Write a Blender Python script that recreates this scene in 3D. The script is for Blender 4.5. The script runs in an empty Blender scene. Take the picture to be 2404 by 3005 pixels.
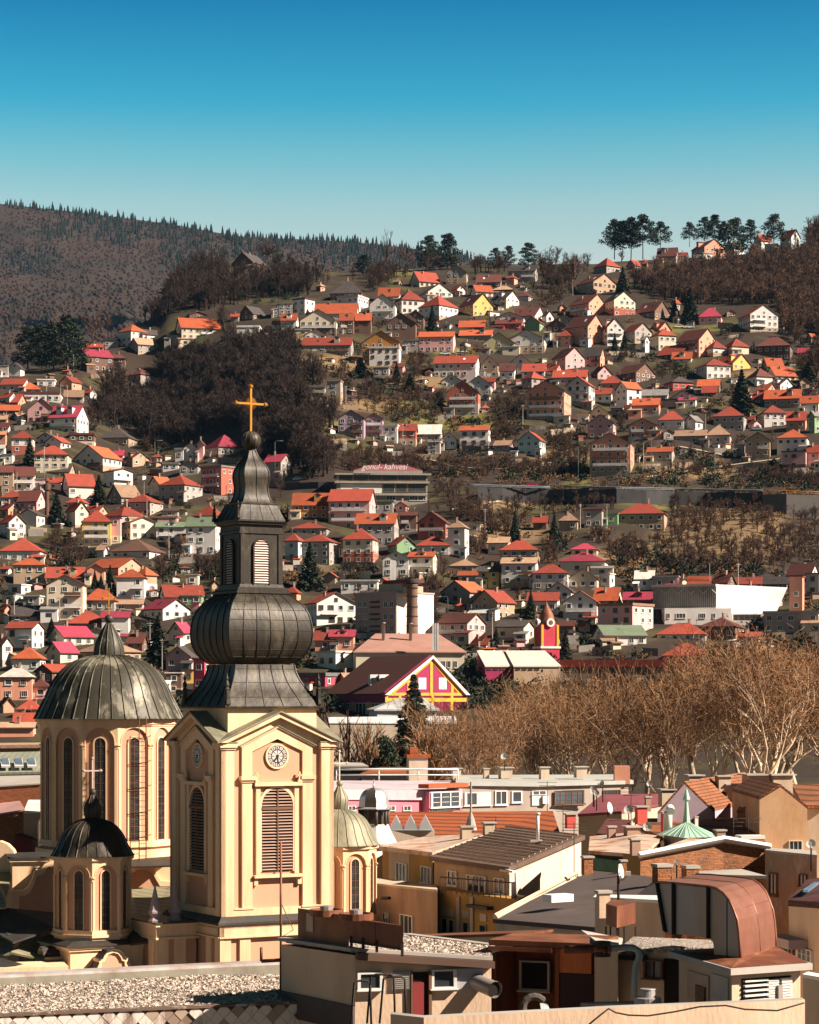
import bpy, math, random
import numpy as np
from mathutils import Vector
random.seed(7); NR = np.random.RandomState(11)
SC = bpy.context.scene; COL = SC.collection
F = 7100.0; H0 = 2050.0; ZC = 24.0; PX0 = 1202.0
R = math.radians
def WX(px, D): return (px-PX0)/F*D
def WZ(row, D): return ZC-(row-H0)/F*D
def P3(px, row, D): return (WX(px, D), D, WZ(row, D))
TILES = dict(A=(0,550,.46377), B=(800,650,.46377), C=(1604,600,.46377), D=(0,1050,.4058), E=(0,1550,.34783),
 Q=(800,1150,.4058), G=(1450,1100,.34783), H=(1904,1050,.28986), I=(850,1600,.34783), J=(1404,1400,.57971),
 K=(400,2600,.46377), L=(1150,2500,.37681), M=(1750,2450,.37913), N=(950,1950,.46377), O=(1650,2100,.4371),
 S=(500,1100,.46377), U=(450,2050,.4058), V=(0,2300,.34783), X=(0,1950,.28986))
def tp(t, x, y):
    o = TILES[t]; return (o[0]+x*o[2], o[1]+y*o[2])
def T3(t, x, y, D):
    a, b = tp(t, x, y); return P3(a, b, D)

# ------------------------------------------------------------- materials
MATS = {}
def mat(name, col, rough=.85, metal=0., var=.18, scale=.5, col2=None, amt=.5, scale2=.15, stretch=1., bump=0., bscale=6., rnd=.12, spec=.3, stripes=None, bricks=None, sharp=.12):
    if name in MATS: return MATS[name]
    m = bpy.data.materials.new(name); m.use_nodes = True; nt = m.node_tree; N = nt.nodes; Lk = nt.links
    b = N['Principled BSDF']; b.inputs['Roughness'].default_value = rough; b.inputs['Metallic'].default_value = metal
    b.inputs['Specular IOR Level'].default_value = spec
    g = N.new('ShaderNodeNewGeometry'); mp = N.new('ShaderNodeMapping'); mp.inputs['Scale'].default_value = (1, 1, 1/stretch)
    Lk.new(g.outputs['Position'], mp.inputs['Vector'])
    n1 = N.new('ShaderNodeTexNoise'); n1.inputs['Scale'].default_value = scale; n1.inputs['Detail'].default_value = 6; n1.inputs['Roughness'].default_value = .65
    Lk.new(mp.outputs[0], n1.inputs['Vector'])
    cur = N.new('ShaderNodeMix'); cur.data_type = 'RGBA'; cur.inputs[6].default_value = (*col, 1)
    c2 = col2 or tuple(c*.45 for c in col)
    cur.inputs[7].default_value = (*c2, 1)
    n2 = N.new('ShaderNodeTexNoise'); n2.inputs['Scale'].default_value = scale2; n2.inputs['Detail'].default_value = 8; n2.inputs['Roughness'].default_value = .7
    Lk.new(mp.outputs[0], n2.inputs['Vector'])
    mr = N.new('ShaderNodeMapRange'); mr.inputs[1].default_value = .56-sharp; mr.inputs[2].default_value = .56+sharp; mr.inputs[4].default_value = amt
    Lk.new(n2.outputs['Fac'], mr.inputs[0]); Lk.new(mr.outputs[0], cur.inputs[0]); out = cur.outputs[2]
    if bricks:
        bt = N.new('ShaderNodeTexBrick'); bt.inputs['Scale'].default_value = 1; bt.inputs['Brick Width'].default_value = bricks[0]; bt.inputs['Row Height'].default_value = bricks[1]
        bt.inputs['Mortar Size'].default_value = bricks[2]; bt.inputs['Color1'].default_value = (1, 1, 1, 1); bt.inputs['Color2'].default_value = (.6, .6, .6, 1); bt.inputs['Mortar'].default_value = (bricks[3],)*3+(1,)
        sx = N.new('ShaderNodeSeparateXYZ'); cx = N.new('ShaderNodeCombineXYZ'); ad = N.new('ShaderNodeMath'); ad.operation = 'ADD'
        Lk.new(g.outputs['Position'], sx.inputs[0]); Lk.new(sx.outputs[0], ad.inputs[0]); Lk.new(sx.outputs[1], ad.inputs[1]); Lk.new(ad.outputs[0], cx.inputs[0]); Lk.new(sx.outputs[2], cx.inputs[1])
        Lk.new(cx.outputs[0], bt.inputs['Vector'])
        mm = N.new('ShaderNodeMix'); mm.data_type = 'RGBA'; mm.blend_type = 'MULTIPLY'; mm.inputs[0].default_value = 1
        Lk.new(out, mm.inputs[6]); Lk.new(bt.outputs['Color'], mm.inputs[7]); out = mm.outputs[2]
    ob = N.new('ShaderNodeObjectInfo')
    a = N.new('ShaderNodeMath'); a.operation = 'MULTIPLY_ADD'; a.inputs[1].default_value = var*2; a.inputs[2].default_value = 1-var
    Lk.new(n1.outputs['Fac'], a.inputs[0])
    a2 = N.new('ShaderNodeMath'); a2.operation = 'MULTIPLY_ADD'; a2.inputs[1].default_value = rnd*2; a2.inputs[2].default_value = 1-rnd
    Lk.new(ob.outputs['Random'], a2.inputs[0])
    a3 = N.new('ShaderNodeMath'); a3.operation = 'MULTIPLY'; Lk.new(a.outputs[0], a3.inputs[0]); Lk.new(a2.outputs[0], a3.inputs[1])
    val = a3.outputs[0]; hgt = None
    if stripes:
        w = N.new('ShaderNodeTexWave'); w.bands_direction = stripes[0]; w.inputs['Scale'].default_value = stripes[1]; w.inputs['Distortion'].default_value = stripes[3] if len(stripes) > 3 else .3
        w.inputs['Detail'].default_value = 2
        Lk.new(g.outputs['Position'], w.inputs['Vector'])
        s = N.new('ShaderNodeMath'); s.operation = 'MULTIPLY_ADD'; s.inputs[1].default_value = stripes[2]; s.inputs[2].default_value = 1-stripes[2]*.6
        Lk.new(w.outputs['Fac'], s.inputs[0]); s2 = N.new('ShaderNodeMath'); s2.operation = 'MULTIPLY'; Lk.new(s.outputs[0], s2.inputs[0]); Lk.new(val, s2.inputs[1]); val = s2.outputs[0]
    vm = N.new('ShaderNodeVectorMath'); vm.operation = 'SCALE'; Lk.new(out, vm.inputs[0]); Lk.new(val, vm.inputs['Scale'])
    Lk.new(vm.outputs[0], b.inputs['Base Color'])
    if bump:
        n3 = N.new('ShaderNodeTexNoise'); n3.inputs['Scale'].default_value = bscale; n3.inputs['Detail'].default_value = 5
        Lk.new(mp.outputs[0], n3.inputs['Vector'])
        bp = N.new('ShaderNodeBump'); bp.inputs['Strength'].default_value = min(1, bump); bp.inputs['Distance'].default_value = .12 if bump <= 1 else .12*bump
        Lk.new(n3.outputs['Fac'], bp.inputs['Height']); Lk.new(bp.outputs[0], b.inputs['Normal'])
    MATS[name] = m; return m

WALL = {k: mat('stucco_'+n, c, .9, 0, .1, .6, tuple(x*.6 for x in c), .35, .25, 3., rnd=.1) for k, n, c in [
 ('w','white',(.70,.67,.63)), ('c','cream',(.70,.60,.46)), ('k','pink',(.68,.38,.37)), ('a','peach',(.70,.32,.21)),
 ('y','yellow',(.66,.44,.13)), ('g','grey',(.36,.32,.29)), ('n','green',(.22,.36,.20)), ('u','pale_blue',(.46,.58,.58)),
 ('o','orange',(.42,.19,.05)), ('r','red',(.58,.10,.08)), ('b','brown',(.17,.10,.075)), ('t','tan',(.42,.30,.20)),
 ('v','violet',(.34,.24,.30)), ('q','brick',(.36,.11,.075)), ('p','raspberry',(.42,.06,.10)), ('l','lemon',(.60,.56,.30))]}
WNAME = dict(w='white', c='cream', k='pink', a='peach', y='yellow', g='grey', n='green', u='pale blue', o='orange', r='red', b='brown', t='tan', v='violet', q='brick red', p='raspberry', l='lemon')
def rmat(n, c, c2, **k):
    return mat('roof_'+n, c, .8, 0, .34, 1.6, c2, .75, .45, 1., rnd=.3, bump=.4, bscale=5, **k)
ROOF = dict(o=rmat('orange', (.40,.085,.032), (.22,.07,.04)), r=rmat('red', (.30,.050,.030), (.16,.05,.035)), d=rmat('dark_red', (.12,.035,.028), (.07,.035,.03)),
 m=rmat('crimson', (.34,.035,.07), (.2,.035,.05)), k=rmat('charcoal', (.045,.04,.04), (.08,.06,.055)), g=rmat('grey', (.20,.19,.18), (.12,.11,.11)),
 t=rmat('tan', (.36,.23,.15), (.24,.15,.10)), n=rmat('green', (.15,.20,.13), (.10,.13,.09)), w=rmat('pale_metal', (.66,.63,.58), (.45,.38,.32)),
 b=rmat('brown', (.12,.06,.04), (.08,.05,.04)), a=rmat('apricot', (.50,.22,.12), (.4,.18,.1)), c=rmat('concrete', (.45,.38,.30), (.3,.24,.2)), p=rmat('plum', (.2,.05,.06), (.15,.05,.05)))
RNAME = dict(o='orange', r='red', d='dark red', m='crimson', k='charcoal', g='grey', t='tan', n='green', w='pale metal', b='brown', a='apricot', c='concrete', p='plum')
GLASS = mat('glass_dark', (.035,.045,.055), .12, 0, .3, .5, (.10,.12,.14), .5, .3, spec=.8, rnd=.4)
FRAME = mat('frame_white', (.72,.70,.66), .6)
FRAMEB = mat('frame_brown', (.16,.08,.045), .7)
CHIM = mat('chimney_render', (.34,.22,.16), .9, col2=(.2,.1,.07))
CAPM = mat('concrete_cap', (.40,.37,.33), .9)
BALC = mat('balcony_white', (.70,.68,.66), .7)
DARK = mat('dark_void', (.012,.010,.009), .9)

# ------------------------------------------------------------- mesh builder
ORG = {}
class MB:
    def __init__(s): s.v = []; s.f = []; s.m = []; s.s = []
    def face(s, pts, m=0, sm=False):
        i = len(s.v); s.v.extend([tuple(p) for p in pts]); s.f.append(tuple(range(i, i+len(pts)))); s.m.append(m); s.s.append(sm)
    def prism(s, poly, z0, z1, m=0, mt=None):
        n = len(poly); a = sum(poly[i][0]*poly[(i+1)%n][1]-poly[(i+1)%n][0]*poly[i][1] for i in range(n))
        if a < 0:
            poly = poly[::-1]
            if hasattr(z0,'__len__'): z0 = z0[::-1]
            if hasattr(z1,'__len__'): z1 = z1[::-1]
        f0 = (lambda i: z0[i]) if hasattr(z0, '__len__') else (lambda i: z0)
        f1 = (lambda i: z1[i]) if hasattr(z1, '__len__') else (lambda i: z1)
        lo = [(p[0], p[1], f0(i)) for i, p in enumerate(poly)]; hi = [(p[0], p[1], f1(i)) for i, p in enumerate(poly)]
        for i in range(n):
            j = (i+1) % n; s.face([lo[i], lo[j], hi[j], hi[i]], m)
        s.face(hi, m if mt is None else mt); s.face(lo[::-1], m)
    def obox(s, o, dx, dy, w, l, z0, z1, m=0, mt=None):   # o corner xy, dx,dy unit dirs
        p = [(o[0], o[1]), (o[0]+dx[0]*w, o[1]+dx[1]*w), (o[0]+dx[0]*w+dy[0]*l, o[1]+dx[1]*w+dy[1]*l), (o[0]+dy[0]*l, o[1]+dy[1]*l)]
        s.prism(p, z0, z1, m, mt)
    def box(s, c, sx, sy, sz, m=0, yaw=0):
        dx = (math.cos(yaw), math.sin(yaw)); dy = (-dx[1], dx[0])
        s.obox((c[0]-dx[0]*sx/2-dy[0]*sy/2, c[1]-dx[1]*sx/2-dy[1]*sy/2), dx, dy, sx, sy, c[2], c[2]+sz, m)
    def slab(s, pts, th, m=0, mu=None):       # 3d polygon thickened downward
        a = Vector(pts[1])-Vector(pts[0]); b = Vector(pts[2])-Vector(pts[0]); n = a.cross(b)
        if n.z < 0: pts = pts[::-1]
        lo = [(p[0], p[1], p[2]-th) for p in pts]; k = len(pts); s.face(pts, m); s.face(lo[::-1], mu if mu is not None else m)
        for i in range(k):
            j = (i+1) % k; s.face([lo[i], lo[j], pts[j], pts[i]], mu if mu is not None else m)
    def tube(s, pts, rad, n=5, m=0, cap=True, sm=True):
        pts = [Vector(p) for p in pts]; rr = rad if hasattr(rad, '__len__') else [rad]*len(pts); rings = []
        for i, p in enumerate(pts):
            d = (pts[min(i+1, len(pts)-1)]-pts[max(i-1, 0)]).normalized()
            u = d.cross(Vector((0, 0, 1)) if abs(d.z) < .9 else Vector((1, 0, 0))).normalized(); w = u.cross(d)
            b = len(s.v)
            for k in range(n):
                t = 2*math.pi*k/n; s.v.append(tuple(p+(u*math.cos(t)+w*math.sin(t))*rr[i]))
            rings.append(b)
        for a, b in zip(rings, rings[1:]):
            for k in range(n):
                j = (k+1) % n; s.f.append((a+k, b+k, b+j, a+j)); s.m.append(m); s.s.append(sm)
        if cap:
            s.f.append(tuple(rings[-1]+k for k in range(n))[::-1]); s.m.append(m); s.s.append(False)
            s.f.append(tuple(rings[0]+k for k in range(n))); s.m.append(m); s.s.append(False)
    def revolve(s, cx, cy, prof, n=24, ph=0., m=0, sm=False, cap=True):
        rings = []
        for r, z in prof:
            b = len(s.v); rings.append(b)
            for k in range(n):
                t = ph+2*math.pi*k/n; s.v.append((cx+r*math.cos(t), cy+r*math.sin(t), z))
        for a, b in zip(rings, rings[1:]):
            for k in range(n):
                j = (k+1) % n; s.f.append((a+k, a+j, b+j, b+k)); s.m.append(m); s.s.append(sm)
        if cap:
            s.f.append(tuple(rings[-1]+k for k in range(n))); s.m.append(m); s.s.append(False)
            s.f.append(tuple(rings[0]+k for k in range(n))[::-1]); s.m.append(m); s.s.append(False)
    def build(s, name, mats, parent=None, **tags):
        o3 = ORG.get(parent.name, (0, 0, 0)) if parent else None
        if o3 is None: o3 = (0, 0, 0)
        if not hasattr(mats, '__len__'): mats = [mats]
        me = bpy.data.meshes.new(name)
        if parent is None and s.v:
            a = np.array(s.v); o3 = (float((a[:,0].min()+a[:,0].max())/2), float((a[:,1].min()+a[:,1].max())/2), float(a[:,2].min()))
            if tags.get('origin0'): o3 = (0, 0, 0)
        vv = [(p[0]-o3[0], p[1]-o3[1], p[2]-o3[2]) for p in s.v]
        me.from_pydata(vv, [], s.f)
        for x in mats: me.materials.append(x)
        me.polygons.foreach_set('material_index', s.m); me.polygons.foreach_set('use_smooth', s.s)
        me.update()
        o = bpy.data.objects.new(name, me); COL.objects.link(o)
        if parent: o.parent = parent; ORG[o.name] = o3
        else: o.location = o3; ORG[o.name] = o3
        return o
def tag(o, label=None, cat=None, group=None, kind=None):
    if label: o['label'] = label
    if cat: o['category'] = cat
    if group: o['group'] = group
    if kind: o['kind'] = kind
    return o
def thing(name, loc, label, cat, group=None):
    o = bpy.data.objects.new(name, None); o.empty_display_size = .5; COL.objects.link(o); o.location = loc; ORG[o.name] = tuple(loc)
    return tag(o, label, cat, group)

# shared window meshes: unit square in XZ, facing -Y
def winmesh(name, mats, fw=.09, nx=2, ny=1, sill=True):
    b = MB()
    def bx(x0, x1, z0, z1, y0, y1, m): b.prism([(x0, y0), (x1, y0), (x1, y1), (x0, y1)], z0, z1, m)
    bx(-.5, -.5+fw, -.5, .5, -.08, .05, 0); bx(.5-fw, .5, -.5, .5, -.08, .05, 0)
    bx(-.5+fw, .5-fw, .5-fw*.8, .5, -.08, .05, 0); bx(-.5+fw, .5-fw, -.5, -.5+fw*.8, -.08, .05, 0)
    for i in range(1, nx): x = -.5+i/nx; bx(x-fw*.3, x+fw*.3, -.5+fw*.8, .5-fw*.8, -.06, .04, 0)
    for i in range(1, ny):
        z = -.5+i/ny
        for j in range(nx): bx(-.5+j/nx+fw*.9, -.5+(j+1)/nx-fw*.9, z-fw*.25, z+fw*.25, -.05, .03, 0)
    bx(-.5+fw, .5-fw, -.5+fw*.8, .5-fw*.8, -.02, .02, 1)
    if sill: bx(-.55, .55, -.56, -.5, -.16, .04, 0)
    me = bpy.data.meshes.new(name); me.from_pydata(b.v, [], b.f)
    for x in mats: me.materials.append(x)
    me.polygons.foreach_set('material_index', b.m); me.update(); return me
WM = dict(a=winmesh('window_mesh', [FRAME, GLASS]), b=winmesh('window_brown_mesh', [FRAMEB, GLASS]), c=winmesh('window_single_mesh', [FRAME, GLASS], .12, 1),
  d=winmesh('window_triple_mesh', [FRAME, GLASS], .06, 3), e=winmesh('window_grid_mesh', [FRAME, GLASS], .05, 3, 3), v=winmesh('window_void_mesh', [CAPM, DARK], .07, 1),
  f=winmesh('window_many_mesh', [FRAMEB, GLASS], .03, 5, 3))
def put_win(parent, c, dirx, w, h, kind='a', name='window'):
    o = bpy.data.objects.new(name, WM[kind]); COL.objects.link(o); o.parent = parent
    og = ORG[parent.name]; o.location = (c[0]-og[0], c[1]-og[1], c[2]-og[2]); o.rotation_euler = (0, 0, math.atan2(dirx[1], dirx[0])); o.scale = (w, 1, h)
    return o
def unit(v): l = math.hypot(*v); return (v[0]/l, v[1]/l)
class Wall:
    """vertical wall plane through two xy points; places things given by photo position on it"""
    def __init__(s, A, B): s.A = A; s.d = unit((B[0]-A[0], B[1]-A[1])); s.L = math.hypot(B[0]-A[0], B[1]-A[1]); s.n = (s.d[1], -s.d[0])
    def u(s, px):
        k = (px-PX0)/F; return (k*s.A[1]-s.A[0])/(s.d[0]-k*s.d[1])
    def pt(s, px, row, off=0.):
        u = s.u(px); D = s.A[1]+s.d[1]*u; return (s.A[0]+s.d[0]*u+s.n[0]*off, D+s.n[1]*off, WZ(row, D))
    def win(s, par, t, x0, y0, x1, y1, kind='a', off=.03, name='window'):
        a = s.pt(*tp(t, x0, y0), off); b = s.pt(*tp(t, x1, y1), off); c = s.pt(*tp(t, (x0+x1)/2, (y0+y1)/2), off)
        h = abs(s.pt(*tp(t, (x0+x1)/2, y0))[2]-s.pt(*tp(t, (x0+x1)/2, y1))[2])
        return put_win(par, c, s.d, math.hypot(b[0]-a[0], b[1]-a[1]), h, kind, name)
    def boxr(s, mb, t, x0, y0, x1, y1, th=.1, m=0, back=.02):
        a = s.pt(*tp(t, x0, (y0+y1)/2), th); b = s.pt(*tp(t, x1, (y0+y1)/2), th)
        xm = (x0+x1)/2; z1 = s.pt(*tp(t, xm, y0))[2]; z0 = s.pt(*tp(t, xm, y1))[2]
        mb.obox((a[0], a[1]), s.d, (-s.n[0], -s.n[1]), math.hypot(b[0]-a[0], b[1]-a[1]), th+back, min(z0, z1), max(z0, z1), m)
# ------------------------------------------------------------- terrain of the valley and hill
_rw = [690,750,900,1100,1300,1500,1700,1900,2050,2150,2250,2400,2570]
_dw = [1360,1290,1150,1025,915,815,715,620,540,480,430,360,260]
_rx = [-400,0,120,230,350,470,500,560,650,700,800,1000,1200,1400,1600,1750,1800,2000,2200,2300,2404,2800]
_ry = [1100,1085,1080,1040,985,920,855,805,765,758,785,800,790,775,775,775,768,758,745,730,700,690]
def ridge(x): return np.interp(x, _rx, _ry)
def depth(x, y):
    x = np.asarray(x, float); y = np.asarray(y, float)
    d = np.interp(y, _rw, _dw)
    d = d+85*np.exp(-((x-420)/190.)**2-((y-1150)/200.)**2)-45*np.exp(-((x-900)/160.)**2-((y-1200)/160.)**2)
    r = ridge(x); d = d+60*np.exp(-np.clip(y-r, 0, 1e9)/18.)
    d = d+6*np.sin(x/70.+y/90.)*np.clip((2000-y)/400, 0, 1)
    return d
def ground_pt(px, row):
    D = float(depth(px, row)); return P3(px, row, D)
def grid_mesh(name, X, Y, Z, mats, smooth=True, mi=None):
    h, w = X.shape; v = np.stack([X, Y, Z], -1).reshape(-1, 3)
    i = np.arange(h*w).reshape(h, w); f = np.stack([i[:-1, :-1], i[:-1, 1:], i[1:, 1:], i[1:, :-1]], -1).reshape(-1, 4)
    me = bpy.data.meshes.new(name); me.from_pydata(v.tolist(), [], f.tolist())
    for m in mats: me.materials.append(m)
    me.polygons.foreach_set('use_smooth', [smooth]*len(f)); me.update()
    o = bpy.data.objects.new(name, me); COL.objects.link(o); ORG[o.name] = (0, 0, 0); return o
SOIL = mat('hillside_soil', (.036,.023,.015), .95, 0, .5, .07, (.070,.066,.020), .8, .030, 1., bump=.6, bscale=.5, sharp=.05)
CITY = mat('town_ground', (.16,.13,.11), .95, 0, .3, .2, (.08,.07,.06), .6, .08)
xs = np.linspace(-500, 2900, 260); rows = 130
ts = np.linspace(0, 1, rows)
XX = np.zeros((rows+8, len(xs))); YY = XX.copy(); ZZ = XX.copy()
def fbm(x, y, s, seed=0):
    r = np.random.RandomState(seed); o = 0; a = 1.
    for k in range(5):
        th = r.rand()*6; f = (2**k)/s; o = o+a*np.sin((x*np.cos(th)+y*np.sin(th))*f+r.rand()*6)*np.sin((x*np.sin(th)-y*np.cos(th))*f*.9+r.rand()*6); a *= .55
    return o
for j, x in enumerate(xs):
    r = ridge(x)
    for i, t in enumerate(ts):
        y = 2570+(r-2570)*t; D = float(depth(x, y))
        XX[i+2, j] = WX(x, D); YY[i+2, j] = D; ZZ[i+2, j] = WZ(y, D)
    D0 = YY[rows+1, j]; z0 = ZZ[rows+1, j]
    XX[1, j] = WX(x, 200); YY[1, j] = 200; ZZ[1, j] = 5; XX[0, j] = WX(x, 200); YY[0, j] = 199; ZZ[0, j] = 4.2
    for q, (dd, dz) in enumerate([(25, -1), (60, -6), (120, -22), (250, -60), (500, -110), (900, -160)]):
        XX[rows+2+q, j] = WX(x, D0+dd); YY[rows+2+q, j] = D0+dd; ZZ[rows+2+q, j] = max(8, z0+dz)
hill = grid_mesh('hillside', XX, YY, ZZ, [SOIL]); hill['kind'] = 'structure'
zn = np.zeros(XX.shape+(4,)); pxg = PX0+XX/YY*F; rwg = H0-(ZZ-ZC)/YY*F
for ch, L in ((0, [(1350,1238,210,26),(1230,1190,130,16),(1340,1030,90,12),(1920,1485,130,12),(240,1708,90,14),(1960,965,90,14),(1180,800,70,14),(2130,960,110,14),(1000,1250,90,14),(1700,1420,60,12)]), (1, [(1000,1065,190,26),(1470,1480,110,20),(1500,1570,130,40),(2130,1570,200,90),(1850,1640,200,40),(2280,1100,140,20),(860,1000,120,25),(2050,1390,140,20),(1250,1120,150,20),(1650,1340,120,20),(1080,1190,100,20)])):
    for a, b_, c_, d_ in L: zn[..., ch] = np.maximum(zn[..., ch], np.exp(-((pxg-a)/c_)**2-((rwg-b_)/d_)**2))
zn[..., 3] = 1; at = hill.data.color_attributes.new('zone', 'FLOAT_COLOR', 'POINT'); at.data.foreach_set('color', zn.reshape(-1))
nt = SOIL.node_tree; va = nt.nodes.new('ShaderNodeVertexColor'); va.layer_name = 'zone'; sx = nt.nodes.new('ShaderNodeSeparateColor'); nt.links.new(va.outputs[0], sx.inputs[0]); bs = nt.nodes['Principled BSDF']; prev = bs.inputs['Base Color'].links[0].from_socket
nz = nt.nodes.new('ShaderNodeTexNoise'); nz.inputs['Scale'].default_value = .12; nz.inputs['Detail'].default_value = 6; gg = nt.nodes.new('ShaderNodeNewGeometry'); nt.links.new(gg.outputs['Position'], nz.inputs['Vector'])
for ch, colr in ((0, (.125,.115,.028,1)), (1, (.19,.125,.062,1))):
    mu = nt.nodes.new('ShaderNodeMath'); mu.operation = 'MULTIPLY'; nt.links.new(sx.outputs[ch], mu.inputs[0]); nt.links.new(nz.outputs['Fac'], mu.inputs[1]); m2 = nt.nodes.new('ShaderNodeMapRange'); m2.inputs[1].default_value = .12; m2.inputs[2].default_value = .36; nt.links.new(mu.outputs[0], m2.inputs[0])
    mm = nt.nodes.new('ShaderNodeMix'); mm.data_type = 'RGBA'; nt.links.new(m2.outputs[0], mm.inputs[0]); nt.links.new(prev, mm.inputs[6]); mm.inputs[7].default_value = colr; prev = mm.outputs[2]
nt.links.new(prev, bs.inputs['Base Color'])
g = MB(); g.face([(-4200, -250, 5), (4200, -250, 5), (4200, 7000, 5), (-4200, 7000, 5)]); go = g.build('ground', CITY); go['kind'] = 'structure'
# far mountain
MTN = mat('mountain_slope', (.038,.022,.014), .95, 0, .5, .008, (.022,.020,.016), .85, .003, 1., sharp=.08)
mrx = [-600,0,250,500,700,900,1100,1350,1500,1800]; mry = [600,598,625,657,694,703,715,748,800,1000]
mx = np.linspace(-600, 1800, 160); MX = np.zeros((76, 160)); MY = MX.copy(); MZ = MX.copy()
def mdepth(x, y):
    b = np.interp(y, [600, 700, 850, 1000, 1300], [5300, 4800, 3900, 3300, 2500])
    return b-260*np.exp(-((x-250)/420.)**2-((y-900)/70.)**2)+60*fbm(x, y*1.5, 90, 3)
for j, x in enumerate(mx):
    r = np.interp(x, mrx, mry)
    for i in range(70):
        y = 1300+(r-1300)*i/69; D = float(mdepth(x, y)); MX[i, j] = WX(x, D); MY[i, j] = D; MZ[i, j] = WZ(y, D)
    for q in range(6):
        D = MY[69, j]+200*(q+1); MX[70+q, j] = WX(x, D); MY[70+q, j] = D; MZ[70+q, j] = max(10, MZ[69, j]-60*(q+1)**1.3)
mt = grid_mesh('mountain', MX, MY, MZ, [MTN]); mt['kind'] = 'structure'

# ------------------------------------------------------------- foliage builders (numpy)
def quads_to_obj(name, V, m, parent=None, mi=None, tri=False):
    """V: (n,4,3) array"""
    k = V.shape[1]; me = bpy.data.meshes.new(name); n = len(V)
    me.vertices.add(n*k); me.vertices.foreach_set('co', V.reshape(-1).astype(np.float32))
    me.loops.add(n*k); me.loops.foreach_set('vertex_index', np.arange(n*k, dtype=np.int32))
    me.polygons.add(n); me.polygons.foreach_set('loop_start', np.arange(0, n*k, k, dtype=np.int32))
    if mi is not None: me.polygons.foreach_set('material_index', mi.astype(np.int32))
    for x in (m if isinstance(m, list) else [m]): me.materials.append(x)
    me.update(calc_edges=True); me.validate()
    if parent is False: return me
    o = bpy.data.objects.new(name, me); COL.objects.link(o)
    if parent: o.parent = parent
    return o
def leafq(c, s, rs, flat=0.):
    """random small quads at centres c (n,3), size s"""
    n = len(c); a = rs.normal(size=(n, 3)); a[:, 2] *= 1-flat; a /= np.linalg.norm(a, axis=1)[:, None]
    b = rs.normal(size=(n, 3)); b[:, 2] *= 1-flat; b -= a*(a*b).sum(1)[:, None]; b /= np.linalg.norm(b, axis=1)[:, None]
    s = np.asarray(s).reshape(-1, 1)*np.ones((n, 1)); a = a*s; b = b*s*.55
    return np.stack([c-a, c-b, c+a, c+b], 1)
def strip(p, q, w0, w1, rs):
    """thin blades p->q (n,3)"""
    d = q-p; l = np.linalg.norm(d, axis=1)[:, None]+1e-9; u = np.cross(d/l, rs.normal(size=p.shape)); u /= np.linalg.norm(u, axis=1)[:, None]+1e-9
    return np.stack([p-u*w0, p+u*w0, q+u*w1, q-u*w1], 1)
def spruce_q(rs, h=1., r=.22, n=900, trunk=.06, lay=16, ls=1.):
    t = rs.rand(n)**.8; L = np.floor(t*lay)/lay+rs.rand(n)*.6/lay; az = rs.rand(n)*6.283; rad = r*(1-L)*(.25+.85*rs.rand(n)**.6)*(1+.25*np.sin(az*5+L*40))
    c = np.stack([rad*np.cos(az), rad*np.sin(az), trunk*h+(1-trunk)*h*L-rad*.35], 1)
    s = .022+.030*(1-L)
    q = leafq(c, s*ls, rs, .5)
    tipz = strip(np.array([[0, 0, 0.]]), np.array([[0, 0, h]]), .012, .002, rs)
    tip2 = strip(np.array([[0, 0, 0.]]), np.array([[0, 0, h]]), .012, .002, rs)
    return np.concatenate([q, tipz, tip2])
def pine_q(rs, n=1100, bare=.35):
    cs = []; k = rs.randint(20, 26); br = []
    for i in range(k):
        t = i/(k-1.); z = bare+(1-bare)*t; az = i*2.4+rs.rand(); rr = (.22*(1-t**2.2)+.04)*(.6+.7*rs.rand()); cx, cy = rr*math.cos(az), rr*math.sin(az)
        m = n//k; p = rs.normal(size=(m, 3)); p /= np.linalg.norm(p, axis=1)[:, None]; p *= (rs.rand(m)**.4)[:, None]
        e = np.array([.14, .14, .075])*(1.25-.5*t); cs.append(p*e+np.array([cx, cy, z])); br.append((cx, cy, z))
    q = leafq(np.concatenate(cs), .026, rs, .4)
    b = np.array(br); p0 = b.copy(); p0[:, :2] = 0; p0[:, 2] -= .05
    return np.concatenate([q, strip(p0, b, .008, .003, rs)])
def bare_q(rs, h=1., spread=.32, n1=9, n2=8, n3=7, w=.006, up=.6):
    """bare tree: limbs, branches, twigs as tapering blades; unit height"""
    out = []; tips = [np.array([[0, 0, .0]])]
    def gro(p, d, L, n, sp, w0, w1):
        m = len(p); idx = np.repeat(np.arange(m), n); f = .25+.75*rs.rand(m*n)
        base = p[idx]+(d*L)[idx]*f[:, None]; dd = d[idx]+rs.normal(size=(m*n, 3))*sp; dd[:, 2] += up*.35; dd /= np.linalg.norm(dd, axis=1)[:, None]
        return base, dd
    p = np.array([[0, 0, 0.]]); d = np.array([[0.03*rs.randn(), .03*rs.randn(), 1.]]); out.append((p, p+d*.8, w*3.2, w*.8)); out.append((p, p+d*.8, w*3.2, w*.8))
    L = .7
    p1, d1 = gro(p, d, L, n1, .55, 0, 0); l1 = .30; out.append((p1, p1+d1*l1, w*1.3, w*.5))
    p2, d2 = gro(p1, d1, l1, n2, .5, 0, 0); l2 = .17; out.append((p2, p2+d2*l2, w*.6, w*.3))
    p3, d3 = gro(p2, d2, l2, n3, .5, 0, 0); l3 = .09; out.append((p3, p3+d3*l3, w*.38, w*.12))
    return np.concatenate([strip(a, b, u, v, rs) for a, b, u, v in out])
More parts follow.
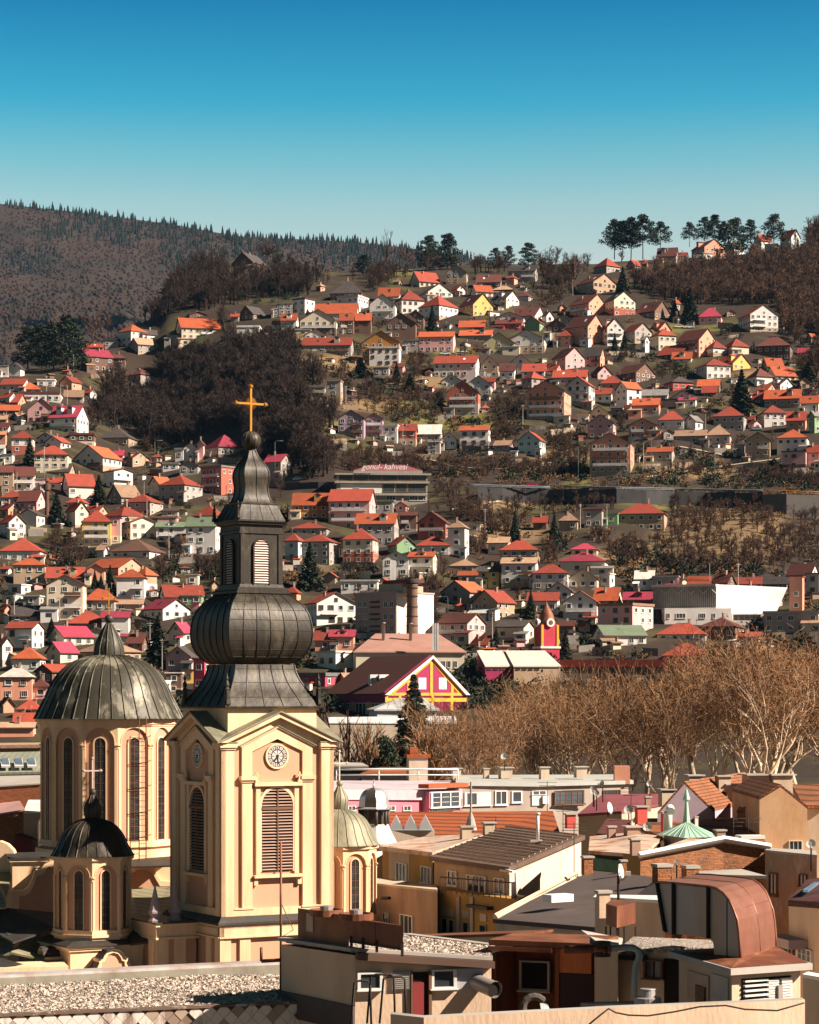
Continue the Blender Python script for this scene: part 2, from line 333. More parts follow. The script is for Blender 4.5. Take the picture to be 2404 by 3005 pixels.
def scatter(name, protos, pts, hs, m, ws=None, pick=None):
    rs = np.random.RandomState(5); Vs = []
    which = rs.randint(len(protos), size=len(pts)) if pick is None else pick
    for k, pr in enumerate(protos):
        ii = np.where(which == k)[0]
        if not len(ii): continue
        a = rs.rand(len(ii))*6.283; c, s = np.cos(a), np.sin(a); h = hs[ii]; w = h if ws is None else ws[ii]
        x = pr[None, :, :, 0]; y = pr[None, :, :, 1]; z = pr[None, :, :, 2]; e = lambda q: q[:, None, None]
        X = (x*e(c)-y*e(s))*e(w)+e(pts[ii, 0]); Y = (x*e(s)+y*e(c))*e(w)+e(pts[ii, 1]); Z = z*e(h)+e(pts[ii, 2])
        Vs.append(np.stack([X, Y, Z], -1).reshape(-1, pr.shape[1], 3))
    return quads_to_obj(name, np.concatenate(Vs), m)
TWIGSH = mat('twig_shade', (.050,.031,.023), .95, 0, .4, .06, (.022,.016,.014), .8, .03, rnd=.1)  # darker twig copy for the ravine; the slope's shade is put into its colour
BARK = mat('bark_brown', (.115,.072,.050), .95, 0, .3, 2., rnd=.15)
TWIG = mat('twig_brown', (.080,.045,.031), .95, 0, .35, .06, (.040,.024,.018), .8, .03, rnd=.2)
TWIGL = mat('twig_tan', (.27,.148,.072), .95, 0, .3, .3, (.18,.09,.05), .6, .2, rnd=.15)
PLANEB = mat('plane_bark', (.60,.46,.32), .9, 0, .2, 1.5, (.24,.18,.12), .55, .9)
NEED = mat('needles_dark', (.020,.030,.017), .9, 0, .4, .8, (.038,.048,.022), .7, .5, rnd=.3)
NEEDB = mat('needles_blue', (.065,.10,.078), .9, 0, .4, .8, (.03,.045,.03), .7, .5)
FARN = mat('far_needles', (.012,.017,.012), .95, 0, .3, .02, rnd=0)
FARB = mat('far_crowns', (.040,.021,.014), .95, 0, .35, .01, (.014,.012,.011), .9, .0035, rnd=0, sharp=.05)
# ------------------------------------------------------------- catalogue of houses: tile; x0 xc x1 yridge yeave ybase type wall roof
CAT = """
A 1470 1600 1690 410 470 520 L b k
A 1180 1200 1310 785 800 830 R b d
A 1110 1150 1395 825 885 1000 L c o
A 745 830 935 868 905 1010 H w o
A 828 905 1050 893 925 985 L w k
A 820 875 1000 950 990 1060 L g t
A 655 750 760 945 970 1010 F g k
A 1055 1140 1150 920 935 985 F g k
A 490 555 715 1020 1065 1165 L b m
A 680 790 800 1048 1080 1150 H b d
A 550 650 660 990 1010 1060 R b r
A 0 50 56 1125 1130 1200 F g g
A 55 130 155 1105 1140 1195 L w k
A 1500 1640 1655 870 885 930 F w w
A 1460 1510 1520 800 815 850 R g r
A 1515 1600 1680 748 795 840 L b k
A 820 890 975 1150 1180 1260 H g d
B 130 205 268 483 490 585 F w d
B 40 125 130 515 520 590 F g g
B 0 40 45 520 525 600 F g t
B 365 560 600 372 450 520 H b k
B 408 540 606 468 475 565 F w w
B 265 530 540 520 580 640 R w o
B 425 510 515 568 622 720 R b o
B 512 622 632 570 622 715 R b o
B 0 40 45 597 645 682 R w o
B 55 150 165 582 622 682 R w o
B 175 400 415 555 620 725 L c d
B 205 335 345 680 715 745 L w k
B 190 495 508 735 780 862 R g r
B 570 800 820 690 760 905 L o d
B 612 800 812 795 800 912 F w w
B 615 775 785 458 520 615 L w d
B 670 800 810 420 470 520 R w o
B 770 818 960 435 492 585 H w r
B 925 1055 1175 468 528 625 H w r
B 930 985 1140 388 440 500 R w d
B 868 930 1060 316 375 415 L c r
B 1100 1225 1240 270 320 390 L g k
B 1290 1440 1455 340 380 420 R b d
B 1490 1660 1680 285 310 390 R g k
B 1130 1170 1220 402 425 470 R w r
B 1255 1290 1395 402 440 480 L w o
B 1395 1520 1535 405 430 470 H b t
B 1180 1270 1395 455 520 600 R y d
B 1385 1480 1560 440 480 540 R w k
B 850 955 965 560 600 690 L b d
B 718 905 915 580 640 745 L b d
B 925 1142 1150 698 727 832 R k o
B 830 920 925 752 754 828 F g g
B 1180 1340 1350 628 668 690 R b o
B 1182 1385 1392 688 718 768 R g o
B 1410 1590 1600 572 605 680 L w d
B 1412 1575 1585 612 642 690 R r d
B 1510 1660 1725 545 590 640 R w d
B 1595 1690 1715 600 635 695 L n r
B 1330 1530 1545 702 765 845 L l d
B 1490 1720 1740 685 740 830 L w d
B 1550 1600 1690 745 790 830 R a d
B 1020 1285 1320 852 893 1030 R w r
B 1320 1425 1440 848 900 990 L t k
B 1437 1530 1540 880 940 1005 R w d
B 1498 1640 1660 838 895 960 L w k
B 1578 1720 1740 900 945 980 R w r
B 1578 1640 1725 950 990 1060 H g r
B 1070 1195 1210 967 1005 1060 L w r
B 1225 1380 1398 975 1030 1100 L w k
B 1330 1405 1415 988 1010 1070 R k r
B 1105 1300 1320 1005 1075 1225 L q d b
B 225 330 340 1040 1050 1090 F g g
B 345 430 445 1005 1010 1160 F g t
B 640 735 745 920 925 980 F g g
C 300 380 465 338 385 435 H g r
C 510 560 600 336 380 410 L g r
C 600 635 645 345 370 400 R b r
C 700 820 835 275 322 370 R g d
C 820 885 895 305 325 365 R w r
C 918 1000 1130 218 265 345 R a d
C 1125 1185 1250 212 270 308 L w g
C 1315 1360 1425 172 225 255 L w r
C 1480 1550 1605 157 200 285 R w r b
C 1380 1460 1470 248 252 298 F w w
C 190 298 440 437 485 570 R t d
C 148 268 378 567 620 712 R a d b
C 360 428 562 548 600 705 R c k
C 565 685 780 610 670 730 R b d
C 965 1105 1115 655 708 755 H k m
C 1212 1290 1465 632 690 810 R w r b
C -30 0 45 660 700 745 R w d
C 55 165 178 695 725 755 L g k
C 0 120 135 725 765 850 L b k
C 125 262 365 697 765 895 R a d
C 350 385 490 715 775 895 R w d b
C 485 560 665 748 795 880 R g r
C 645 715 790 742 790 810 R a r
C 655 710 820 785 825 925 H c r
C 825 965 1075 785 850 970 R a d b
C 595 625 650 810 850 940 R w w
C 1000 1055 1140 862 905 965 H w r
C 1115 1175 1280 848 895 955 H c r
C 700 850 950 882 940 985 R b r
C 795 915 925 935 975 1000 R c o
C 1330 1540 1560 840 890 990 H b d
C 1590 1655 1665 908 938 960 R b m
C 60 150 185 795 830 895 H a r
C 38 120 242 903 960 1045 R k d
C 235 340 368 898 955 1035 R a k
C 948 1015 1165 975 1015 1105 H w r
C 1070 1180 1290 945 1000 1050 R y r
C 1365 1400 1500 972 1020 1060 L g o
C 1385 1450 1580 1025 1080 1115 L w o
C 440 565 690 1005 1060 1130 R b d
C 278 325 415 1020 1065 1105 R k k
C 0 60 100 1005 1045 1080 R a r
C 40 250 265 1050 1090 1150 R k r
C 340 480 495 1080 1130 1175 P a r
C 440 510 600 1120 1160 1290 L w o
C 745 800 930 1088 1120 1180 H r k
C 955 1090 1105 1108 1145 1200 R b o
C 985 1075 1080 1135 1185 1220 R b r
C 1270 1330 1430 1035 1085 1150 H w d
C 1350 1480 1565 1100 1135 1180 R w k
G 275 590 650 48 130 415 L a r b
G 610 800 850 12 80 290 L w r b
G 805 985 1000 115 160 245 R w r
G 800 965 985 258 320 390 L c k
G 705 795 800 320 345 420 F w t
G 985 1085 1100 250 275 340 R g k
G 790 1005 1035 335 400 545 L k r
G 808 1150 1185 490 570 830 L a d
G 203 385 435 475 545 695 L u r
G 0 130 165 555 590 645 R v t
G 140 195 200 640 645 690 F w w
G 1170 1390 1400 200 250 345 R a o
G 1135 1365 1380 365 420 538 L a k
G 1205 1460 1475 125 170 220 R g g
G 1390 1600 1612 305 378 460 H w r
G 1490 1680 1710 135 190 230 L w k
G 1560 1700 1710 190 210 275 R w m
G 1420 1540 1555 195 215 270 F g k
G 1605 1700 1760 340 385 470 L w g
G 1397 1450 1458 460 465 515 F w w
G 1292 1500 1525 610 645 745 R g o
G 1157 1225 1240 680 685 740 F g g
H 1045 1200 1300 262 320 360 R a o
H 1050 1160 1200 330 405 470 R b r
H 1170 1530 1550 323 405 500 R t o
H 1540 1720 1740 383 450 560 R w o
H 1112 1170 1390 478 555 705 H w r
H 1395 1585 1600 513 625 735 R a r
H 1620 1680 1740 530 580 765 L n g
H 655 960 1000 490 585 745 P g r
H 580 820 835 660 778 885 P g t
H 265 575 590 735 785 885 R g t
H 985 1225 1240 750 830 1010 L t k
H 1300 1600 1615 725 805 975 P w o
H 1600 1725 1760 830 948 1130 R k r
H 1350 1590 1600 940 950 1130 F k k
H 1620 1720 1740 320 380 400 L k k
H 1575 1670 1680 318 335 380 F g g
H 870 965 975 870 880 990 F g g
D 5 170 220 152 190 250 R w r
D 120 300 315 178 228 260 P w o
D 270 395 405 152 162 210 F w w
D 435 520 590 132 170 240 L a r
D 0 70 130 250 285 340 R w r
D 0 130 195 262 318 350 R a r
D 145 435 465 250 258 330 F w d
D 465 600 605 235 280 330 R g t
D 200 400 430 292 375 470 L k o b
D 358 555 640 348 425 560 R w m b
D 0 140 150 342 378 440 R b o
D 0 50 60 400 440 480 R a t
D 0 60 75 462 500 540 R w d
D 85 240 255 525 582 690 P w r
D 275 385 440 540 575 630 L w k
D 325 440 510 565 605 660 L w r
D 500 680 690 535 560 650 F b d
D 705 930 1000 505 575 650 H t k
D 0 40 50 530 550 640 R a a
D 250 490 520 635 700 860 H c r
D 355 500 545 765 820 870 R t k
D 540 745 880 632 715 835 L w o b
D 830 890 900 655 700 760 R k m
D 890 960 1080 680 720 790 R t d
D 740 825 960 800 815 945 R w r
D 0 95 100 765 820 990 R t d
D 100 245 260 765 850 960 R w d
D 0 30 40 630 650 760 R w w
D 20 90 105 690 700 765 F w g
D 215 320 330 875 878 960 F k g
D 330 440 455 870 900 960 R c r
D 450 500 690 838 920 1010 L w r
D 780 880 1020 915 1000 1060 L g t
D 895 1085 1180 985 1040 1140 H g r
D 1080 1150 1240 858 905 1000 L c o
D 1150 1335 1465 848 915 1035 H g r
D 1455 1600 1725 783 788 995 F q g b
D 1178 1290 1300 745 770 805 F w g
D 1300 1430 1450 745 775 840 L g k
D 1268 1325 1335 640 665 740 F w g
D 1328 1425 1435 618 650 740 L w r
D 1430 1470 1480 575 620 740 L k d
D 1480 1580 1760 555 640 725 H g m
D 10 160 180 955 1010 1060 P w r
D 130 265 330 960 1030 1105 R k d
D 0 60 148 1048 1090 1160 R a r
D 0 65 185 1130 1185 1305 R w r
D 140 265 325 1095 1130 1225 L w k
D 482 545 640 1038 1100 1230 R c r
D 485 600 640 1000 1045 1100 H w r
D 600 700 790 1068 1120 1180 R a r
D 595 800 810 1102 1185 1360 P y r b
D 740 880 1060 1068 1140 1200 H k r
D 800 870 880 1155 1160 1340 F k k
D 875 945 1130 1150 1185 1315 R c t
D 1090 1280 1305 1150 1158 1195 F k t
D 1170 1285 1300 1080 1105 1155 H g k
D 1130 1345 1350 1190 1222 1350 R w n
D 1345 1560 1600 1152 1215 1420 R w n
D 1400 1560 1640 1065 1140 1200 H a r
D 800 1080 1200 1315 1395 1455 H w b
E 0 340 400 85 190 300 H w r
E 115 380 395 255 310 470 H t o
E 390 700 725 330 415 470 R t r
E 395 700 740 392 470 770 L c d
E 70 180 260 470 480 560 F w w
E 20 130 200 555 560 640 F c g
E 195 330 370 565 575 650 F g w
E 100 380 400 655 745 790 R g k
E 0 40 95 625 680 800 R a r
E 712 965 1000 505 608 705 H g o
E 970 1200 1210 605 640 700 R k t
E 735 880 890 300 345 460 L a k
E 740 1000 1230 252 330 400 R a o
E 985 1220 1235 345 415 600 H w o b
E 1140 1230 1325 328 395 540 H a o
E 1345 1400 1725 480 575 640 L g r
E 1520 1700 1725 560 575 640 F n n
E 1210 1375 1605 595 675 780 R w m
E 1570 1670 1685 390 395 490 F c c
E 565 900 905 700 815 860 H g r
E 860 1085 1100 705 750 890 R w m
E 50 270 370 790 840 1040 R w r b
E 400 540 790 825 910 1000 L c m
E 395 510 655 960 1040 1140 L c m
E 650 900 1190 945 1040 1140 H t t
E 765 870 880 840 870 920 L g g
E 1030 1150 1165 893 920 970 R w m
E 1080 1200 1240 870 960 1050 R b d
E 1425 1545 1625 762 870 985 L c m
E 1400 1600 1655 997 1075 1205 L k k
E -40 22 105 860 975 1170 R w d
E 105 340 385 1000 1100 1210 H w o
E 0 270 285 1170 1255 1450 H a w
E 275 400 420 1250 1335 1440 H k d
E 300 440 610 1150 1205 1330 L b r
E 0 30 120 1390 1480 1560 R a d
E 150 340 362 1450 1535 1600 H c r
E 0 280 300 1640 1680 1760 R a t
E 125 280 295 1560 1620 1700 R a r
E 1632 1725 1760 1100 1110 1380 F p k
E 1540 1630 1635 1190 1200 1310 F y k
E 1400 1530 1545 1215 1225 1400 F b w
Q 475 660 670 130 185 350 L v r b
Q 672 795 805 150 190 345 L v r b
Q 797 900 920 230 245 375 F w w
Q 918 1035 1047 232 275 400 R q r
Q 1047 1215 1225 238 300 380 R g w
Q 1125 1210 1220 352 362 455 F g w
Q 1218 1330 1342 290 340 410 L w t
Q 1355 1560 1580 245 275 395 R w o
Q -60 60 135 450 500 640 R g m
Q 145 400 420 733 815 920 R o o
Q 405 700 745 705 785 1005 R k r b
Q 600 880 915 880 950 1115 R g o
Q 710 870 880 770 795 880 F g n
Q 920 1040 1050 870 890 1010 R b d
Q 1050 1250 1290 868 940 1065 L q d b
Q 1268 1390 1420 930 980 1200 H w t
Q 1420 1500 1515 955 960 1015 F c c
Q 130 390 430 940 985 1045 H g r
Q 90 185 225 1022 1075 1230 H u r
Q 205 410 480 1030 1080 1260 P g r
Q 510 725 765 983 1065 1245 P c r
Q 835 900 1035 1045 1100 1175 R n r
Q 1042 1275 1290 1040 1110 1180 P w r
Q 797 985 1000 1150 1200 1340 L w r
Q 985 1160 1190 1158 1190 1335 R c o
Q 1285 1480 1495 1210 1260 1300 P t t
Q 1345 1525 1540 1298 1325 1385 R w o
Q 1530 1640 1650 1260 1295 1410 R y k
Q 495 760 770 1365 1370 1440 F w w
I 130 230 555 395 480 680 R w r b
I -40 60 95 340 400 475 H a r
I 215 380 390 688 790 895 R a r
I 340 540 556 715 765 895 R a m
I 235 390 590 897 905 1050 F w w
I 80 300 430 1045 1105 1195 F p g
I 1255 1500 1650 575 650 830 R k d
I 1530 1600 1700 770 850 890 R w r
I 1280 1520 1670 300 390 510 L g o
I 1495 1725 1760 382 470 560 L g r
I 1510 1650 1725 530 570 640 R w w
J 710 940 948 132 183 275 H t r
J 535 625 635 155 170 255 F g d
J 640 705 712 180 185 245 F n n
J 410 500 510 180 220 270 P t t
J 278 345 352 190 225 265 R b r
J 50 150 165 305 330 400 R c t
J 110 300 315 310 368 450 P t r
J 118 290 300 408 435 552 R w t b
J 415 640 650 380 425 500 H c m
J 470 600 610 335 365 400 H c m
J 275 450 465 442 485 572 H w r
J 0 105 115 455 475 562 R y k
J 458 600 612 463 510 575 L c k
J 612 665 690 488 492 560 F w w
J 340 470 490 530 575 620 L w k
J 795 885 890 468 510 570 R u w
J 885 1010 1015 500 505 570 F g g
J 1060 1170 1185 503 545 580 R b o
J 1190 1260 1300 490 530 570 R b d
J 1300 1430 1440 508 545 570 R b r
J 950 1010 1015 515 540 570 R w m
J 1440 1560 1580 505 545 570 R b k
J 1565 1680 1725 440 490 560 R w d
J 1575 1640 1650 500 505 680 F a r
J 1660 1725 1730 480 490 600 F g d
J 1445 1720 1740 683 690 790 F g g
J -30 95 185 572 630 720 L t r
J 250 400 415 585 622 700 R w r
J 430 600 612 575 630 730 L w o b
J 585 700 730 560 620 660 R c o
J 735 880 890 582 618 660 R p m
J 605 780 885 637 650 800 F k t
J 0 80 110 663 680 720 R w w
J 90 230 280 728 755 835 R c k
J 0 40 65 808 850 880 R w o
J 410 480 490 730 750 830 R b d
J 580 640 850 750 800 860 L w n
J 905 1150 1165 738 805 830 H w r
J 1120 1300 1345 710 755 830 H b d
J 935 1150 1165 843 905 940 H a r
J 420 1060 1070 930 960 1010 F b r
J 1315 1420 1430 785 815 840 R c r
"""
HB = []      # occupied photo boxes with base row, used to keep trees off the houses
HR = random.Random(3)
EAVE = mat('eave_boards', (.10,.055,.035), .9)
HS = []
def house(t, a, b, c, yr, ye, yb, ty, wk, rk, bal):
    x0, _ = tp(t, a, 0); xc, _ = tp(t, b, 0); x1, _ = tp(t, c, 0); yr, ye, yb = tp(t, 0, yr)[1], tp(t, 0, ye)[1], tp(t, 0, yb)[1]
    D = float(depth(xc, yb)); psi = math.atan((xc-PX0)/F); wl, wr = xc-x0, x1-xc
    rel = math.atan2(wr, wl); rel = min(max(rel, R(5)), R(83)); th = psi+rel
    C = (WX(xc, D), D); dL = (-math.cos(th), math.sin(th)); dR = (math.sin(th), math.cos(th))
    def ln(px, d): k = (px-PX0)/F; return (k*C[1]-C[0])/(d[0]-k*d[1])
    la, lb = ln(x0, dL), ln(x1, dR)
    if wr < .14*wl: lb = la*(.75+.2*HR.random())
    if wl < .14*wr: la = lb*(.75+.2*HR.random())
    la = max(2.2, min(la, 60)); lb = max(2.2, min(lb, 60))
    if la < .45*lb: la = .45*lb
    if lb < .45*la: lb = .45*la
    z0 = WZ(yb, D); ze = WZ(ye, D); H = max(ze-z0, 1.8); ze = z0+H
    if ty == 'L': O, ds, Ls, dt, Lt = C, dL, la, dR, lb
    elif ty == 'R': O, ds, Ls, dt, Lt = C, dR, lb, dL, la
    elif la >= lb: O, ds, Ls, dt, Lt = C, dR, lb, dL, la
    else: O, ds, Ls, dt, Lt = C, dL, la, dR, lb
    def pt(s, u): return (O[0]+ds[0]*s+dt[0]*u, O[1]+ds[1]*s+dt[1]*u)
    m = pt(Ls/2, Lt/2); gab = pt(Ls/2, 0)
    Dr = gab[1] if ty in 'L' or (ty == 'R' and wr > .5*wl) else m[1]
    zr = WZ(yr, Dr); zr = min(max(zr, ze+.26*Ls/2), ze+1.1*Ls/2)
    corners = [(0, 0), (Ls, 0), (Ls, Lt), (0, Lt)]
    nm = 'house' if H > 2.6 and t != 'Y' else 'shed'
    root = thing(nm, (m[0], m[1], z0), None, 'house' if nm == 'house' else 'shed', 'houses on the hillside and in the valley')
    wb = MB(); wb.prism([pt(*q) for q in corners], z0-3.5, ze)
    oh = .45
    rb = MB(); RM = ROOF[rk]
    if ty in 'LR':
        for u in (0, Lt):
            wb.face([(*pt(0, u), ze), (*pt(Ls, u), ze), (*pt(Ls/2, u), zr)])
        sl = (zr-ze)/(Ls/2)
        for sgn in (0, 1):
            e = -oh if not sgn else Ls+oh; ez = ze-oh*sl+.12
            pts = [(*pt(e, -oh), ez), (*pt(e, Lt+oh), ez), (*pt(Ls/2, Lt+oh), zr+.12), (*pt(Ls/2, -oh), zr+.12)]
            rb.slab(pts, .26, 0, 1)
    elif ty in 'HP':
        ins = Ls/2*(.95 if ty == 'H' else 1); 
        if ty == 'P': ins = Lt/2-.15
        ins = min(ins, Lt/2-.1)
        e = [(*pt(-oh, -oh), ze), (*pt(Ls+oh, -oh), ze), (*pt(Ls+oh, Lt+oh), ze), (*pt(-oh, Lt+oh), ze)]
        r0 = (*pt(Ls/2, ins), zr); r1 = (*pt(Ls/2, Lt-ins), zr)
        rb.face([e[0], e[1], r0]); rb.face([e[1], e[2], r1, r0]); rb.face([e[2], e[3], r1]); rb.face([e[3], e[0], r0, r1])
        lo = [(p[0], p[1], p[2]-.2) for p in e]; rb.face(lo[::-1], 1)
        for i in range(4): rb.face([lo[i], lo[(i+1) % 4], e[(i+1) % 4], e[i]], 1)
    else:
        q = [pt(-.3, -.3), pt(Ls+.3, -.3), pt(Ls+.3, Lt+.3), pt(-.3, Lt+.3)]; rb.prism(q, ze+.002, ze+max(.28, (zr-ze)*.5)); zr = ze+.3
    wk2 = wk
    if H > 4 and HR.random() < .5:
        wk2 = HR.choice('ggcttbqw'); k_ = HR.choice([.16, .3, .5]); e_ = .05; wb.prism([pt(-e_, -e_), pt(Ls+e_, -e_), pt(Ls+e_, Lt+e_), pt(-e_, Lt+e_)], z0-3.4, z0+H*k_, 1)
    wb.build('wall', [WALL[wk], WALL[wk2]], root); ro = rb.build('roof', [RM, EAVE], root)
    # windows
    nwin = 0
    for (dirx, A, L, gface) in (((-dL[0], -dL[1]), (C[0]+dL[0]*la, C[1]+dL[1]*la), la, ty == 'L'), (dR, C, lb, ty == 'R')):
        vis = wl if dirx != dR else wr
        if vis < 6: continue
        nst = max(1, int(round(H/3.0))); nc = max(1, int(L/2.7)) if L > 2.2 else 0; nc = min(nc, 6); n = (dirx[1], -dirx[0])
        if L < 2.4: continue
        kind = HR.choice('aaabccd'); jit = HR.random()*.4
        for s in range(nst):
            zc = z0+(s+.55)*H/nst; hh = min(1.35, H/nst*.5)
            if bal and dirx != dR and s > 0 and s < nst: hh *= 1.15
            for k in range(nc):
                if HR.random() < .13: continue
                u = (k+.5)/nc*L+(HR.random()-.5)*jit; w = min(1.35, L/nc*.55)*(1.0 if HR.random() < .75 else 1.25)
                if w > L/nc*.9: w = L/nc*.8
                put_win(root, (A[0]+dirx[0]*u+n[0]*.03, A[1]+dirx[1]*u+n[1]*.03, zc), dirx, w, hh, kind if HR.random() < .8 else 'c'); nwin += 1
        if gface and zr-ze > 1.7 and L > 4:
            put_win(root, (A[0]+dirx[0]*L*.5+n[0]*.03, A[1]+dirx[1]*L*.5+n[1]*.03, ze+.75), dirx, .95, 1.0, kind); nwin += 1
    if bal or (ty in 'LR' and H > 5.2 and HR.random() < .3):
        face_l = wl >= wr; dirx = (-dL[0], -dL[1]) if face_l else dR; A = (C[0]+dL[0]*la, C[1]+dL[1]*la) if face_l else C; L = la if face_l else lb
        n = (dirx[1], -dirx[0]); nst = max(2, int(round(H/3.0)))
        u0, u1 = (.08, .92) if HR.random() < .5 else ((.5, .95) if HR.random() < .5 else (.1, .55))
        for s in range(1, nst):
            z = z0+s*H/nst; bb = MB(); p = (A[0]+dirx[0]*L*u0, A[1]+dirx[1]*L*u0); w = L*(u1-u0)
            bb.obox((p[0]+n[0]*1.1, p[1]+n[1]*1.1), dirx, (-n[0], -n[1]), w, 1.1, z-.14, z)
            bb.obox((p[0]+n[0]*1.1, p[1]+n[1]*1.1), dirx, (-n[0], -n[1]), w, .06, z+.12, z+.92)
            bb.obox((p[0]+n[0]*1.1, p[1]+n[1]*1.1), dirx, (-n[0], -n[1]), .07, .07, z, z+.97); q = (p[0]+dirx[0]*(w-.07), p[1]+dirx[1]*(w-.07))
            bb.obox((q[0]+n[0]*1.1, q[1]+n[1]*1.1), dirx, (-n[0], -n[1]), .07, .07, z, z+.97)
            bb.build('balcony', BALC if HR.random() < .75 else FRAMEB, root)
    if ty == 'R' and zr-ze > 1.3 and Lt > 6 and t != 'Z':      # roof windows and dormers on the slope towards the valley
        sl = (zr-ze)/(Ls/2)
        for u in ([.3, .7] if Lt > 10 else [.5]):
            q_ = HR.random()
            if q_ < .35:
                db = MB(); p0 = Lt*u; w_ = .45; a_, b__ = Ls*.2, Ls*.32
                db.slab([(*pt(a_, p0-w_), ze+a_*sl+.22), (*pt(a_, p0+w_), ze+a_*sl+.22), (*pt(b__, p0+w_), ze+b__*sl+.22), (*pt(b__, p0-w_), ze+b__*sl+.22)], .08); db.build('roof_window', GLASS if q_ < .2 else FRAME, ro)
            elif q_ < .6:
                db = MB(); p0 = Lt*u; w_ = 1.1; s0, s1 = Ls*.1, Ls*.42; zt_ = ze+s1*sl; zh = zt_-.1
                P_ = [pt(s0, p0-w_), pt(s0, p0+w_), pt(s1, p0+w_), pt(s1, p0-w_)]; db.prism(P_, ze+s0*sl, zh, 0)
                g_ = [(*pt(s0-.2, p0-w_-.2), zh-.05), (*pt(s0-.2, p0), zh+.6), (*pt(s1+.6, p0), zh+.6), (*pt(s1, p0-w_-.2), zh-.05)]; db.slab(g_, .12, 1); g_ = [(*pt(s0-.2, p0+w_+.2), zh-.05), (*pt(s0-.2, p0), zh+.6), (*pt(s1+.6, p0), zh+.6), (*pt(s1, p0+w_+.2), zh-.05)]; db.slab(g_, .12, 1)
                db.face([(*pt(s0, p0-w_), zh), (*pt(s0, p0+w_), zh), (*pt(s0, p0), zh+.55)], 0); k_ = .45; db.face([(*pt(s0-.03, p0-k_), zh-.95), (*pt(s0-.03, p0+k_), zh-.95), (*pt(s0-.03, p0+k_), zh-.1), (*pt(s0-.03, p0-k_), zh-.1)], 2); db.build('dormer', [WALL[wk], RM, GLASS], ro)
    if HR.random() < .4 and H > 3 and t != 'Z':      # lean-to annex
        ab = MB(); fl_ = wl >= wr; dx_ = (-dL[0], -dL[1]) if fl_ else dR; A_ = (C[0]+dL[0]*la, C[1]+dL[1]*la) if fl_ else C; L_ = la if fl_ else lb; n_ = (dx_[1], -dx_[0]); w_ = L_*HR.uniform(.25, .5); u_ = HR.choice([-.3*w_, L_-.6*w_]); o_ = (A_[0]+dx_[0]*u_+n_[0]*2.2, A_[1]+dx_[1]*u_+n_[1]*2.2); hh_ = min(H*.5, 2.7)
        ab.obox(o_, dx_, (-n_[0], -n_[1]), w_, 2.15, z0-3.5, z0+hh_, 0); q0 = (o_[0]+n_[0]*.3-dx_[0]*.25, o_[1]+n_[1]*.3-dx_[1]*.25); ab.slab([(*q0, z0+hh_), (q0[0]+dx_[0]*(w_+.5), q0[1]+dx_[1]*(w_+.5), z0+hh_), (q0[0]+dx_[0]*(w_+.5)-n_[0]*2.4, q0[1]+dx_[1]*(w_+.5)-n_[1]*2.4, z0+hh_+.8), (q0[0]-n_[0]*2.4, q0[1]-n_[1]*2.4, z0+hh_+.8)], .12, 1)
        cx_ = o_[0]+dx_[0]*w_/2+n_[0]*.02; cy_ = o_[1]+dx_[1]*w_/2+n_[1]*.02; ab.box((cx_, cy_, z0+.6), min(1.6, w_*.5), .06, 1.1, 2, math.atan2(dx_[1], dx_[0])); ab.build('annex', [WALL[HR.choice(wk+'wgc')], ROOF[HR.choice(rk+'kgt')], GLASS], root)
    if ty != 'F' and HR.random() < .8:
        cb = MB(); s = Ls*(.3+.4*HR.random()); u = Lt*(.3+.4*HR.random()); p = pt(s, u)
        zz = ze+(zr-ze)*(1-abs(s-Ls/2)/(Ls/2))
        cb.box((p[0], p[1], zz-.6), .55, .55, 1.5+.5*HR.random(), 0, th); z9 = max(v[2] for v in cb.v); cb.box((p[0], p[1], z9), .75, .75, .12, 1, th)
        cb.build('chimney', [CHIM, CAPM], ro)
    if HR.random() < .22:
        db = MB(); p = pt(Ls*.5, Lt*.15); db.revolve(p[0], p[1], [(.02, zr), (.02, zr+1)], 4); 
        db.tube([(p[0], p[1], zr-.2), (p[0], p[1], zr+1.6)], .03, 4); db.tube([(p[0]-.5, p[1], zr+1.4), (p[0]+.5, p[1], zr+1.4)], .02, 4); db.tube([(p[0]-.4, p[1], zr+1.15), (p[0]+.4, p[1], zr+1.15)], .02, 4)
        db.build('aerial', CAPM, ro)
    HB.append((x0-6, x1+4, yr, yb))
    HS.append(dict(o=root, cx=(x0+x1)/2, cy=(yr+yb)/2, w=wk, r=rk, ty=ty, st=max(1, int(round(H/3.0))), bal=bal, sz=x1-x0, nm=nm))
for line in CAT.strip().splitlines():
    q = line.split(); house(q[0], *map(float, q[1:7]), q[7], q[8], q[9], len(q) > 10)
fr = random.Random(19); nf = 0; base = [h for h in HB]
for _ in range(4000):
    if nf >= 42: break
    a = fr.choice(base); x = fr.uniform(a[0]-25, a[1]+25); yb = a[3]-fr.uniform(4, 38); w = fr.uniform(22, 44); hh = fr.uniform(12, 24)
    if not (0 < x < 2400 and ridge(x)+40 < yb < 2080) or (300 < x < 900 and 900 < yb < 1350) or (1300 < x and 1380 < yb < 1700): continue
    if any(x+w/2 > h[0]+8 and x-w/2 < h[1]-8 and h[2] < yb < h[3]+3 for h in HB): continue
    if any(abs(x-(h[0]+h[1])/2) < w*.7 and abs(yb-h[3]) < 10 for h in HB): continue
    fl = fr.random(); q = fr.uniform(.15, .85); TILES['Z'] = (0, 0, 1.)
    house('Z', x-w/2, x-w/2+w*q, x+w/2, yb-hh-fr.uniform(7, 12), yb-hh, yb, fr.choice('LRHHR'), fr.choice('wwcgkat'), fr.choice('orrrdkt'), False); nf += 1
fr = random.Random(23); nf = 0; TILES['Y'] = (0, 0, 1.)
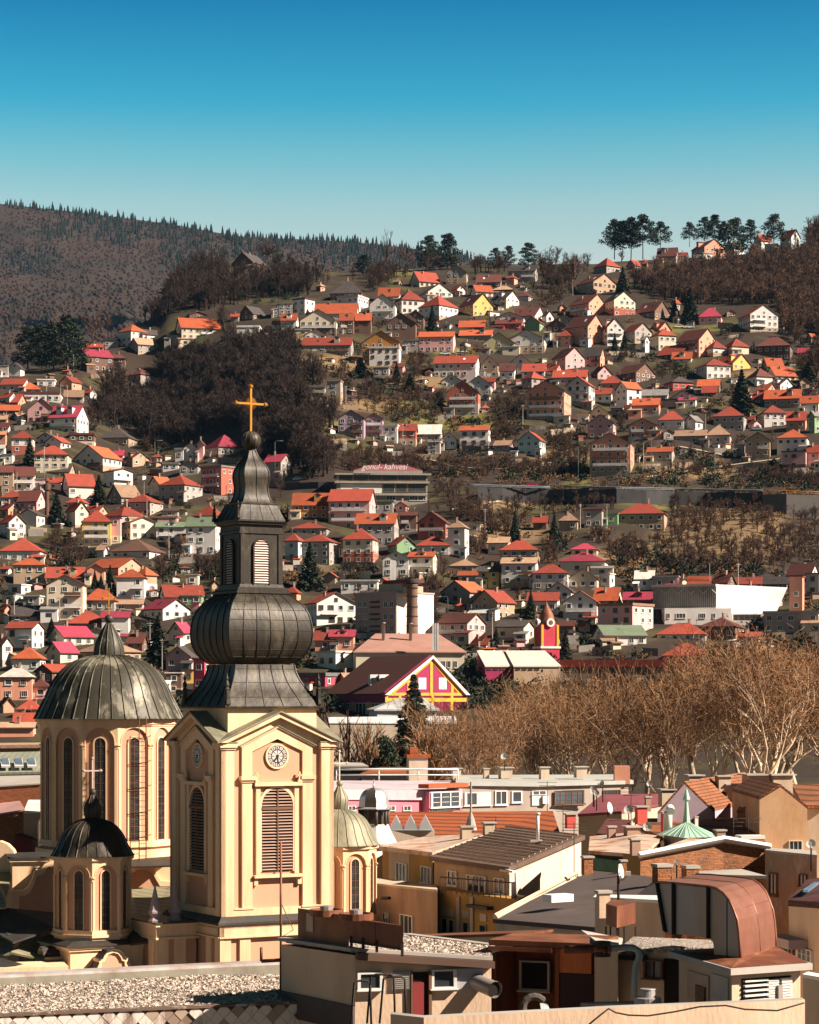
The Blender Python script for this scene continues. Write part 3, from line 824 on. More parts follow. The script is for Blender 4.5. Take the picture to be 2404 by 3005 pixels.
for _ in range(6000):
    if nf >= 95: break
    a = fr.choice(base); x = fr.uniform(a[0]-30, a[1]+30); yb = a[3]+fr.uniform(-30, 16); w = fr.uniform(14, 30); hh = fr.uniform(6, 12)
    if not (0 < x < 2400 and ridge(x)+40 < yb < 2090) or (300 < x < 900 and 900 < yb < 1350) or (1300 < x and 1380 < yb < 1700): continue
    if any(x+w/2 > h[0]+3 and x-w/2 < h[1]-3 and h[2] < yb < h[3]+hh for h in HB): continue
    house('Y', x-w/2, x-w/2+w*fr.uniform(.2, .8), x+w/2, yb-hh-fr.uniform(3, 6), yb-hh, yb, fr.choice('FFLRR'), fr.choice('wggcktb'), fr.choice('orkktgwd'), False); nf += 1
PL_ = MB(); PL_.tube([(0, 0, -1), (0, 0, 8)], [.14, .09], 5); PL_.tube([(-.8, 0, 7.6), (.8, 0, 7.6)], .07, 4); PL_.tube([(-.5, 0, 7.1), (.5, 0, 7.1)], .06, 4); pme = bpy.data.meshes.new('utility_pole'); pme.from_pydata(PL_.v, [], PL_.f); pme.materials.append(CAPM)
for i in range(34):
    a = fr.choice(base); x = fr.choice([a[0]-5, a[1]+5]); yb = a[3]+3
    if not (10 < x < 2390 and yb < 2050): continue
    o = bpy.data.objects.new('utility_pole', pme); COL.objects.link(o); o.location = ground_pt(x, yb); o.rotation_euler = (0, 0, fr.random()*3); o['group'] = 'utility poles'
    HS.append(dict(o=o, cx=x, cy=yb, w='', r='', ty='U', st=1, bal=0, sz=2, nm='pole'))
WLIST = []; nf = 0
for _ in range(9000):
    if nf >= 110: break
    a = fr.choice(base); x = fr.uniform(a[0]-20, a[1]+20); yb = a[3]+fr.uniform(5, 30); w = fr.uniform(35, 90)
    if not (20 < x < 2380 and ridge(x)+50 < yb < 2080) or (300 < x < 900 and 900 < yb < 1350) or (1300 < x and 1400 < yb < 1700): continue
    if any(x+w/2 > h[0]-2 and x-w/2 < h[1]+2 and h[2] < yb < h[3]+12 for h in HB) or any(abs(x-q[0]) < 60 and abs(yb-q[1]) < 12 for q in WLIST): continue
    b = MB(); n_ = 5; hg = fr.uniform(1.3, 2.6); sl_ = fr.uniform(-.12, .12)
    for i in range(n_):
        P_ = []
        for j in (i, i+1): px = x-w/2+w*j/n_; rw = yb+sl_*(px-x); D_ = float(depth(px, rw)); P_.append((WX(px, D_), D_, WZ(rw, D_)))
        z1 = (P_[0][2]+P_[1][2])/2; b.prism([P_[0][:2], P_[1][:2], (P_[1][0], P_[1][1]+.4), (P_[0][0], P_[0][1]+.4)], z1-1.5, z1+hg)
    kc = fr.choice('ggctb'); o = b.build('garden_wall', mat('terrace_'+kc, dict(g=(.20,.18,.16), c=(.38,.31,.24), t=(.22,.16,.11), b=(.11,.085,.07))[kc], .95, 0, .3, .5, rnd=.2)); o['group'] = 'low walls holding the terraces and lanes'; WLIST.append((x, yb)); nf += 1
    HS.append(dict(o=o, cx=x, cy=yb, w=kc, r='', ty='W', st=1, bal=0, sz=w, nm='wall'))
LM = [('the golden church cross', 752, 1180), ('the copper onion spire', 745, 1850), ('the big ribbed church dome', 320, 2010), ('the cafe with rooftop lettering', 1135, 1400),
 ('the white hall with slatted front', 2110, 1760), ('the concrete block beside the brick chimney', 1160, 1810), ('the purple gabled hall', 1170, 2030), ('the red and yellow clock turret', 1605, 1840),
 ('the tall dark spruce on the slope', 2175, 1150), ('the big orange gabled house', 1795, 1330), ('the teal gabled house', 1560, 1305), ('the yellow balcony flats', 280, 1545),
 ('the five tall crest pines', 1870, 680), ('the pine clump on the left crest', 140, 1000), ('the twin round crest pines', 1300, 720), ('the spruce below the crest woods', 2030, 880),
 ('the white chalet at the wood edge', 2220, 930), ('the brick house with white balconies', 1360, 1165), ('the lone hip-roofed house under the retaining wall', 1885, 1520), ('the wide spruce by the big dome', 465, 1880),
 ('the slim spruces in the left quarter', 310, 1690), ('the dark wooden minaret', 140, 1450), ('the long orange barn above the ravine', 575, 960), ('the crimson mansard house', 1715, 1630), ('the spruce beside the onion spire', 910, 1690), ('the concrete garden wall', 235, 1615)]
ORD = ['nearest', 'second nearest', 'third nearest', 'fourth nearest', 'fifth nearest', 'sixth nearest', 'seventh nearest', 'eighth nearest', 'ninth nearest', 'tenth nearest', 'eleventh nearest', 'twelfth nearest', 'thirteenth nearest', 'fourteenth nearest', 'fifteenth nearest', 'sixteenth nearest']
TN = dict(L='gabled', R='gabled', H='hip-roofed', P='pyramid-roofed', F='flat-roofed')
buck = {}
for h in HS:
    bl = min(LM, key=lambda l: math.hypot(h['cx']-l[1], h['cy']-l[2]) + (0 if math.hypot(h['cx']-l[1], h['cy']-l[2]) > 25 else 500))
    dx, dy = h['cx']-bl[1], h['cy']-bl[2]; h['d'] = math.hypot(dx, dy)
    dr = ('left of' if dx < 0 else 'right of') if abs(dx) > abs(dy) else ('above' if dy < 0 else 'below')
    h['loc'] = dr+' '+bl[0]; buck.setdefault((h['w'], h['r'], h['ty'] in 'LR' and 'L' or h['ty'], h['nm'], h['loc']), []).append(h)
for key, hs in buck.items():
    hs.sort(key=lambda h: h['d'])
    for i, h in enumerate(hs):
        if h['nm'] == 'pole':
            h['o']['label'] = 'thin grey utility pole, %s %s' % (ORD[i], h['loc']) if len(hs) > 1 else 'thin grey utility pole standing '+h['loc']
            h['o']['category'] = 'utility pole'; continue
        if h['nm'] == 'wall':
            h['o']['label'] = 'low %s terrace wall, %s such %s' % (dict(g='grey', c='cream', t='tan', b='dark')[h['w']], ORD[i], h['loc']) if len(hs) > 1 else 'low %s terrace wall %s' % (dict(g='grey', c='cream', t='tan', b='dark')[h['w']], h['loc'])
            h['o']['category'] = 'wall'; continue
        head = '%s %s %s, %s roof' % (WNAME[h['w']], TN[h['ty']], 'house' if h['nm'] == 'house' else 'outbuilding', RNAME[h['r']])
        if len(hs) == 1: lab = head+', '+h['loc']
        else: lab = head+', '+ORD[i]+' such '+h['loc']
        if len(hs) == 1 and h['st'] >= 3: lab = lab.replace(' house', ' %s-storey house' % {3: 'three', 4: 'four'}.get(h['st'], 'tall'), 1) if len(lab.split()) < 16 else lab
        if len(lab.split()) > 16: lab = lab.replace(' such ', ' ').replace(', ', ' under ', 1).replace(' roof', '', 1) if False else lab.replace('big ribbed church dome', 'big church dome').replace('dark spruce on', 'spruce on').replace('hip-roofed house under', 'house under').replace('slim spruces in', 'spruces in')
        lab = lab if len(lab.split()) <= 16 else lab.replace(' '+TN[h['ty']], '', 1)
        lab = lab if len(lab.split()) <= 16 else lab.replace(' such ', ' ')
        lab = lab if len(lab.split()) <= 16 else lab.replace(' roof,', ' roof', 1).replace('the lone hip-roofed', 'the lone').replace('beside the brick', 'by brick')
        h['o']['label'] = lab; h['o']['category'] = 'house' if h['nm'] == 'house' else 'outbuilding'
# ------------------------------------------------------------- woods (masses)
rs = np.random.RandomState(21)
def inpoly(x, y, P):
    c = np.zeros(len(x), bool); n = len(P)
    for i in range(n):
        x1, y1 = P[i]; x2, y2 = P[(i+1) % n]
        c ^= ((y1 > y) != (y2 > y)) & (x < (x2-x1)*(y-y1)/(y2-y1+1e-9)+x1)
    return c
HBA = np.array(HB)
def clear(x, y, hp, pad=0):
    ok = np.ones(len(x), bool)
    for a, b, c, d in HBA:
        inside = (x > a-hp*.22) & (x < b+hp*.22) & (y > c) & (y-hp*.75 < d) & (y > d-22)
        inside |= (x > a) & (x < b) & (y > c) & (y < d+2)
        ok &= ~inside
    return ok
farb = [bare_q(np.random.RandomState(i), n1=9, n2=7, n3=5, w=.0115) for i in range(5)]
def wood(name, P, n, h, label, protos=None, m=None, kind='stuff', hj=.3):
    P = np.array(P, float); lo, hi = P.min(0), P.max(0); x = rs.uniform(lo[0], hi[0], n*3); y = rs.uniform(lo[1], hi[1], n*3)
    k = inpoly(x, y, P) & (y > ridge(x)+1); x, y = x[k], y[k]; D = depth(x, y); hp = h/D*F
    k = clear(x, y, hp); x, y, D = x[k][:n], y[k][:n], D[k][:n]
    pts = np.stack([(x-PX0)/F*D, D, ZC-(y-H0)/F*D-.3], 1); hs = h*(1-hj+2*hj*rs.rand(len(x)))
    o = scatter(name, protos or farb, pts, hs, m or TWIG); o['kind'] = kind
    o['label'] = label; return o
wood('ravine_wood', [(470,860),(560,800),(690,790),(1000,835),(980,860),(760,880),(560,925),(520,930),(420,975),(360,1010)], 420, 10, 'dark bare wood covering the shoulder under the hilltop house', m=TWIGSH)
wood('ravine_wood', [(370,1010),(560,960),(700,940),(880,960),(860,1060),(960,1140),(980,1260),(960,1400),(840,1420),(600,1330),(430,1300),(300,1250),(220,1200),(200,1090),(280,1060)], 1500, 10, 'dark bare wood filling the steep ravine behind the church cross', m=TWIGSH)
wood('crest_wood', [(690,800),(1000,825),(1240,800),(1600,790),(1760,790),(1720,850),(1500,850),(1250,830),(1020,880),(760,860)], 420, 8, 'bare brown trees along the crest of the hill')
wood('slope_wood', [(1760,770),(2404,715),(2460,740),(2460,1040),(2380,1130),(2300,1050),(2270,900),(2130,890),(1990,900),(1900,860),(1830,830)], 1300, 9, 'bare brown wood on the slope below the crest houses')
wood('slope_wood', [(1760,780),(2404,725),(2460,750),(2460,1040),(2380,1130),(2300,1050),(2270,900),(2130,890),(1990,900),(1900,860),(1830,830)], 600, 8, 'paler bare trees mixed into the slope wood', m=mat('twig_mid', (.17,.10,.062), .95, rnd=0))
wood('crest_edge_wood', [(2300,705),(2460,690),(2460,730),(2300,740)], 60, 12, 'bare trees on the crest at the right edge')
wood('road_scrub', [(950,1290),(1150,1330),(1500,1370),(1700,1330),(2404,1440),(2460,1440),(2460,1300),(2300,1390),(2000,1400),(1700,1400),(1300,1400),(960,1380)], 620, 4.5, 'bare scrub along the slope above the main road')
wood('bank_scrub', [(1260,1440),(1480,1450),(2380,1480),(2460,1690),(2300,1680),(1850,1690),(1750,1600),(1560,1560),(1400,1480),(1300,1480)], 560, 4.5, 'bare brown scrub on the bank below the retaining wall')
wood('garden_scrub', [(800,980),(1200,1130),(1500,1200),(1300,1260),(950,1240),(800,1100)], 200, 5, 'bare garden trees on the terraces of the mid slope')
wood('garden_scrub', [(1100,800),(1800,850),(2404,1080),(2404,1350),(1500,1330),(1100,1100)], 1500, 5.0, 'bare garden trees scattered between the upper hillside houses')
wood('garden_scrub', [(0,1130),(450,1300),(700,1480),(700,1760),(0,1760)], 1300, 5.2, 'bare garden trees scattered between the houses of the left slope')
wood('garden_scrub', [(850,1500),(1400,1500),(1900,1800),(1500,1900),(850,1750)], 1300, 5.5, 'bare garden trees scattered between the houses of the middle slope')
gp = [leafq(np.random.RandomState(i).normal(size=(70, 3))*np.array([.26, .26, .2])+np.array([0, 0, .4]), .14, np.random.RandomState(i)) for i in (1, 2, 3)]
wood('evergreen_scrub', [(0,1100),(500,1300),(700,1700),(700,2100),(0,2100)], 420, 3.2, 'dark evergreen bushes between the houses of the left slope', gp, NEED)
wood('evergreen_scrub', [(700,850),(1700,800),(2404,1000),(2404,1450),(1300,1400),(1000,1250),(760,1000)], 700, 3., 'dark evergreen bushes between the upper hillside houses', gp, NEED)
wood('evergreen_scrub', [(850,1450),(2404,1700),(2404,2050),(850,2100)], 500, 3.4, 'dark evergreen bushes between the lower houses of the valley', gp, NEED)
wood('dry_scrub', [(700,950),(1700,850),(2404,1080),(2404,1480),(1300,1420),(900,1300)], 900, 2.4, 'dry tan bushes over the hillside gardens', gp, mat('dry_leaves', (.16,.095,.045), .95, rnd=0))
wood('dry_scrub', [(0,1150),(500,1300),(850,1500),(2404,1480),(2404,2000),(0,2100)], 1300, 2.4, 'dry tan bushes over the lower gardens', gp, mat('dry_leaves', (.16,.095,.045), .95, rnd=0))
wood('grass_tufts', [(1150,1090),(1500,1130),(1540,1250),(1200,1270),(1000,1230)], 260, .9, 'low tufts on the grassy terraces', m=mat('tuft_olive', (.12,.11,.035), .95, rnd=0))
# far mountain woods
n = 5200; x = rs.uniform(-50, 1500, n); t = rs.rand(n)**1.3; r = np.interp(x, mrx, mry); y = r+t*300
k = (fbm(x, y*2.2, 90, 9)+.9*(1-t*2.6) > .15) | (t < .03); x, y, r = x[k], y[k], r[k]; D = mdepth(x, np.maximum(y, r))
def cone(h, rad, seed):
    q = []; 
    for (z0, z1, rr) in ((.05, .55, 1.), (.35, .8, .72), (.6, 1., .45)):
        for i in range(6):
            a, b = i*1.047+seed, (i+1)*1.047+seed; q.append([(0, 0, z1), (0, 0, z1), (rr*rad*math.cos(a), rr*rad*math.sin(a), z0), (rr*rad*math.cos(b), rr*rad*math.sin(b), z0)])
    return np.array(q)
def cone3(seed):
    q = cone(1, .2, seed)[:, [0, 2, 3]]; return q
o = scatter('mountain_conifers', [cone3(0), cone3(.5)], np.stack([(x-PX0)/F*D, D, ZC-(y-H0)/F*D-1], 1), rs.uniform(7, 20, len(x)), FARN); o['kind'] = 'stuff'; o['label'] = 'dark conifers dotting the far mountain'
n = 13000; x = rs.uniform(-50, 1500, n); t = rs.rand(n); r = np.interp(x, mrx, mry); y = r+5+t*500; D = mdepth(x, y)
pq = []
for i in range(7):
    a, b_ = i*.8976, (i+1)*.8976; c0, c1 = (math.cos(a), math.sin(a)), (math.cos(b_), math.sin(b_))
    L0, L1, M0, M1 = (.45*c0[0], .45*c0[1], .1), (.45*c1[0], .45*c1[1], .1), (.42*c0[0], .42*c0[1], .55), (.42*c1[0], .42*c1[1], .55); pq += [[L0, L1, M1], [L0, M1, M0], [M0, M1, (0, 0, .9)]]
puff = np.array(pq)
o = scatter('mountain_wood', [puff], np.stack([(x-PX0)/F*D, D, ZC-(y-H0)/F*D-1], 1), rs.uniform(3, 7, n), FARB); o['kind'] = 'stuff'; o['label'] = 'bare brown broadleaf wood on the far mountain'

# ------------------------------------------------------------- single conifers and bare trees on the hill
def proto_mesh(name, q, m): return quads_to_obj(name, q, m, False)
def trunk_mesh(name, h, r0, m):
    b = MB(); b.tube([(0, 0, -.5/10), (0.01, 0, h*.5), (0, 0, h)], [r0, r0*.7, r0*.2], 6)
    me = bpy.data.meshes.new(name); me.from_pydata(b.v, [], b.f); me.materials.append(m); me.update(); return me
PS = dict(spruce=[(trunk_mesh('trunk', .8, .012, BARK), proto_mesh('crown', spruce_q(np.random.RandomState(i), n=2800), NEED)) for i in (1, 2, 3)],
  pine=[(trunk_mesh('trunk', .9, .014, BARK), proto_mesh('crown', pine_q(np.random.RandomState(i), n=2400), NEED)) for i in (4, 5, 6)],
  fullpine=[(trunk_mesh('trunk', .9, .016, BARK), proto_mesh('crown', pine_q(np.random.RandomState(i), n=3000, bare=.12), NEED)) for i in (7, 8)],
  bare=[(trunk_mesh('trunk', .45, .016, BARK), proto_mesh('crown', bare_q(np.random.RandomState(i), n1=11, n2=8, n3=6, w=.009), TWIG)) for i in (1, 2, 3)],
  tan=[(trunk_mesh('trunk', .3, .02, BARK), proto_mesh('crown', bare_q(np.random.RandomState(i), n1=14, n2=8, n3=6, w=.013), TWIGL)) for i in (5, 6)],
  birch=[(trunk_mesh('trunk', .7, .012, WALL['w']), proto_mesh('crown', bare_q(np.random.RandomState(9), n1=14, n2=7, n3=5, w=.007, up=1.6), TWIG))],
  bigspruce=[(trunk_mesh('trunk', .8, .012, BARK), proto_mesh('crown', spruce_q(np.random.RandomState(15), n=9000, lay=24, ls=.6), NEED))],
  cypress=[(trunk_mesh('trunk', .3, .03, BARK), proto_mesh('crown', spruce_q(np.random.RandomState(12), n=500), NEED))])
TR = random.Random(8)
def tree(kind, t, x, y, h, label, cat='tree', group=None, ws=1., D=None, zb=None, name=None, m=None):
    px, row = tp(t, x, y); s = TILES[t][2]
    if D is None: D = float(depth(px, row)); loc = P3(px, row, D); hm = h*s*D/F
    else: top = WZ(row-h*s, D); loc = (WX(px, D), D, zb); hm = top-zb
    root = thing(name or {'fullpine': 'pine_tree', 'pine': 'pine_tree', 'spruce': 'spruce_tree', 'cypress': 'cypress', 'tan': 'bare_shrub', 'birch': 'bare_tree'}.get(kind, 'bare_tree'), loc, label, cat, group)
    a = TR.random()*6.28; tm, cm = TR.choice(PS[kind])
    for nm, me in (('trunk', tm), ('crown', cm)):
        o = bpy.data.objects.new(nm, me); COL.objects.link(o); o.parent = root; o.rotation_euler = (0, 0, a); o.scale = (hm*ws, hm*ws, hm)
        if nm == 'crown' and m: o.material_slots[0].link = 'OBJECT'; o.material_slots[0].material = m
    return root
tw = {'pine': 'pines on the crest'}
for (x, y, h, l) in [(430,335,230,'tall crest pine, leftmost of the five beside the orange roofs'),(482,340,228,'dense crest pine, second from the left in the group of five'),(535,335,245,'crest pine standing in the middle of the group of five'),(610,335,262,'tallest crest pine, fourth of the group of five'),(722,305,190,'crest pine leaning apart at the right of the group of five'),
  (905,262,145,'round crest pine left of the peach gabled house'),(1188,400,300,'tall pine with bare trunk in front of the grey-roofed crest house'),(1440,300,232,'dark pine before the white crest house with orange roof')]:
    tree('pine', 'C', x, y, h, l, 'pine', 'pines on the crest', ws=1.0)
for (x, y, h, l) in [(1000,225,140,'full crest pine rising behind the peach gabled house'),(1065,225,155,'tallest full pine behind the peach gabled crest house'),(1120,225,115,'small full pine right of the peach gabled crest house'),(1290,235,135,'ragged dark pine left of the crest house with balconies')]:
    tree('fullpine', 'C', x, y, h, l, 'pine', 'pines on the crest', ws=1.2)
for (x, y, h, l, w) in [(578,340,125,'low round pine alone on the middle crest',1.6),(990,310,212,'large round-headed pine, left of the central crest pair',1.1),(1110,300,214,'large round-headed pine, right of the central crest pair',1.25),(1410,290,118,'small crest pine, leftmost of three near the sky gap',1.2),(1492,290,132,'crest pine, middle one of three near the sky gap',1.1),(1620,290,150,'crest pine, biggest of three near the sky gap',1.3)]:
    tree('fullpine', 'B', x, y, h, l, 'pine', 'pines on the crest', ws=w)
for (x, y, h, l) in [(178,1140,250,'dark pine, leftmost of the clump on the left crest'),(265,1150,275,'dark pine, second of the clump on the left crest'),(340,1150,290,'dark pine, third of the clump on the left crest'),(425,1160,335,'tallest dark pine of the clump on the left crest')]:
    tree('fullpine', 'A', x, y, h, l, 'pine', 'pines on the left crest', ws=1.15)
for (t, x, y, h, l, w) in [('B',1010,710,185,'dark conifer in front of the white hip-roofed house',.9),('B',560,985,125,'dark bushy conifer under the long barn',2.2),('B',785,1015,130,'small dark spruce below the white annex',1),('B',870,1075,120,'broad dark conifer on the mid slope terraces',1.5),
  ('C',908,745,225,'large dark spruce below the crest woods',1.15),('C',812,735,135,'shorter spruce left of the large dark spruce',1.2),('C',432,935,125,'spruce in front of the white balcony house',.9),('C',492,935,140,'dark spruce right of the white balcony house',.9),('C',482,565,175,'dark spruce beside the stack of white roofs near the crest',1.1),
  ('H',940,600,490,'tall dark spruce among the right slope houses',1.25),('C',1655,1120,130,'dark shrubby conifer at the right edge slope',1.8),('H',1520,395,180,'dark conifer right of the white dormer house',1.1),
  ('D',715,1070,228,'pointed spruce beside the white house with brown roof',1.15),('D',215,770,198,'spruce in front of the crimson-roofed cream house',1.05),('D',410,1205,245,'spruce next to the dark wooden minaret',1.2),
  ('E',930,560,255,'blue-green spruce in front of the white balcony house',.95),('E',800,505,155,'slim spruce left of the blue-green spruce',.9),('E',853,505,120,'small spruce between the two slim spruces',1),('E',1330,1170,440,'large loose spruce right of the big ribbed dome',1.1),('E',435,890,140,'small spruce below the tall cream gabled house',1.3),
  ('Q',270,1430,345,'broad spruce right of the copper onion spire',1.15),('J',185,355,185,'slim dark spruce beside the pale greenhouse',.8),('J',385,335,160,'slim dark spruce left of the crimson mansard house',.8),('J',265,715,145,'spruce behind the red clock turret',.95),('J',90,875,115,'small spruce near the pale corrugated roofs',1.2),('J',440,925,160,'dark spruce right of the red clock turret',.9)]:
    tree('spruce', t, x, y, h, l, 'spruce', 'conifers between the houses', ws=w)
for (x, l) in [(868,'small cypress at the end of the white garden fence'),(940,'small cypress alone in the green terrace'),(1016,'left one of the paired small cypresses'),(1040,'right one of the paired small cypresses')]:
    tree('cypress', 'Q', x, 152, 50, l, 'cypress', 'cypresses on the green terrace', ws=.9)
for (k, t, x, y, h, l, w) in [('birch','B',728,335,265,'tall thin pale poplar standing out on the crest',.6),('bare','B',845,330,185,'bare round tree right of the tall poplar',1.2),('birch','B',982,340,190,'white-stemmed birch before the round pines',.7),('birch','B',888,345,150,'thin white birch between bare crest trees',.6),('bare','B',1290,305,115,'bare tree left of the three small crest pines',1.3),
  ('bare','A',592,1025,245,'tall bare tree right of the left crest pine clump',1.),('bare','A',686,955,165,'lone thin bare tree on the left crest',.7),('bare','A',1685,505,190,'broad bare tree beside the hilltop house',1.5),('bare','C',70,345,90,'bare tree on the crest before the sky',1.2),('bare','C',178,545,265,'large bare tree left of the tan chalet',1.),('bare','C',20,380,120,'bare tree on the crest at the sky gap',1.2),
  ('bare','A',975,850,90,'small bare tree above the left crest houses',1.2),('bare','B',1040,320,130,'bare tree under the round pines',1.),('bare','B',1700,320,130,'bare tree right of the three small pines',1.3),('bare','B',690,600,90,'bare garden tree before the white dark-roofed house',1.2),
  ('tan','D',1320,1410,125,'round tan bush in front of the pale grey flats',1.),('tan','D',1215,1400,80,'small tan bush left of the round one',1.2),('bare','E',1330,390,200,'bare pinkish tree right of the orange-roofed balcony house',.9),('bare','Q',1100,1440,160,'pale bare birch behind the brick chimney',.8),('bare','D',430,1330,130,'bare tree below the left slope spruce',1.1),
  ('tan','Q',700,1180,100,'tan garden tree in the middle slope',1.1),('bare','D',1440,1000,120,'bare trees beside the brick block of flats',1.2),('bare','Q',620,80,120,'bare garden tree under the stone terrace',1.2),('bare','Q',60,760,150,'bare brown tree right of the lantern onion',1.1)]:
    tree(k, t, x, y, h, l, 'tree', 'bare trees', ws=w)
# ------------------------------------------------------------- plane trees of the park
def plane_mesh(seed):
    r_ = random.Random(seed); b = MB(); segs = []
    def grow(p, d, L, rad, lev):
        n = 4; pts = [p]; rr = [rad]; dd = Vector(d)
        for i in range(n):
            dd = (dd+Vector((r_.gauss(0, .16), r_.gauss(0, .16), r_.gauss(.05, .1)))).normalized(); p = p+dd*L/n; pts.append(p); rr.append(rad*(1-.55*(i+1)/n))
        b.tube(pts, rr, 6 if lev < 2 else 4, cap=False)
        if lev == 3: segs.append((pts[1], dd, L)); segs.append((pts[-1], dd, L)); return
        k = [3, 4, 4][lev] if lev else r_.choice([3, 4])
        for i in range(k):
            j = n if i == 0 else r_.randint(2, n); az = r_.random()*6.283; sp = [.55, .6, .8][lev]
            nd = (dd*1.+Vector((math.cos(az), math.sin(az), .25))*sp).normalized()
            grow(pts[j], nd, L*r_.uniform(.6, .85), rr[j]*.72, lev+1)
    grow(Vector((0, 0, -.02)), Vector((0, 0, 1)), .27, .019, 0)
    me = bpy.data.meshes.new('trunk'); me.from_pydata(b.v, [], b.f); me.materials.append(PLANEB); me.polygons.foreach_set('use_smooth', [True]*len(b.f)); me.update()
    q = np.random.RandomState(seed); p = np.array([s[0] for s in segs]); d = np.array([s[1] for s in segs]); m = len(p)
    out = []
    def sub(p, d, n, L, sp, w):
        idx = np.repeat(np.arange(len(p)), n); dd = d[idx]+q.normal(size=(len(idx), 3))*sp; dd[:, 2] += .12; dd /= np.linalg.norm(dd, axis=1)[:, None]
        a = p[idx]+q.normal(size=(len(idx), 3))*.006; e = a+dd*(L*(.5+q.rand(len(idx))))[:, None]; out.append(strip(a, e, w, w*.45, q)); return (a+e)/2, dd
    p2, d2 = sub(p, d, 4, .08, .7, .0010); p3, d3 = sub(p2, d2, 2, .05, .8, .0008); p4, d4 = sub(p3, d3, 1, .032, .9, .0008)
    k = q.rand(len(p4)) < .3; out.append(leafq(p4[k], .0045, q))
    z = np.concatenate(out); mi = np.zeros(len(z)); mi[-int(k.sum()):] = 1
    cm = quads_to_obj('crown', z, [TWIGL, mat('dead_leaves', (.20,.10,.045), .95, rnd=.1)], False, mi)
    return me, cm
PL = [plane_mesh(s) for s in (31, 32, 33, 34)]
pr = random.Random(77)
spots = []
def topz(me): a = np.zeros(len(me.vertices)*3); me.vertices.foreach_get('co', a); return float(np.percentile(a.reshape(-1,3)[:,2], 99.5))
for i in range(11): spots.append((1330+i*108+pr.uniform(-25, 25), 300+pr.uniform(-12, 12), 1965-i*7+pr.uniform(-25, 25)))
for i in range(13): spots.append((1300+i*95+pr.uniform(-25, 25), 350+pr.uniform(-15, 20), 1990-i*13+pr.uniform(-25, 20)))
spots += [(1245, 330, 2090), (1180, 310, 2150), (1290, 290, 2110), (1400, 275, 2080)]
for px, D, top in spots:
    top = float(np.interp(px, [1180, 1320, 1390, 1530, 1670, 1810, 1950, 2090, 2230, 2404], [2190, 2110, 2040, 2005, 1985, 1945, 1900, 1840, 1855, 1845]))+pr.uniform(-15, 45)
    zb = float(np.interp(D, [260, 355, 480], [5, 6, 17])); loc = (WX(px, D), D, zb); hm = WZ(top, D)-zb
    root = thing('plane_tree', loc, 'bare plane tree with pale bark in the park grove', 'plane tree', 'plane trees of the park grove')
    tm, cm = pr.choice(PL); a = pr.random()*6.28; hm /= topz(cm)
    for nm, me in (('trunk', tm), ('crown', cm)):
        o = bpy.data.objects.new(nm, me); COL.objects.link(o); o.parent = root; o.rotation_euler = (0, 0, a); o.scale = (hm*.95, hm*.95, hm)
tree('bigspruce', 'N', 570, 520, 468, 'blue-green spruce standing alone at the edge of the plane grove', 'spruce', D=300, zb=5.5, ws=1.15, m=NEEDB, name='spruce_tree')
tree('bare', 'N', 125, 560, 400, 'dark bare tree right of the clock tower gable', 'tree', D=290, zb=5.5, ws=.95)
tree('tan', 'N', 290, 640, 230, 'rusty brown tree low beside the dark bare tree', 'tree', D=270, zb=5.5, ws=.5)
tree('tan', 'N', 380, 640, 180, 'rusty small tree left of the blue-green spruce', 'tree', D=275, zb=5.5, ws=.5)
tree('fullpine', 'N', 400, 640, 150, 'low dark pine under the rusty trees', 'tree', D=268, zb=5.5, ws=.5)
for i, x in enumerate((640, 720, 800)): tree('tan', 'N', x, 640, 240+i*25, ['bushy bare tree just right of the blue-green spruce','bushy bare tree second right of the blue-green spruce','bushy bare tree third right of the blue-green spruce'][i], 'tree', D=285+i*8, zb=5.5, ws=.75)
# ------------------------------------------------------------- church
CREAM = mat('church_cream', (.80,.56,.35), .85, 0, .12, .4, (.54,.34,.19), .75, .6, 7., rnd=.02, bump=.08, bscale=9)
ROSE = mat('church_rose', (.56,.31,.20), .9, 0, .06, .6, (.47,.27,.175), .5, .4, 4., rnd=.02, bump=.1, bscale=9)
COPPER = mat('copper_dark', (.024,.019,.013), .5, .1, .3, 1.6, (.085,.072,.048), .8, .7, 2.5, rnd=.05, bump=.3, bscale=2.5, spec=.35, sharp=.07)
PATINA = mat('copper_patina', (.27,.26,.185), .62, .25, .25, 1.2, (.16,.15,.105), .8, .8, 3., rnd=.08, bump=.25, bscale=2.5, sharp=.07)
DOMEC = mat('dome_copper', (.055,.050,.036), .48, .1, .25, 1.2, (.24,.225,.17), .85, .55, 2.2, rnd=.03, bump=.2, bscale=2.5, sharp=.04)
SLATE = mat('dark_sheet', (.045,.040,.036), .6, .2, .3, 1., (.09,.085,.07), .6, .5)
GOLD = mat('gold_old', (.48,.21,.03), .45, .6, .25, 3., (.35,.18,.04), .5, 2., rnd=0)
LILAC = mat('lilac_stone', (.40,.32,.33), .9, rnd=.05)
LOUV = mat('louvre_wood', (.36,.24,.19), .8, 0, .3, 4., (.25,.13,.09), .6, 2.)
LOUVP = mat('louvre_pale', (.66,.50,.44), .8, 0, .2, 4.)
TH = R(29.4); U_ = (math.cos(TH), math.sin(TH)); V_ = (-math.sin(TH), math.cos(TH))
TC = (WX(650, 145), 145.); CT = (TC[0]+3.8*U_[0]+3.8*V_[0], TC[1]+3.8*U_[1]+3.8*V_[1])
church = thing('church', (CT[0], CT[1], 5), 'cream and rose orthodox church with copper onion spire, clock tower and ribbed domes', 'church')
def loc(c, a, b): return (c[0]+a*U_[0]+b*V_[0], c[1]+a*U_[1]+b*V_[1])
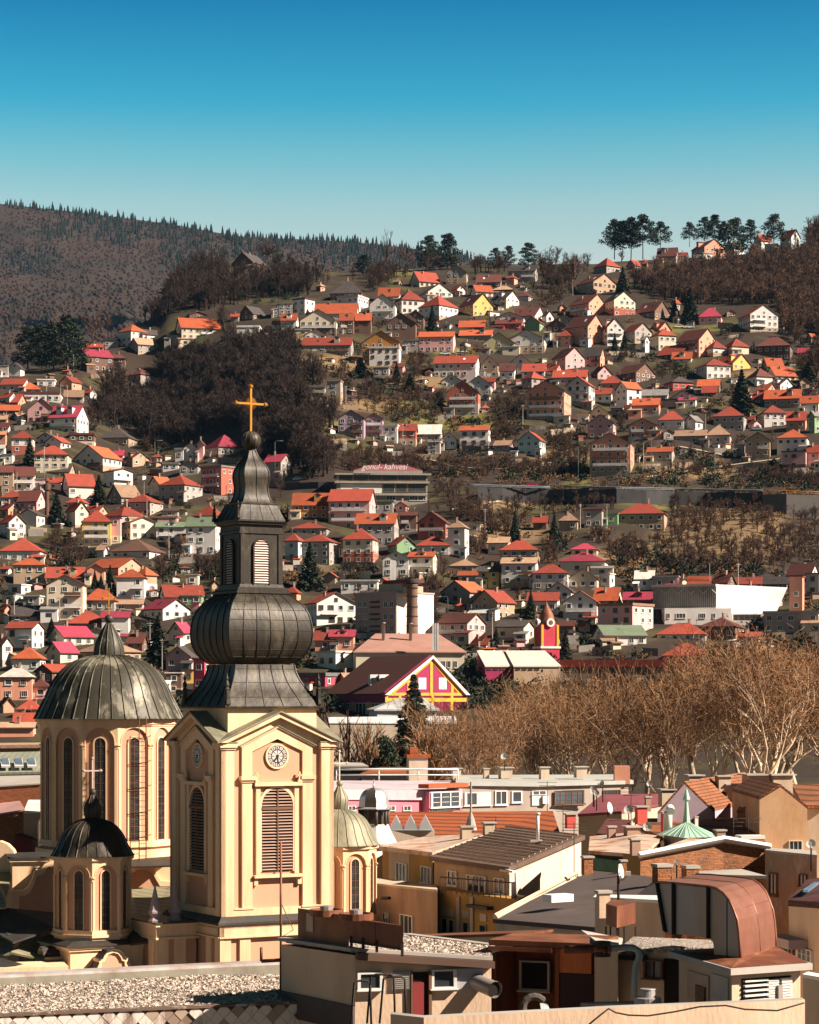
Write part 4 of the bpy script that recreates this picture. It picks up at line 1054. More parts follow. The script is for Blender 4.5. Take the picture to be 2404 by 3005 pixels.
class Face:
    """face plane: origin, dir; outward normal is dir rotated -90"""
    def __init__(s, o, d): s.o = o; s.d = d; s.n = (d[1], -d[0])
    def p(s, u, z, off=0.): return (s.o[0]+s.d[0]*u+s.n[0]*off, s.o[1]+s.d[1]*u+s.n[1]*off, z)
    def poly(s, mb, pts, o0, o1, m=0):
        a = sum(pts[i][0]*pts[(i+1) % len(pts)][1]-pts[(i+1) % len(pts)][0]*pts[i][1] for i in range(len(pts)))
        if a < 0: pts = pts[::-1]
        f = [s.p(u, z, o1) for u, z in pts]; b = [s.p(u, z, o0) for u, z in pts]; n = len(pts)
        mb.face(f, m)
        for i in range(n): j = (i+1) % n; mb.face([b[i], b[j], f[j], f[i]], m)
    def rect(s, mb, u0, u1, z0, z1, o0, o1, m=0): s.poly(mb, [(u0, z0), (u1, z0), (u1, z1), (u0, z1)], o0, o1, m)
    def arch(s, uc, r, zs, n=12, a0=0., a1=math.pi): return [(uc-r*math.cos(a0+(a1-a0)*i/n), zs+r*math.sin(a0+(a1-a0)*i/n)) for i in range(n+1)]
    def plate(s, mb, u0, u1, z0, z1, uc, r, zs, o0, o1, m=0, mi=None, n=12):
        """plate with an arched opening that starts at z0"""
        mi = m if mi is None else mi
        s.rect(mb, u0, uc-r, z0, z1, o0, o1, m); s.rect(mb, uc+r, u1, z0, z1, o0, o1, m)
        A = s.arch(uc, r, zs, n)
        for i in range(n):
            (a, za), (b, zb) = A[i], A[i+1]; mb.face([s.p(a, za, o1), s.p(b, zb, o1), s.p(b, z1, o1), s.p(a, z1, o1)], m)
            mb.face([s.p(a, za, o0), s.p(b, zb, o0), s.p(b, zb, o1), s.p(a, za, o1)], mi)
    def ring(s, mb, uc, r0, r1, zs, zb, o0, o1, m=0, n=14):
        I = [(uc-r0, zb)]+s.arch(uc, r0, zs, n)+[(uc+r0, zb)]; O = [(uc-r1, zb)]+s.arch(uc, r1, zs, n)+[(uc+r1, zb)]
        for i in range(len(I)-1):
            mb.face([s.p(*I[i], o1), s.p(*I[i+1], o1), s.p(*O[i+1], o1), s.p(*O[i], o1)], m)
            mb.face([s.p(*O[i], o1), s.p(*O[i+1], o1), s.p(*O[i+1], o0), s.p(*O[i], o0)], m)
            mb.face([s.p(*I[i], o0), s.p(*I[i+1], o0), s.p(*I[i+1], o1), s.p(*I[i], o1)], m)
def faces_sq(c, h):
    """four faces of the square of half side h around c: right-front first, then left-front"""
    return [Face(loc(c, -h, -h), U_), Face(loc(c, -h, h), (-V_[0], -V_[1])), Face(loc(c, h, -h), V_), Face(loc(c, h, h), (-U_[0], -U_[1]))]
zU = lambda y: 24-.008402*y
tw = MB()     # tower shaft
tw.prism([loc(CT, a*3.55, b*3.55) for a, b in ((-1, -1), (1, -1), (1, 1), (-1, 1))], 10.6, 21.3, 1)
for f in faces_sq(CT, 3.8):
    for m in (0, 1):
        X = (lambda a, b: (7.6-b, 7.6-a)) if m else (lambda a, b: (a, b)); XP = (lambda L: [(7.6-u, z) for u, z in L]) if m else (lambda L: L)
        f.rect(tw, *X(0, .85), 10.9, 21.38, -.3, 0); f.rect(tw, *X(1.42, 2.1), 11.35, 19.0, -.3, -.06); f.rect(tw, *X(1.34, 2.2), 18.94, 19.08, -.3, .02); f.rect(tw, *X(1.28, 2.26), 19.08, 19.32, -.3, .12)
        f.poly(tw, XP([(1.42, 19.32), (2.1, 19.32), (2.1, 20.8), (3.8, 21.56), (3.8, 22.3), (1.42, 21.2)]), -.3, -.1)
        f.poly(tw, XP([(.85, 21.05), (1.42, 21.2), (3.8, 22.3), (3.8, 23.1), (0, 21.38)]), -.3, -.16)
        f.rect(tw, *X(-.08, .93), 20.92, 21.05, -.3, .08); f.rect(tw, *X(-.14, .98), 21.05, 21.34, -.3, .17)
        f.poly(tw, XP([(-.36, 21.36), (3.8, 23.2), (3.8, 22.86), (.3, 21.36)]), -.2, .3)
        f.poly(tw, XP([(1.3, 21.18), (3.8, 22.36), (3.8, 22.24), (1.3, 21.06)]), -.1, .0)
        f.rect(tw, *X(.85, 2.2), 11.28, 11.38, -.28, .03)
        f.rect(tw, *X(2.36, 2.64), 13.35, 18.7, -.3, -.08); f.poly(tw, XP([(2.2, 12.7), (2.45, 12.7), (2.45, 13.15), (2.2, 13.15)]), -.26, -.02)
    f.rect(tw, .85, 6.75, 10.9, 11.33, -.3, -.03); f.rect(tw, 2.2, 5.4, 18.7, 18.92, -.3, .1); f.rect(tw, 2.15, 5.45, 13.15, 13.33, -.3, .16)
    f.ring(tw, 3.8, 1.06, 1.24, 17.5, 13.5, -.26, -.10)
    ck = f.arch(3.8, .78, 20.5, 24, 0, 2*math.pi)[:-1]; ci = f.arch(3.8, .66, 20.5, 24, 0, 2*math.pi)[:-1]
    for i in range(24):
        j = (i+1) % 24; tw.face([f.p(*ci[i], -.12), f.p(*ci[j], -.12), f.p(*ck[j], -.12), f.p(*ck[i], -.12)]); tw.face([f.p(*ck[i], -.12), f.p(*ck[j], -.12), f.p(*ck[j], -.25), f.p(*ck[i], -.25)])
q = [loc(CT, a*3.0, b*3.0) for a, b in ((-1, -1), (1, -1), (1, 1), (-1, 1))]; tw.prism(q, 21.3, 23.5); q = [loc(CT, a*3.12, b*3.12) for a, b in ((-1, -1), (1, -1), (1, 1), (-1, 1))]; tw.prism(q, 23.3, 23.62)
tw.build('tower', [CREAM, ROSE], church)
gr_ = MB()
for f in faces_sq(CT, 3.8):
    for P in ([f.p(-.42, 21.4, .42), f.p(3.8, 23.26, .42), f.p(3.8, 23.26, -3.8), f.p(0.0, 21.55, -.0)], [f.p(8.02, 21.4, .42), f.p(3.8, 23.26, .42), f.p(3.8, 23.26, -3.8), f.p(7.6, 21.55, 0)]):
        gr_.slab([P[0], P[1], P[2]], .09); 
    f.poly(gr_, [(1.2, 21.16), (3.8, 22.39), (3.8, 22.34), (1.2, 21.11)], -.1, .06); f.poly(gr_, [(6.4, 21.16), (3.8, 22.39), (3.8, 22.34), (6.4, 21.11)], -.1, .06)
    f.rect(gr_, -.2, 1.04, 21.34, 21.39, -.3, .22); f.rect(gr_, 6.56, 7.8, 21.34, 21.39, -.3, .22)
gr_.build('gable_roof', PATINA, church)
for k, f in enumerate(faces_sq(CT, 3.8)[:2]):
    b = MB(); A = [(2.74, 13.5)]+f.arch(3.8, 1.06, 17.5, 14)+[(4.86, 13.5)]
    b.face([f.p(u, z, -.24) for u, z in A][::-1], 1)
    z = 13.62; 
    while z < 18.45:
        hw = 1.04 if z < 17.5 else math.sqrt(max(0, 1.06**2-(z-17.5)**2))-.02
        if hw > .1:
            for s0, s1 in ((3.8-hw, 3.77), (3.83, 3.8+hw)):
                b.face([f.p(s0, z, -.08), f.p(s1, z, -.08), f.p(s1, z+.055, -.16), f.p(s0, z+.055, -.16)], 0); b.face([f.p(s0, z-.02, -.08), f.p(s1, z-.02, -.08), f.p(s1, z, -.08), f.p(s0, z, -.08)], 0)
        z += .185
    f.rect(b, 3.765, 3.835, 13.5, 18.5, -.22, -.05, 2); f.rect(b, 2.74, 4.86, 17.25, 17.42, -.22, -.06, 2)
    b.build('louvre_window', [LOUV, DARK, FRAMEB], church)
    c = MB(); cz = 20.5
    def disc(r, o, m, n=28): c.face([f.p(3.8+r*math.sin(6.2832*i/n), cz+r*math.cos(6.2832*i/n), o) for i in range(n)][::1], m)
    disc(.66, -.14, 1)
    for i in range(12):
        a0, a1 = (i-.40)*math.pi/6, (i+.40)*math.pi/6
        c.face([f.p(3.8+r*math.sin(a), cz+r*math.cos(a), -.13) for r, a in ((.44, a0), (.61, a0), (.63, (a0+a1)/2), (.61, a1), (.44, a1))], 0)
        nb = [3, 1, 2, 3, 2, 1, 2, 3, 4, 2, 1, 2][i]
        for j in range(nb):
            a = i*math.pi/6+(j-(nb-1)/2)*.075; c.face([f.p(3.8+r*math.sin(a+e), cz+r*math.cos(a+e), -.12) for r, e in ((.47, -.022), (.585, -.016), (.585, .016), (.47, .022))], 1)
    for i in range(8):
        a0, a1 = (i+.1)*math.pi/4, (i+.9)*math.pi/4; c.face([f.p(3.8+r*math.sin(a), cz+r*math.cos(a), -.13) for r, a in ((.1, a0), (.38, a0), (.38, a1), (.1, a1))], 0)
    cl = c.build('clock', [mat('clock_face', (.66,.62,.58), .5), mat('clock_iron', (.03,.025,.025), .5)], church)
    h = MB()
    for a, L, w in ((R(172), .5, .035), (R(214), .36, .045)):
        h.face([f.p(3.8+x*math.cos(a)+y*math.sin(a), cz-x*math.sin(a)+y*math.cos(a), -.09) for x, y in ((-w, -.1), (w, -.1), (w*.6, L), (-w*.6, L))])
        h.face([f.p(3.8+x*math.cos(a)+y*math.sin(a), cz-x*math.sin(a)+y*math.cos(a), -.095) for x, y in ((-w, -.1), (w, -.1), (w*.6, L), (-w*.6, L))][::-1])
    h.build('hand', MATS['clock_iron'], cl)
    for u in (2.36, 5.24):
        x = MB(); f.rect(x, u-.05, u+.05, 18.9, 19.55, -.06, .04); f.rect(x, u-.15, u+.15, 19.28, 19.38, -.06, .04); f.rect(x, u-.13, u+.13, 18.9, 19.05, -.08, .1); x.build('stone_cross', CREAM, church)
# spire, square plan, lofted
zS = lambda y: 44.07-.009798*y; sS = lambda h: h*.007194
def loft(mb, prof, ribs=(), rw=.045, rh=.05, m=0, sub=6, bulge=.03):
    """square section loft with standing seams; prof: (half side, z)"""
    pts = lambda s, z, e=0: [(*loc(CT, x, y), z) for x, y in ((-s-e, -s-e), (s+e, -s-e), (s+e, s+e), (-s-e, s+e))]
    for (s0, z0), (s1, z1) in zip(prof, prof[1:]):
        for i in range(4):
            a = pts(s0, z0); b = pts(s1, z1); mb.face([a[i], a[(i+1) % 4], b[(i+1) % 4], b[i]], m, True)
    for i, (dx, dy) in enumerate(((1, 0), (0, 1), (-1, 0), (0, -1))):
        for t in ribs:
            for (s0, z0), (s1, z1) in zip(prof, prof[1:]):
                def q(s, z, w, o):
                    x, y = ((t*s+w), -s-o) if i == 0 else ((s+o), (t*s+w)) if i == 1 else ((-t*s-w), s+o) if i == 2 else (-s-o, -t*s-w)
                    return (*loc(CT, x, y), z)
                A = [q(s0, z0, -rw/2, rh), q(s0, z0, rw/2, rh), q(s1, z1, rw/2, rh), q(s1, z1, -rw/2, rh)]
                B = [q(s0, z0, -rw/2, -.01), q(s0, z0, rw/2, -.01), q(s1, z1, rw/2, -.01), q(s1, z1, -rw/2, -.01)]
                mb.face(A, m); mb.face([B[0], A[0], A[3], B[3]], m); mb.face([A[1], B[1], B[2], A[2]], m)
def smooth(pr, k=4):
    """catmull-rom through profile points"""
    o = []; n = len(pr)
    for i in range(n-1):
        p0, p1, p2, p3 = pr[max(i-1, 0)], pr[i], pr[i+1], pr[min(i+2, n-1)]
        for j in range(k):
            t = j/k; o.append(tuple(.5*((2*p1[c])+(-p0[c]+p2[c])*t+(2*p0[c]-5*p1[c]+4*p2[c]-p3[c])*t*t+(-p0[c]+3*p1[c]-3*p2[c]+p3[c])*t**3) for c in (0, 1)))
    return o+[pr[-1]]
pr1 = [(sS(h), zS(y)) for h, y in ((452, 2096), (405, 2040), (352, 1985), (312, 1930), (288, 1880), (277, 1835))]
pr2 = [(sS(h), zS(y)) for h, y in ((280, 1828), (318, 1800), (356, 1760), (384, 1705), (394, 1645), (388, 1580), (368, 1515), (330, 1460), (278, 1418), (240, 1392))]
sp = MB(); loft(sp, [(sS(300), zS(2100)), (sS(458), zS(2108)), (sS(460), zS(2098)), (sS(452), zS(2096))]); loft(sp, smooth(pr1), (-1, -.6, -.2, .2, .6, 1), .06, .05)
loft(sp, smooth(pr2, 5), (-1, -.66, -.33, 0, .33, .66, 1), .055, .045)
# horizontal sheet joints
for (s, z) in smooth(pr2, 3)[4:-2:3]+smooth(pr1, 3)[3::5]:
    loft(sp, [(s, z-.015), (s+.018, z-.012), (s+.018, z+.012), (s, z+.015)])
sp.build('onion_spire', COPPER, church)
ln_ = MB(); S = sS
loft(ln_, [(S(240), zS(1392)), (S(252), zS(1388)), (S(252), zS(1375)), (S(236), zS(1366)), (S(236), zS(1352)), (S(210), zS(1350)), (S(205), zS(1330)), (S(197), zS(1325)), (S(197), zS(1015)), (S(208), zS(1012)), (S(208), zS(995)), (S(200), zS(990)), (S(200), zS(962)), (S(222), zS(956)), (S(228), zS(940)), (S(240), zS(938)), (S(240), zS(928))])
loft(ln_, [(S(240), zS(928)), (S(222), zS(905)), (S(200), zS(875)), (S(180), zS(845)), (S(170), zS(828))], (-1, -.5, 0, .5, 1), .045, .03)
loft(ln_, [(S(170), zS(828)), (S(176), zS(826)), (S(176), zS(815)), (S(140), zS(812))])
for f in faces_sq(CT, S(197)):
    w = 2*S(197)
    f.rect(ln_, 0, .26, zS(1325), zS(1015), -.05, .07); f.rect(ln_, w-.26, w, zS(1325), zS(1015), -.05, .07)
lo = ln_.build('lantern', COPPER, church)
for f in faces_sq(CT, S(197))[:2]:
    w = S(197)*2; uc = w/2; r = .50; zb = zS(1342)+.12; zs = zS(1050)-.5; b = MB()
    A = [(uc-r, zb)]+f.arch(uc, r, zs, 10)+[(uc+r, zb)]; b.face([f.p(u, z, .015) for u, z in A][::-1], 1)
    z = zb+.06
    while z < zs+.42:
        hw = r-.02 if z < zs else math.sqrt(max(0, r*r-(z-zs)**2))-.02
        b.face([f.p(uc-hw, z, .12), f.p(uc+hw, z, .12), f.p(uc+hw, z+.09, .03), f.p(uc-hw, z+.09, .03)], 0); z += .152
    f.ring(b, uc, r, r+.09, zs, zb, 0, .13, 2); b.build('louvre', [LOUVP, DARK, COPPER], lo)
to = MB(); pr3 = [(S(h), zS(y)) for h, y in ((142, 812), (124, 788), (112, 755), (108, 715), (114, 675), (118, 640), (108, 598), (82, 560), (54, 528), (36, 498), (26, 470), (20, 455))]
loft(to, smooth(pr3), (-1, 0, 1), .05, .04); to.build('top_onion', COPPER, church)
b = MB(); ball = [(0.59*math.sin(math.pi*i/12)+.001, zS(415)-.59*math.cos(math.pi*i/12)) for i in range(13)]; b.revolve(CT[0], CT[1], ball, 24, sm=True)
for k in range(12):
    t = k*math.pi/6; b.tube([(CT[0]+r*1.015*math.cos(t), CT[1]+r*1.015*math.sin(t), z) for r, z in ball], .02, 4)
b.build('ball', COPPER, church)
def cross(name, c, z0, z1, zb, hb, t, m, par, rays=True, lean=0.):
    b = MB(); w = t; d = U_
    b.obox((c[0]-d[0]*w/2, c[1]-d[1]*w/2), d, V_, w, w, z0, z1); b.obox((c[0]-d[0]*hb, c[1]-d[1]*hb-.001), d, V_, 2*hb, w*1.02, zb-w/2, zb+w/2)
    for x, z in ((-hb, zb), (hb, zb), (0, z1)): 
        cc = (c[0]+d[0]*x, c[1]+d[1]*x); b.revolve(cc[0]+V_[0]*w/2, cc[1]+V_[1]*w/2, [(.001, z-w*1.3), (w*1.2, z-w*.5), (w*1.2, z+w*.5), (.001, z+w*1.3)], 8)
    if rays:
        for i in range(24):
            a = i*math.pi/12
            if abs(math.sin(2*a)) < .4: continue
            b.tube([(c[0]+V_[0]*w/2, c[1]+V_[1]*w/2, zb), (c[0]+V_[0]*w/2+d[0]*math.cos(a)*hb*.42, c[1]+V_[1]*w/2+d[1]*math.cos(a)*hb*.42, zb+math.sin(a)*hb*.42)], w*.13, 4)
    b.build(name, m, par)
cross('cross', (CT[0], CT[1]), zS(358), zS(70), zS(180), 1.0, .125, GOLD, church)
def finial(par, c, z0, z1, r, m, name='finial'):
    h = z1-z0; b = MB(); b.revolve(c[0], c[1], [(r*.9, z0), (r, z0+.05*h), (r*.75, z0+.2*h), (r*.62, z0+.45*h), (r*.7, z0+.5*h), (r*.35, z0+.55*h), (r*.62, z0+.62*h), (r*.5, z0+.7*h), (r*.22, z0+.76*h), (r*.4, z0+.82*h), (r*.25, z0+.89*h), (r*.05, z0+h)], 8); b.build(name, m, par)
for a, b_ in ((-1, -1), (1, -1), (1, 1), (-1, 1)):
    finial(church, loc(CT, a*3.1, b_*3.1), zS(2090), zS(1888), .24, COPPER); finial(church, loc(CT, a*1.72, b_*1.72), zS(925), zS(808), .17, COPPER)
# drums and domes
def drum(c, Rr, n, z0, z1, ztop, par_rows, zcap):
    """octagonal or twelve-sided arcaded drum"""
    zat, zwt = par_rows; ap = Rr*math.cos(math.pi/n); w = 2*Rr*math.sin(math.pi/n); ph = -math.pi/2+TH+math.pi/n
    ring = [(c[0]+(Rr-.14)*math.cos(ph+2*math.pi*i/n), c[1]+(Rr-.14)*math.sin(ph+2*math.pi*i/n)) for i in range(n)]
    b = MB(); b.prism(ring, z0-.6, z1, 1)
    wins = []
    for i in range(n):
        a = ph+2*math.pi*i/n; a2 = ph+2*math.pi*(i+1)/n
        A = (c[0]+Rr*math.cos(a), c[1]+Rr*math.sin(a)); B = (c[0]+Rr*math.cos(a2), c[1]+Rr*math.sin(a2)); f = Face(A, unit((B[0]-A[0], B[1]-A[1]))); 
        f.plate(b, 0, w, z0, z1, w/2, .40*w, zat-.40*w, -.17, 0); f.ring(b, w/2, .40*w, .425*w, zat-.40*w, z0, -.1, .03)
        f.ring(b, w/2, .155*w, .195*w, zwt-.155*w, z0+.05, -.14, -.05)
        for u0, u1 in ((0, .09*w), (.91*w, w)):
            f.rect(b, u0, u1, zcap-.09, zcap, -.1, .1); f.rect(b, u0, u1, zcap-.3, zcap-.22, -.1, .05); f.rect(b, u0+.02*w*(u0 == 0), u1-.02*w*(u0 > 0), z0, zcap-.3, -.05, .035)
        wins.append((f, w))
    big = [(c[0]+(Rr+.16)*math.cos(ph+2*math.pi*i/n), c[1]+(Rr+.16)*math.sin(ph+2*math.pi*i/n)) for i in range(n)]
    mid = [(c[0]+(Rr+.07)*math.cos(ph+2*math.pi*i/n), c[1]+(Rr+.07)*math.sin(ph+2*math.pi*i/n)) for i in range(n)]
    b.prism(mid, z1, z1+.25*(ztop-z1)); b.prism(big, z1+.25*(ztop-z1), ztop)
    b.prism(mid, z0-.25, z0-.002); b.prism(big, z0-.42, z0-.25)
    o = b.build('drum', [CREAM, ROSE], church)
    for f, w in wins:
        if f.n[1] > .5: continue
        g = MB(); r = .155*w; zs = zwt-r; A = [(w/2-r, z0+.05)]+f.arch(w/2, r, zs, 10)+[(w/2+r, z0+.05)]; g.face([f.p(u, z, -.10) for u, z in A][::-1], 0)
        f.rect(g, w/2-.015, w/2+.015, z0+.05, zs+r*.9, -.1, -.07, 1); z = z0+.5
        while z < zs: f.rect(g, w/2-r, w/2+r, z-.012, z+.012, -.1, -.08, 1); z += .5 if Rr > 3 else .45
        g.build('window', [mat('church_glass', (.02,.02,.02), .2, spec=.4, col2=(.12,.11,.10), amt=.4, scale2=.9, rnd=.1), FRAMEB], o)
def dome(c, prof, n, seams, m, name='dome', rw=.05, ph=None):
    b = MB(); P = smooth(prof, 4); ph = TH if ph is None else ph; b.revolve(c[0], c[1], P, n, ph, sm=True)
    for k in range(seams):
        t = ph+2*math.pi*k/seams; pts = [(c[0]+r*1.005*math.cos(t), c[1]+r*1.005*math.sin(t), z+.01) for r, z in P]; b.tube(pts, rw, 4, cap=False, sm=False)
    return b.build(name, m, church)
CM = (WX(320, 170.3), 170.3); k = .008343; zE = lambda y: 35.99-k*y
drum(CM, 4.78, 12, 14.2, 22.1, zE(1606), (22.0, 21.3), 20.85)
dome(CM, [(630*k, zE(1606)), (620*k, zE(1595)), (578*k, zE(1510)), (532*k, zE(1420)), (492*k, zE(1330)), (410*k, zE(1212)), (288*k, zE(1122)), (130*k, zE(1074)), (.05, zE(1066))], 48, 36, DOMEC, rw=.035)
dome(CM, [(128*k, zE(1080)), (128*k, zE(1060)), (125*k, zE(1030)), (116*k, zE(985)), (98*k, zE(940)), (74*k, zE(890)), (50*k, zE(845)), (28*k, zE(812)), (22*k, zE(800))], 12, 12, DOMEC, 'onion_finial', .035)
b = MB(); b.revolve(CM[0], CM[1], [(.32*math.sin(math.pi*i/8)+.001, zE(765)-.32*math.cos(math.pi*i/8)) for i in range(9)], 12, sm=True); b.build('ball', DOMEC, church)
cross('cross', CM, zE(730), zE(515), zE(590), .45, .07, GOLD, church, False)
for (px, D, zf, kk, m_) in ((272, 149., lambda y: 18.75-.0073*y, .0073, SLATE), (997, 157.4, lambda y: 18.98-.00742*y, .00742, PATINA)):
    c = (WX(px, D), D); mm = COPPER if px < 500 else PATINA
    drum(c, 325*kk, 8, zf(1212), zf(640), zf(600), (zf(668), zf(715)), zf(765))
    dome(c, [(352*kk, zf(602)), (338*kk, zf(588)), (300*kk, zf(520)), (270*kk, zf(450)), (218*kk, zf(375)), (150*kk, zf(325)), (60*kk, zf(292)), (.05, zf(289))], 32, 24, mm, rw=.025)
    dome(c, [(58*kk, zf(298)), (70*kk, zf(265)), (76*kk, zf(225)), (68*kk, zf(182)), (42*kk, zf(135)), (20*kk, zf(95)), (14*kk, zf(85))], 12, 10, mm, 'onion_finial', .02)
    b = MB(); b.revolve(c[0], c[1], [(.21*math.sin(math.pi*i/8)+.001, zf(68)-.21*math.cos(math.pi*i/8)) for i in range(9)], 12, sm=True); b.build('ball', mm, church)
    cross('cross', c, zf(45), zf(-215), zf(-110), .55, .08, LILAC if px < 500 else mat('stone_cross_pale', (.6, .57, .5)), church, False)
    # pedestal with wavy gables
    h = 2.65; sq = lambda e: [loc(c, a*e, b*e) for a, b in ((-1, -1), (1, -1), (1, 1), (-1, 1))]
    z9 = zf(1330); b = MB(); b.prism(sq(h-.25), 3, z9-.3); b.prism(sq(h-.1), z9-.3, z9-.15); b.prism(sq(h), z9-.15, z9-.02)
    b.prism([(c[0]+325*kk*math.cos(i*math.pi/4+TH+math.pi/8), c[1]+325*kk*math.sin(i*math.pi/4+TH+math.pi/8)) for i in range(8)], z9-.1, zf(1240))
    fs = faces_sq(c, h); rf = MB(); rf.prism(sq(h+.12), z9-.02, z9+.06); 
    for i in range(4): A = [(*p, z9+.06) for p in sq(h+.1)]; B = [(*p, z9+.3) for p in sq(h*.8)]; rf.face([A[i], A[(i+1) % 4], B[(i+1) % 4], B[i]])
    for f in fs[:3]:
        og = lambda s: [(h-1.75*s, z9-2.1), (h-1.55*s, z9-1.75), (h-1.1*s, z9-1.45), (h-.95*s, z9-1.15), (h-.95*s, z9-.95), (h-.72*s, z9-.9), (h-.62*s, z9-.7), (h-.4*s, z9-.48), (h, z9-.38+.1*(s-1)), (h+.4*s, z9-.48), (h+.62*s, z9-.7), (h+.72*s, z9-.9), (h+.95*s, z9-.95), (h+.95*s, z9-1.15), (h+1.1*s, z9-1.45), (h+1.55*s, z9-1.75), (h+1.75*s, z9-2.1)]
        O = [(u, z+.22) for u, z in og(1.)]; I = [(h+(u-h)*.78, z-.22) for u, z in O]; f.poly(b, I+[(h+1.4, z9-4), (h-1.4, z9-4)], -.3, .55, 1)
        for a, bb, cc, dd in zip(O, O[1:], I[1:], I): f.poly(b, [a, bb, cc, dd], -.3, .7, 0)
        for a, bb in zip(O, O[1:]): 
            if a[0] != bb[0]: rf.face([f.p(a[0], a[1]+.03, .8), f.p(bb[0], bb[1]+.03, .8), f.p(bb[0], bb[1]+.03, -.3), f.p(a[0], a[1]+.03, -.3)]); rf.face([f.p(a[0], a[1]+.03, .8), f.p(bb[0], bb[1]+.03, .8), f.p(bb[0], bb[1]-.05, .8), f.p(a[0], a[1]-.05, .8)])
    b.build('pedestal', [CREAM, ROSE], church); rf.build('pedestal_roof', SLATE, church)
# narthex block under the tower
nb = MB(); NC = (WX(641, 143.6), 143.6); fR = Face(NC, U_); z_t = 10.62
ledge = MB(); e = 4.15; ledge.prism([loc(CT, a*e, b*e) for a, b in ((-1, -1), (1, -1), (1, 1), (-1, 1))], 10.42, 10.55)
A = [(*p, 10.55) for p in [loc(CT, a*e, b*e) for a, b in ((-1, -1), (1, -1), (1, 1), (-1, 1))]]; B = [(*p, 10.9) for p in [loc(CT, a*3.82, b*3.82) for a, b in ((-1, -1), (1, -1), (1, 1), (-1, 1))]]
for i in range(4): ledge.face([A[i], A[(i+1) % 4], B[(i+1) % 4], B[i]])
nb.prism([loc(CT, a*3.8, b*3.8) for a, b in ((-1, -1), (1, -1), (1, 1), (-1, 1))], 2, 10.2, 1); nb.prism([loc(CT, a*4.0, b*4.0) for a, b in ((-1, -1), (1, -1), (1, 1), (-1, 1))], 10.2, 10.42)
for f in faces_sq(CT, 4.0):
    for u0, u1 in ((0, .75), (1.35, 2.05), (5.95, 6.65), (7.25, 8.0)): f.rect(nb, u0, u1, 2, 9.6, -.3, -.02)
    f.rect(nb, 0, 8, 9.6, 10.3, -.3, 0); f.rect(nb, -.05, 8.05, 9.62, 9.72, -.3, .12)
# west wing of the narthex
w0 = loc(CT, -4.0, -.6); w1 = loc(CT, -6.7, -.6); w2 = loc(CT, -6.7, 3.6); w3 = loc(CT, -4.0, 3.6)
nb.prism([w0, w1, w2, w3], 2, 9.4, 1); f = Face(w1, U_)
for u0, u1 in ((0, .8), (1.15, 1.95)): f.rect(nb, u0, u1, 2, 9.4, -.2, .15)
f.rect(nb, -.05, 2.75, 9.4, 10.2, -4.2, .22); f.rect(nb, -.1, 2.8, 9.42, 9.55, -4.2, .32); f.rect(nb, -.15, 2.8, 10.2, 10.38, -4.3, .4)
g2 = Face(w2, (-V_[0], -V_[1])); g2.rect(nb, 0, .8, 2, 9.4, -.2, .12); g2.rect(nb, 3.4, 4.2, 2, 9.4, -.2, .12)
f.rect(ledge, -.2, 2.85, 10.38, 10.46, -4.4, .5)
nb.build('narthex', [CREAM, ROSE], church); ledge.build('ledge_roof', SLATE, church)
for px, D in ((455, 146.5), (513, 147.5)):
    c = (WX(px, D), D); z0 = 10.46; b = MB()
    b.revolve(c[0], c[1], [(.42, z0), (.44, z0+.12), (.3, z0+.3), (.3, z0+.4), (.42, z0+.55), (.42, z0+.68), (.36, z0+.75), (.03, z0+2.25)], 8, TH); b.build('pinnacle', LILAC, church)
# body roofs
def zr_(t, y, D): return WZ(tp(t, 0, y)[1], D)
bd = MB(); c = CM
oct_ = lambda Rr, n=12: [(CM[0]+Rr*math.cos(-math.pi/2+TH+math.pi/n+2*math.pi*i/n), CM[1]+Rr*math.sin(-math.pi/2+TH+math.pi/n+2*math.pi*i/n)) for i in range(n)]
bd.prism(oct_(5.15), 11.2, 13.6); bd.prism([loc(CM, a*6.2, b*6.2) for a, b in ((-1, -1), (1, -1), (1, 1), (-1, 1))], 3, 11.2)
# left corner block with wavy gable
LB = (WX(52, 158), 158.); f = Face(LB, (math.cos(R(12)), math.sin(R(12))))
zz = lambda y: 24-(250+.34783*y)*158/7100
bd.prism([f.p(-.3, 0, -5)[:2], f.p(7, 0, -5)[:2], f.p(7, 0, -.8)[:2], f.p(-.3, 0, -.8)[:2]], 3, zz(650)); bd.prism([f.p(-.5, 0, -5.2)[:2], f.p(7.2, 0, -5.2)[:2], f.p(7.2, 0, -.6)[:2], f.p(-.5, 0, -.6)[:2]], zz(665), zz(640))
kx = .34783*158/7100
O = [((x-70)*kx, zz(y)) for x, y in ((-20+50, 900), (110, 900), (160, 870), (195, 800), (210, 745), (225, 730), (260, 725), (290, 685), (340, 655), (390, 668), (425, 710), (440, 760), (520, 770), (540, 840), (560, 900), (640, 910))]
I = [(u+.12 if i < 8 else u-.12, z-.36) for i, (u, z) in enumerate(O)]
f.poly(bd, [(.3, 3)]+I+[(7, 3)], -.6, 0, 1); f.rect(bd, -.7, .1, 3, zz(905), -.6, .12)
for a, b2, c2, d2 in zip(O, O[1:], I[1:], I): f.poly(bd, [a, b2, c2, d2], -.7, .15, 0)
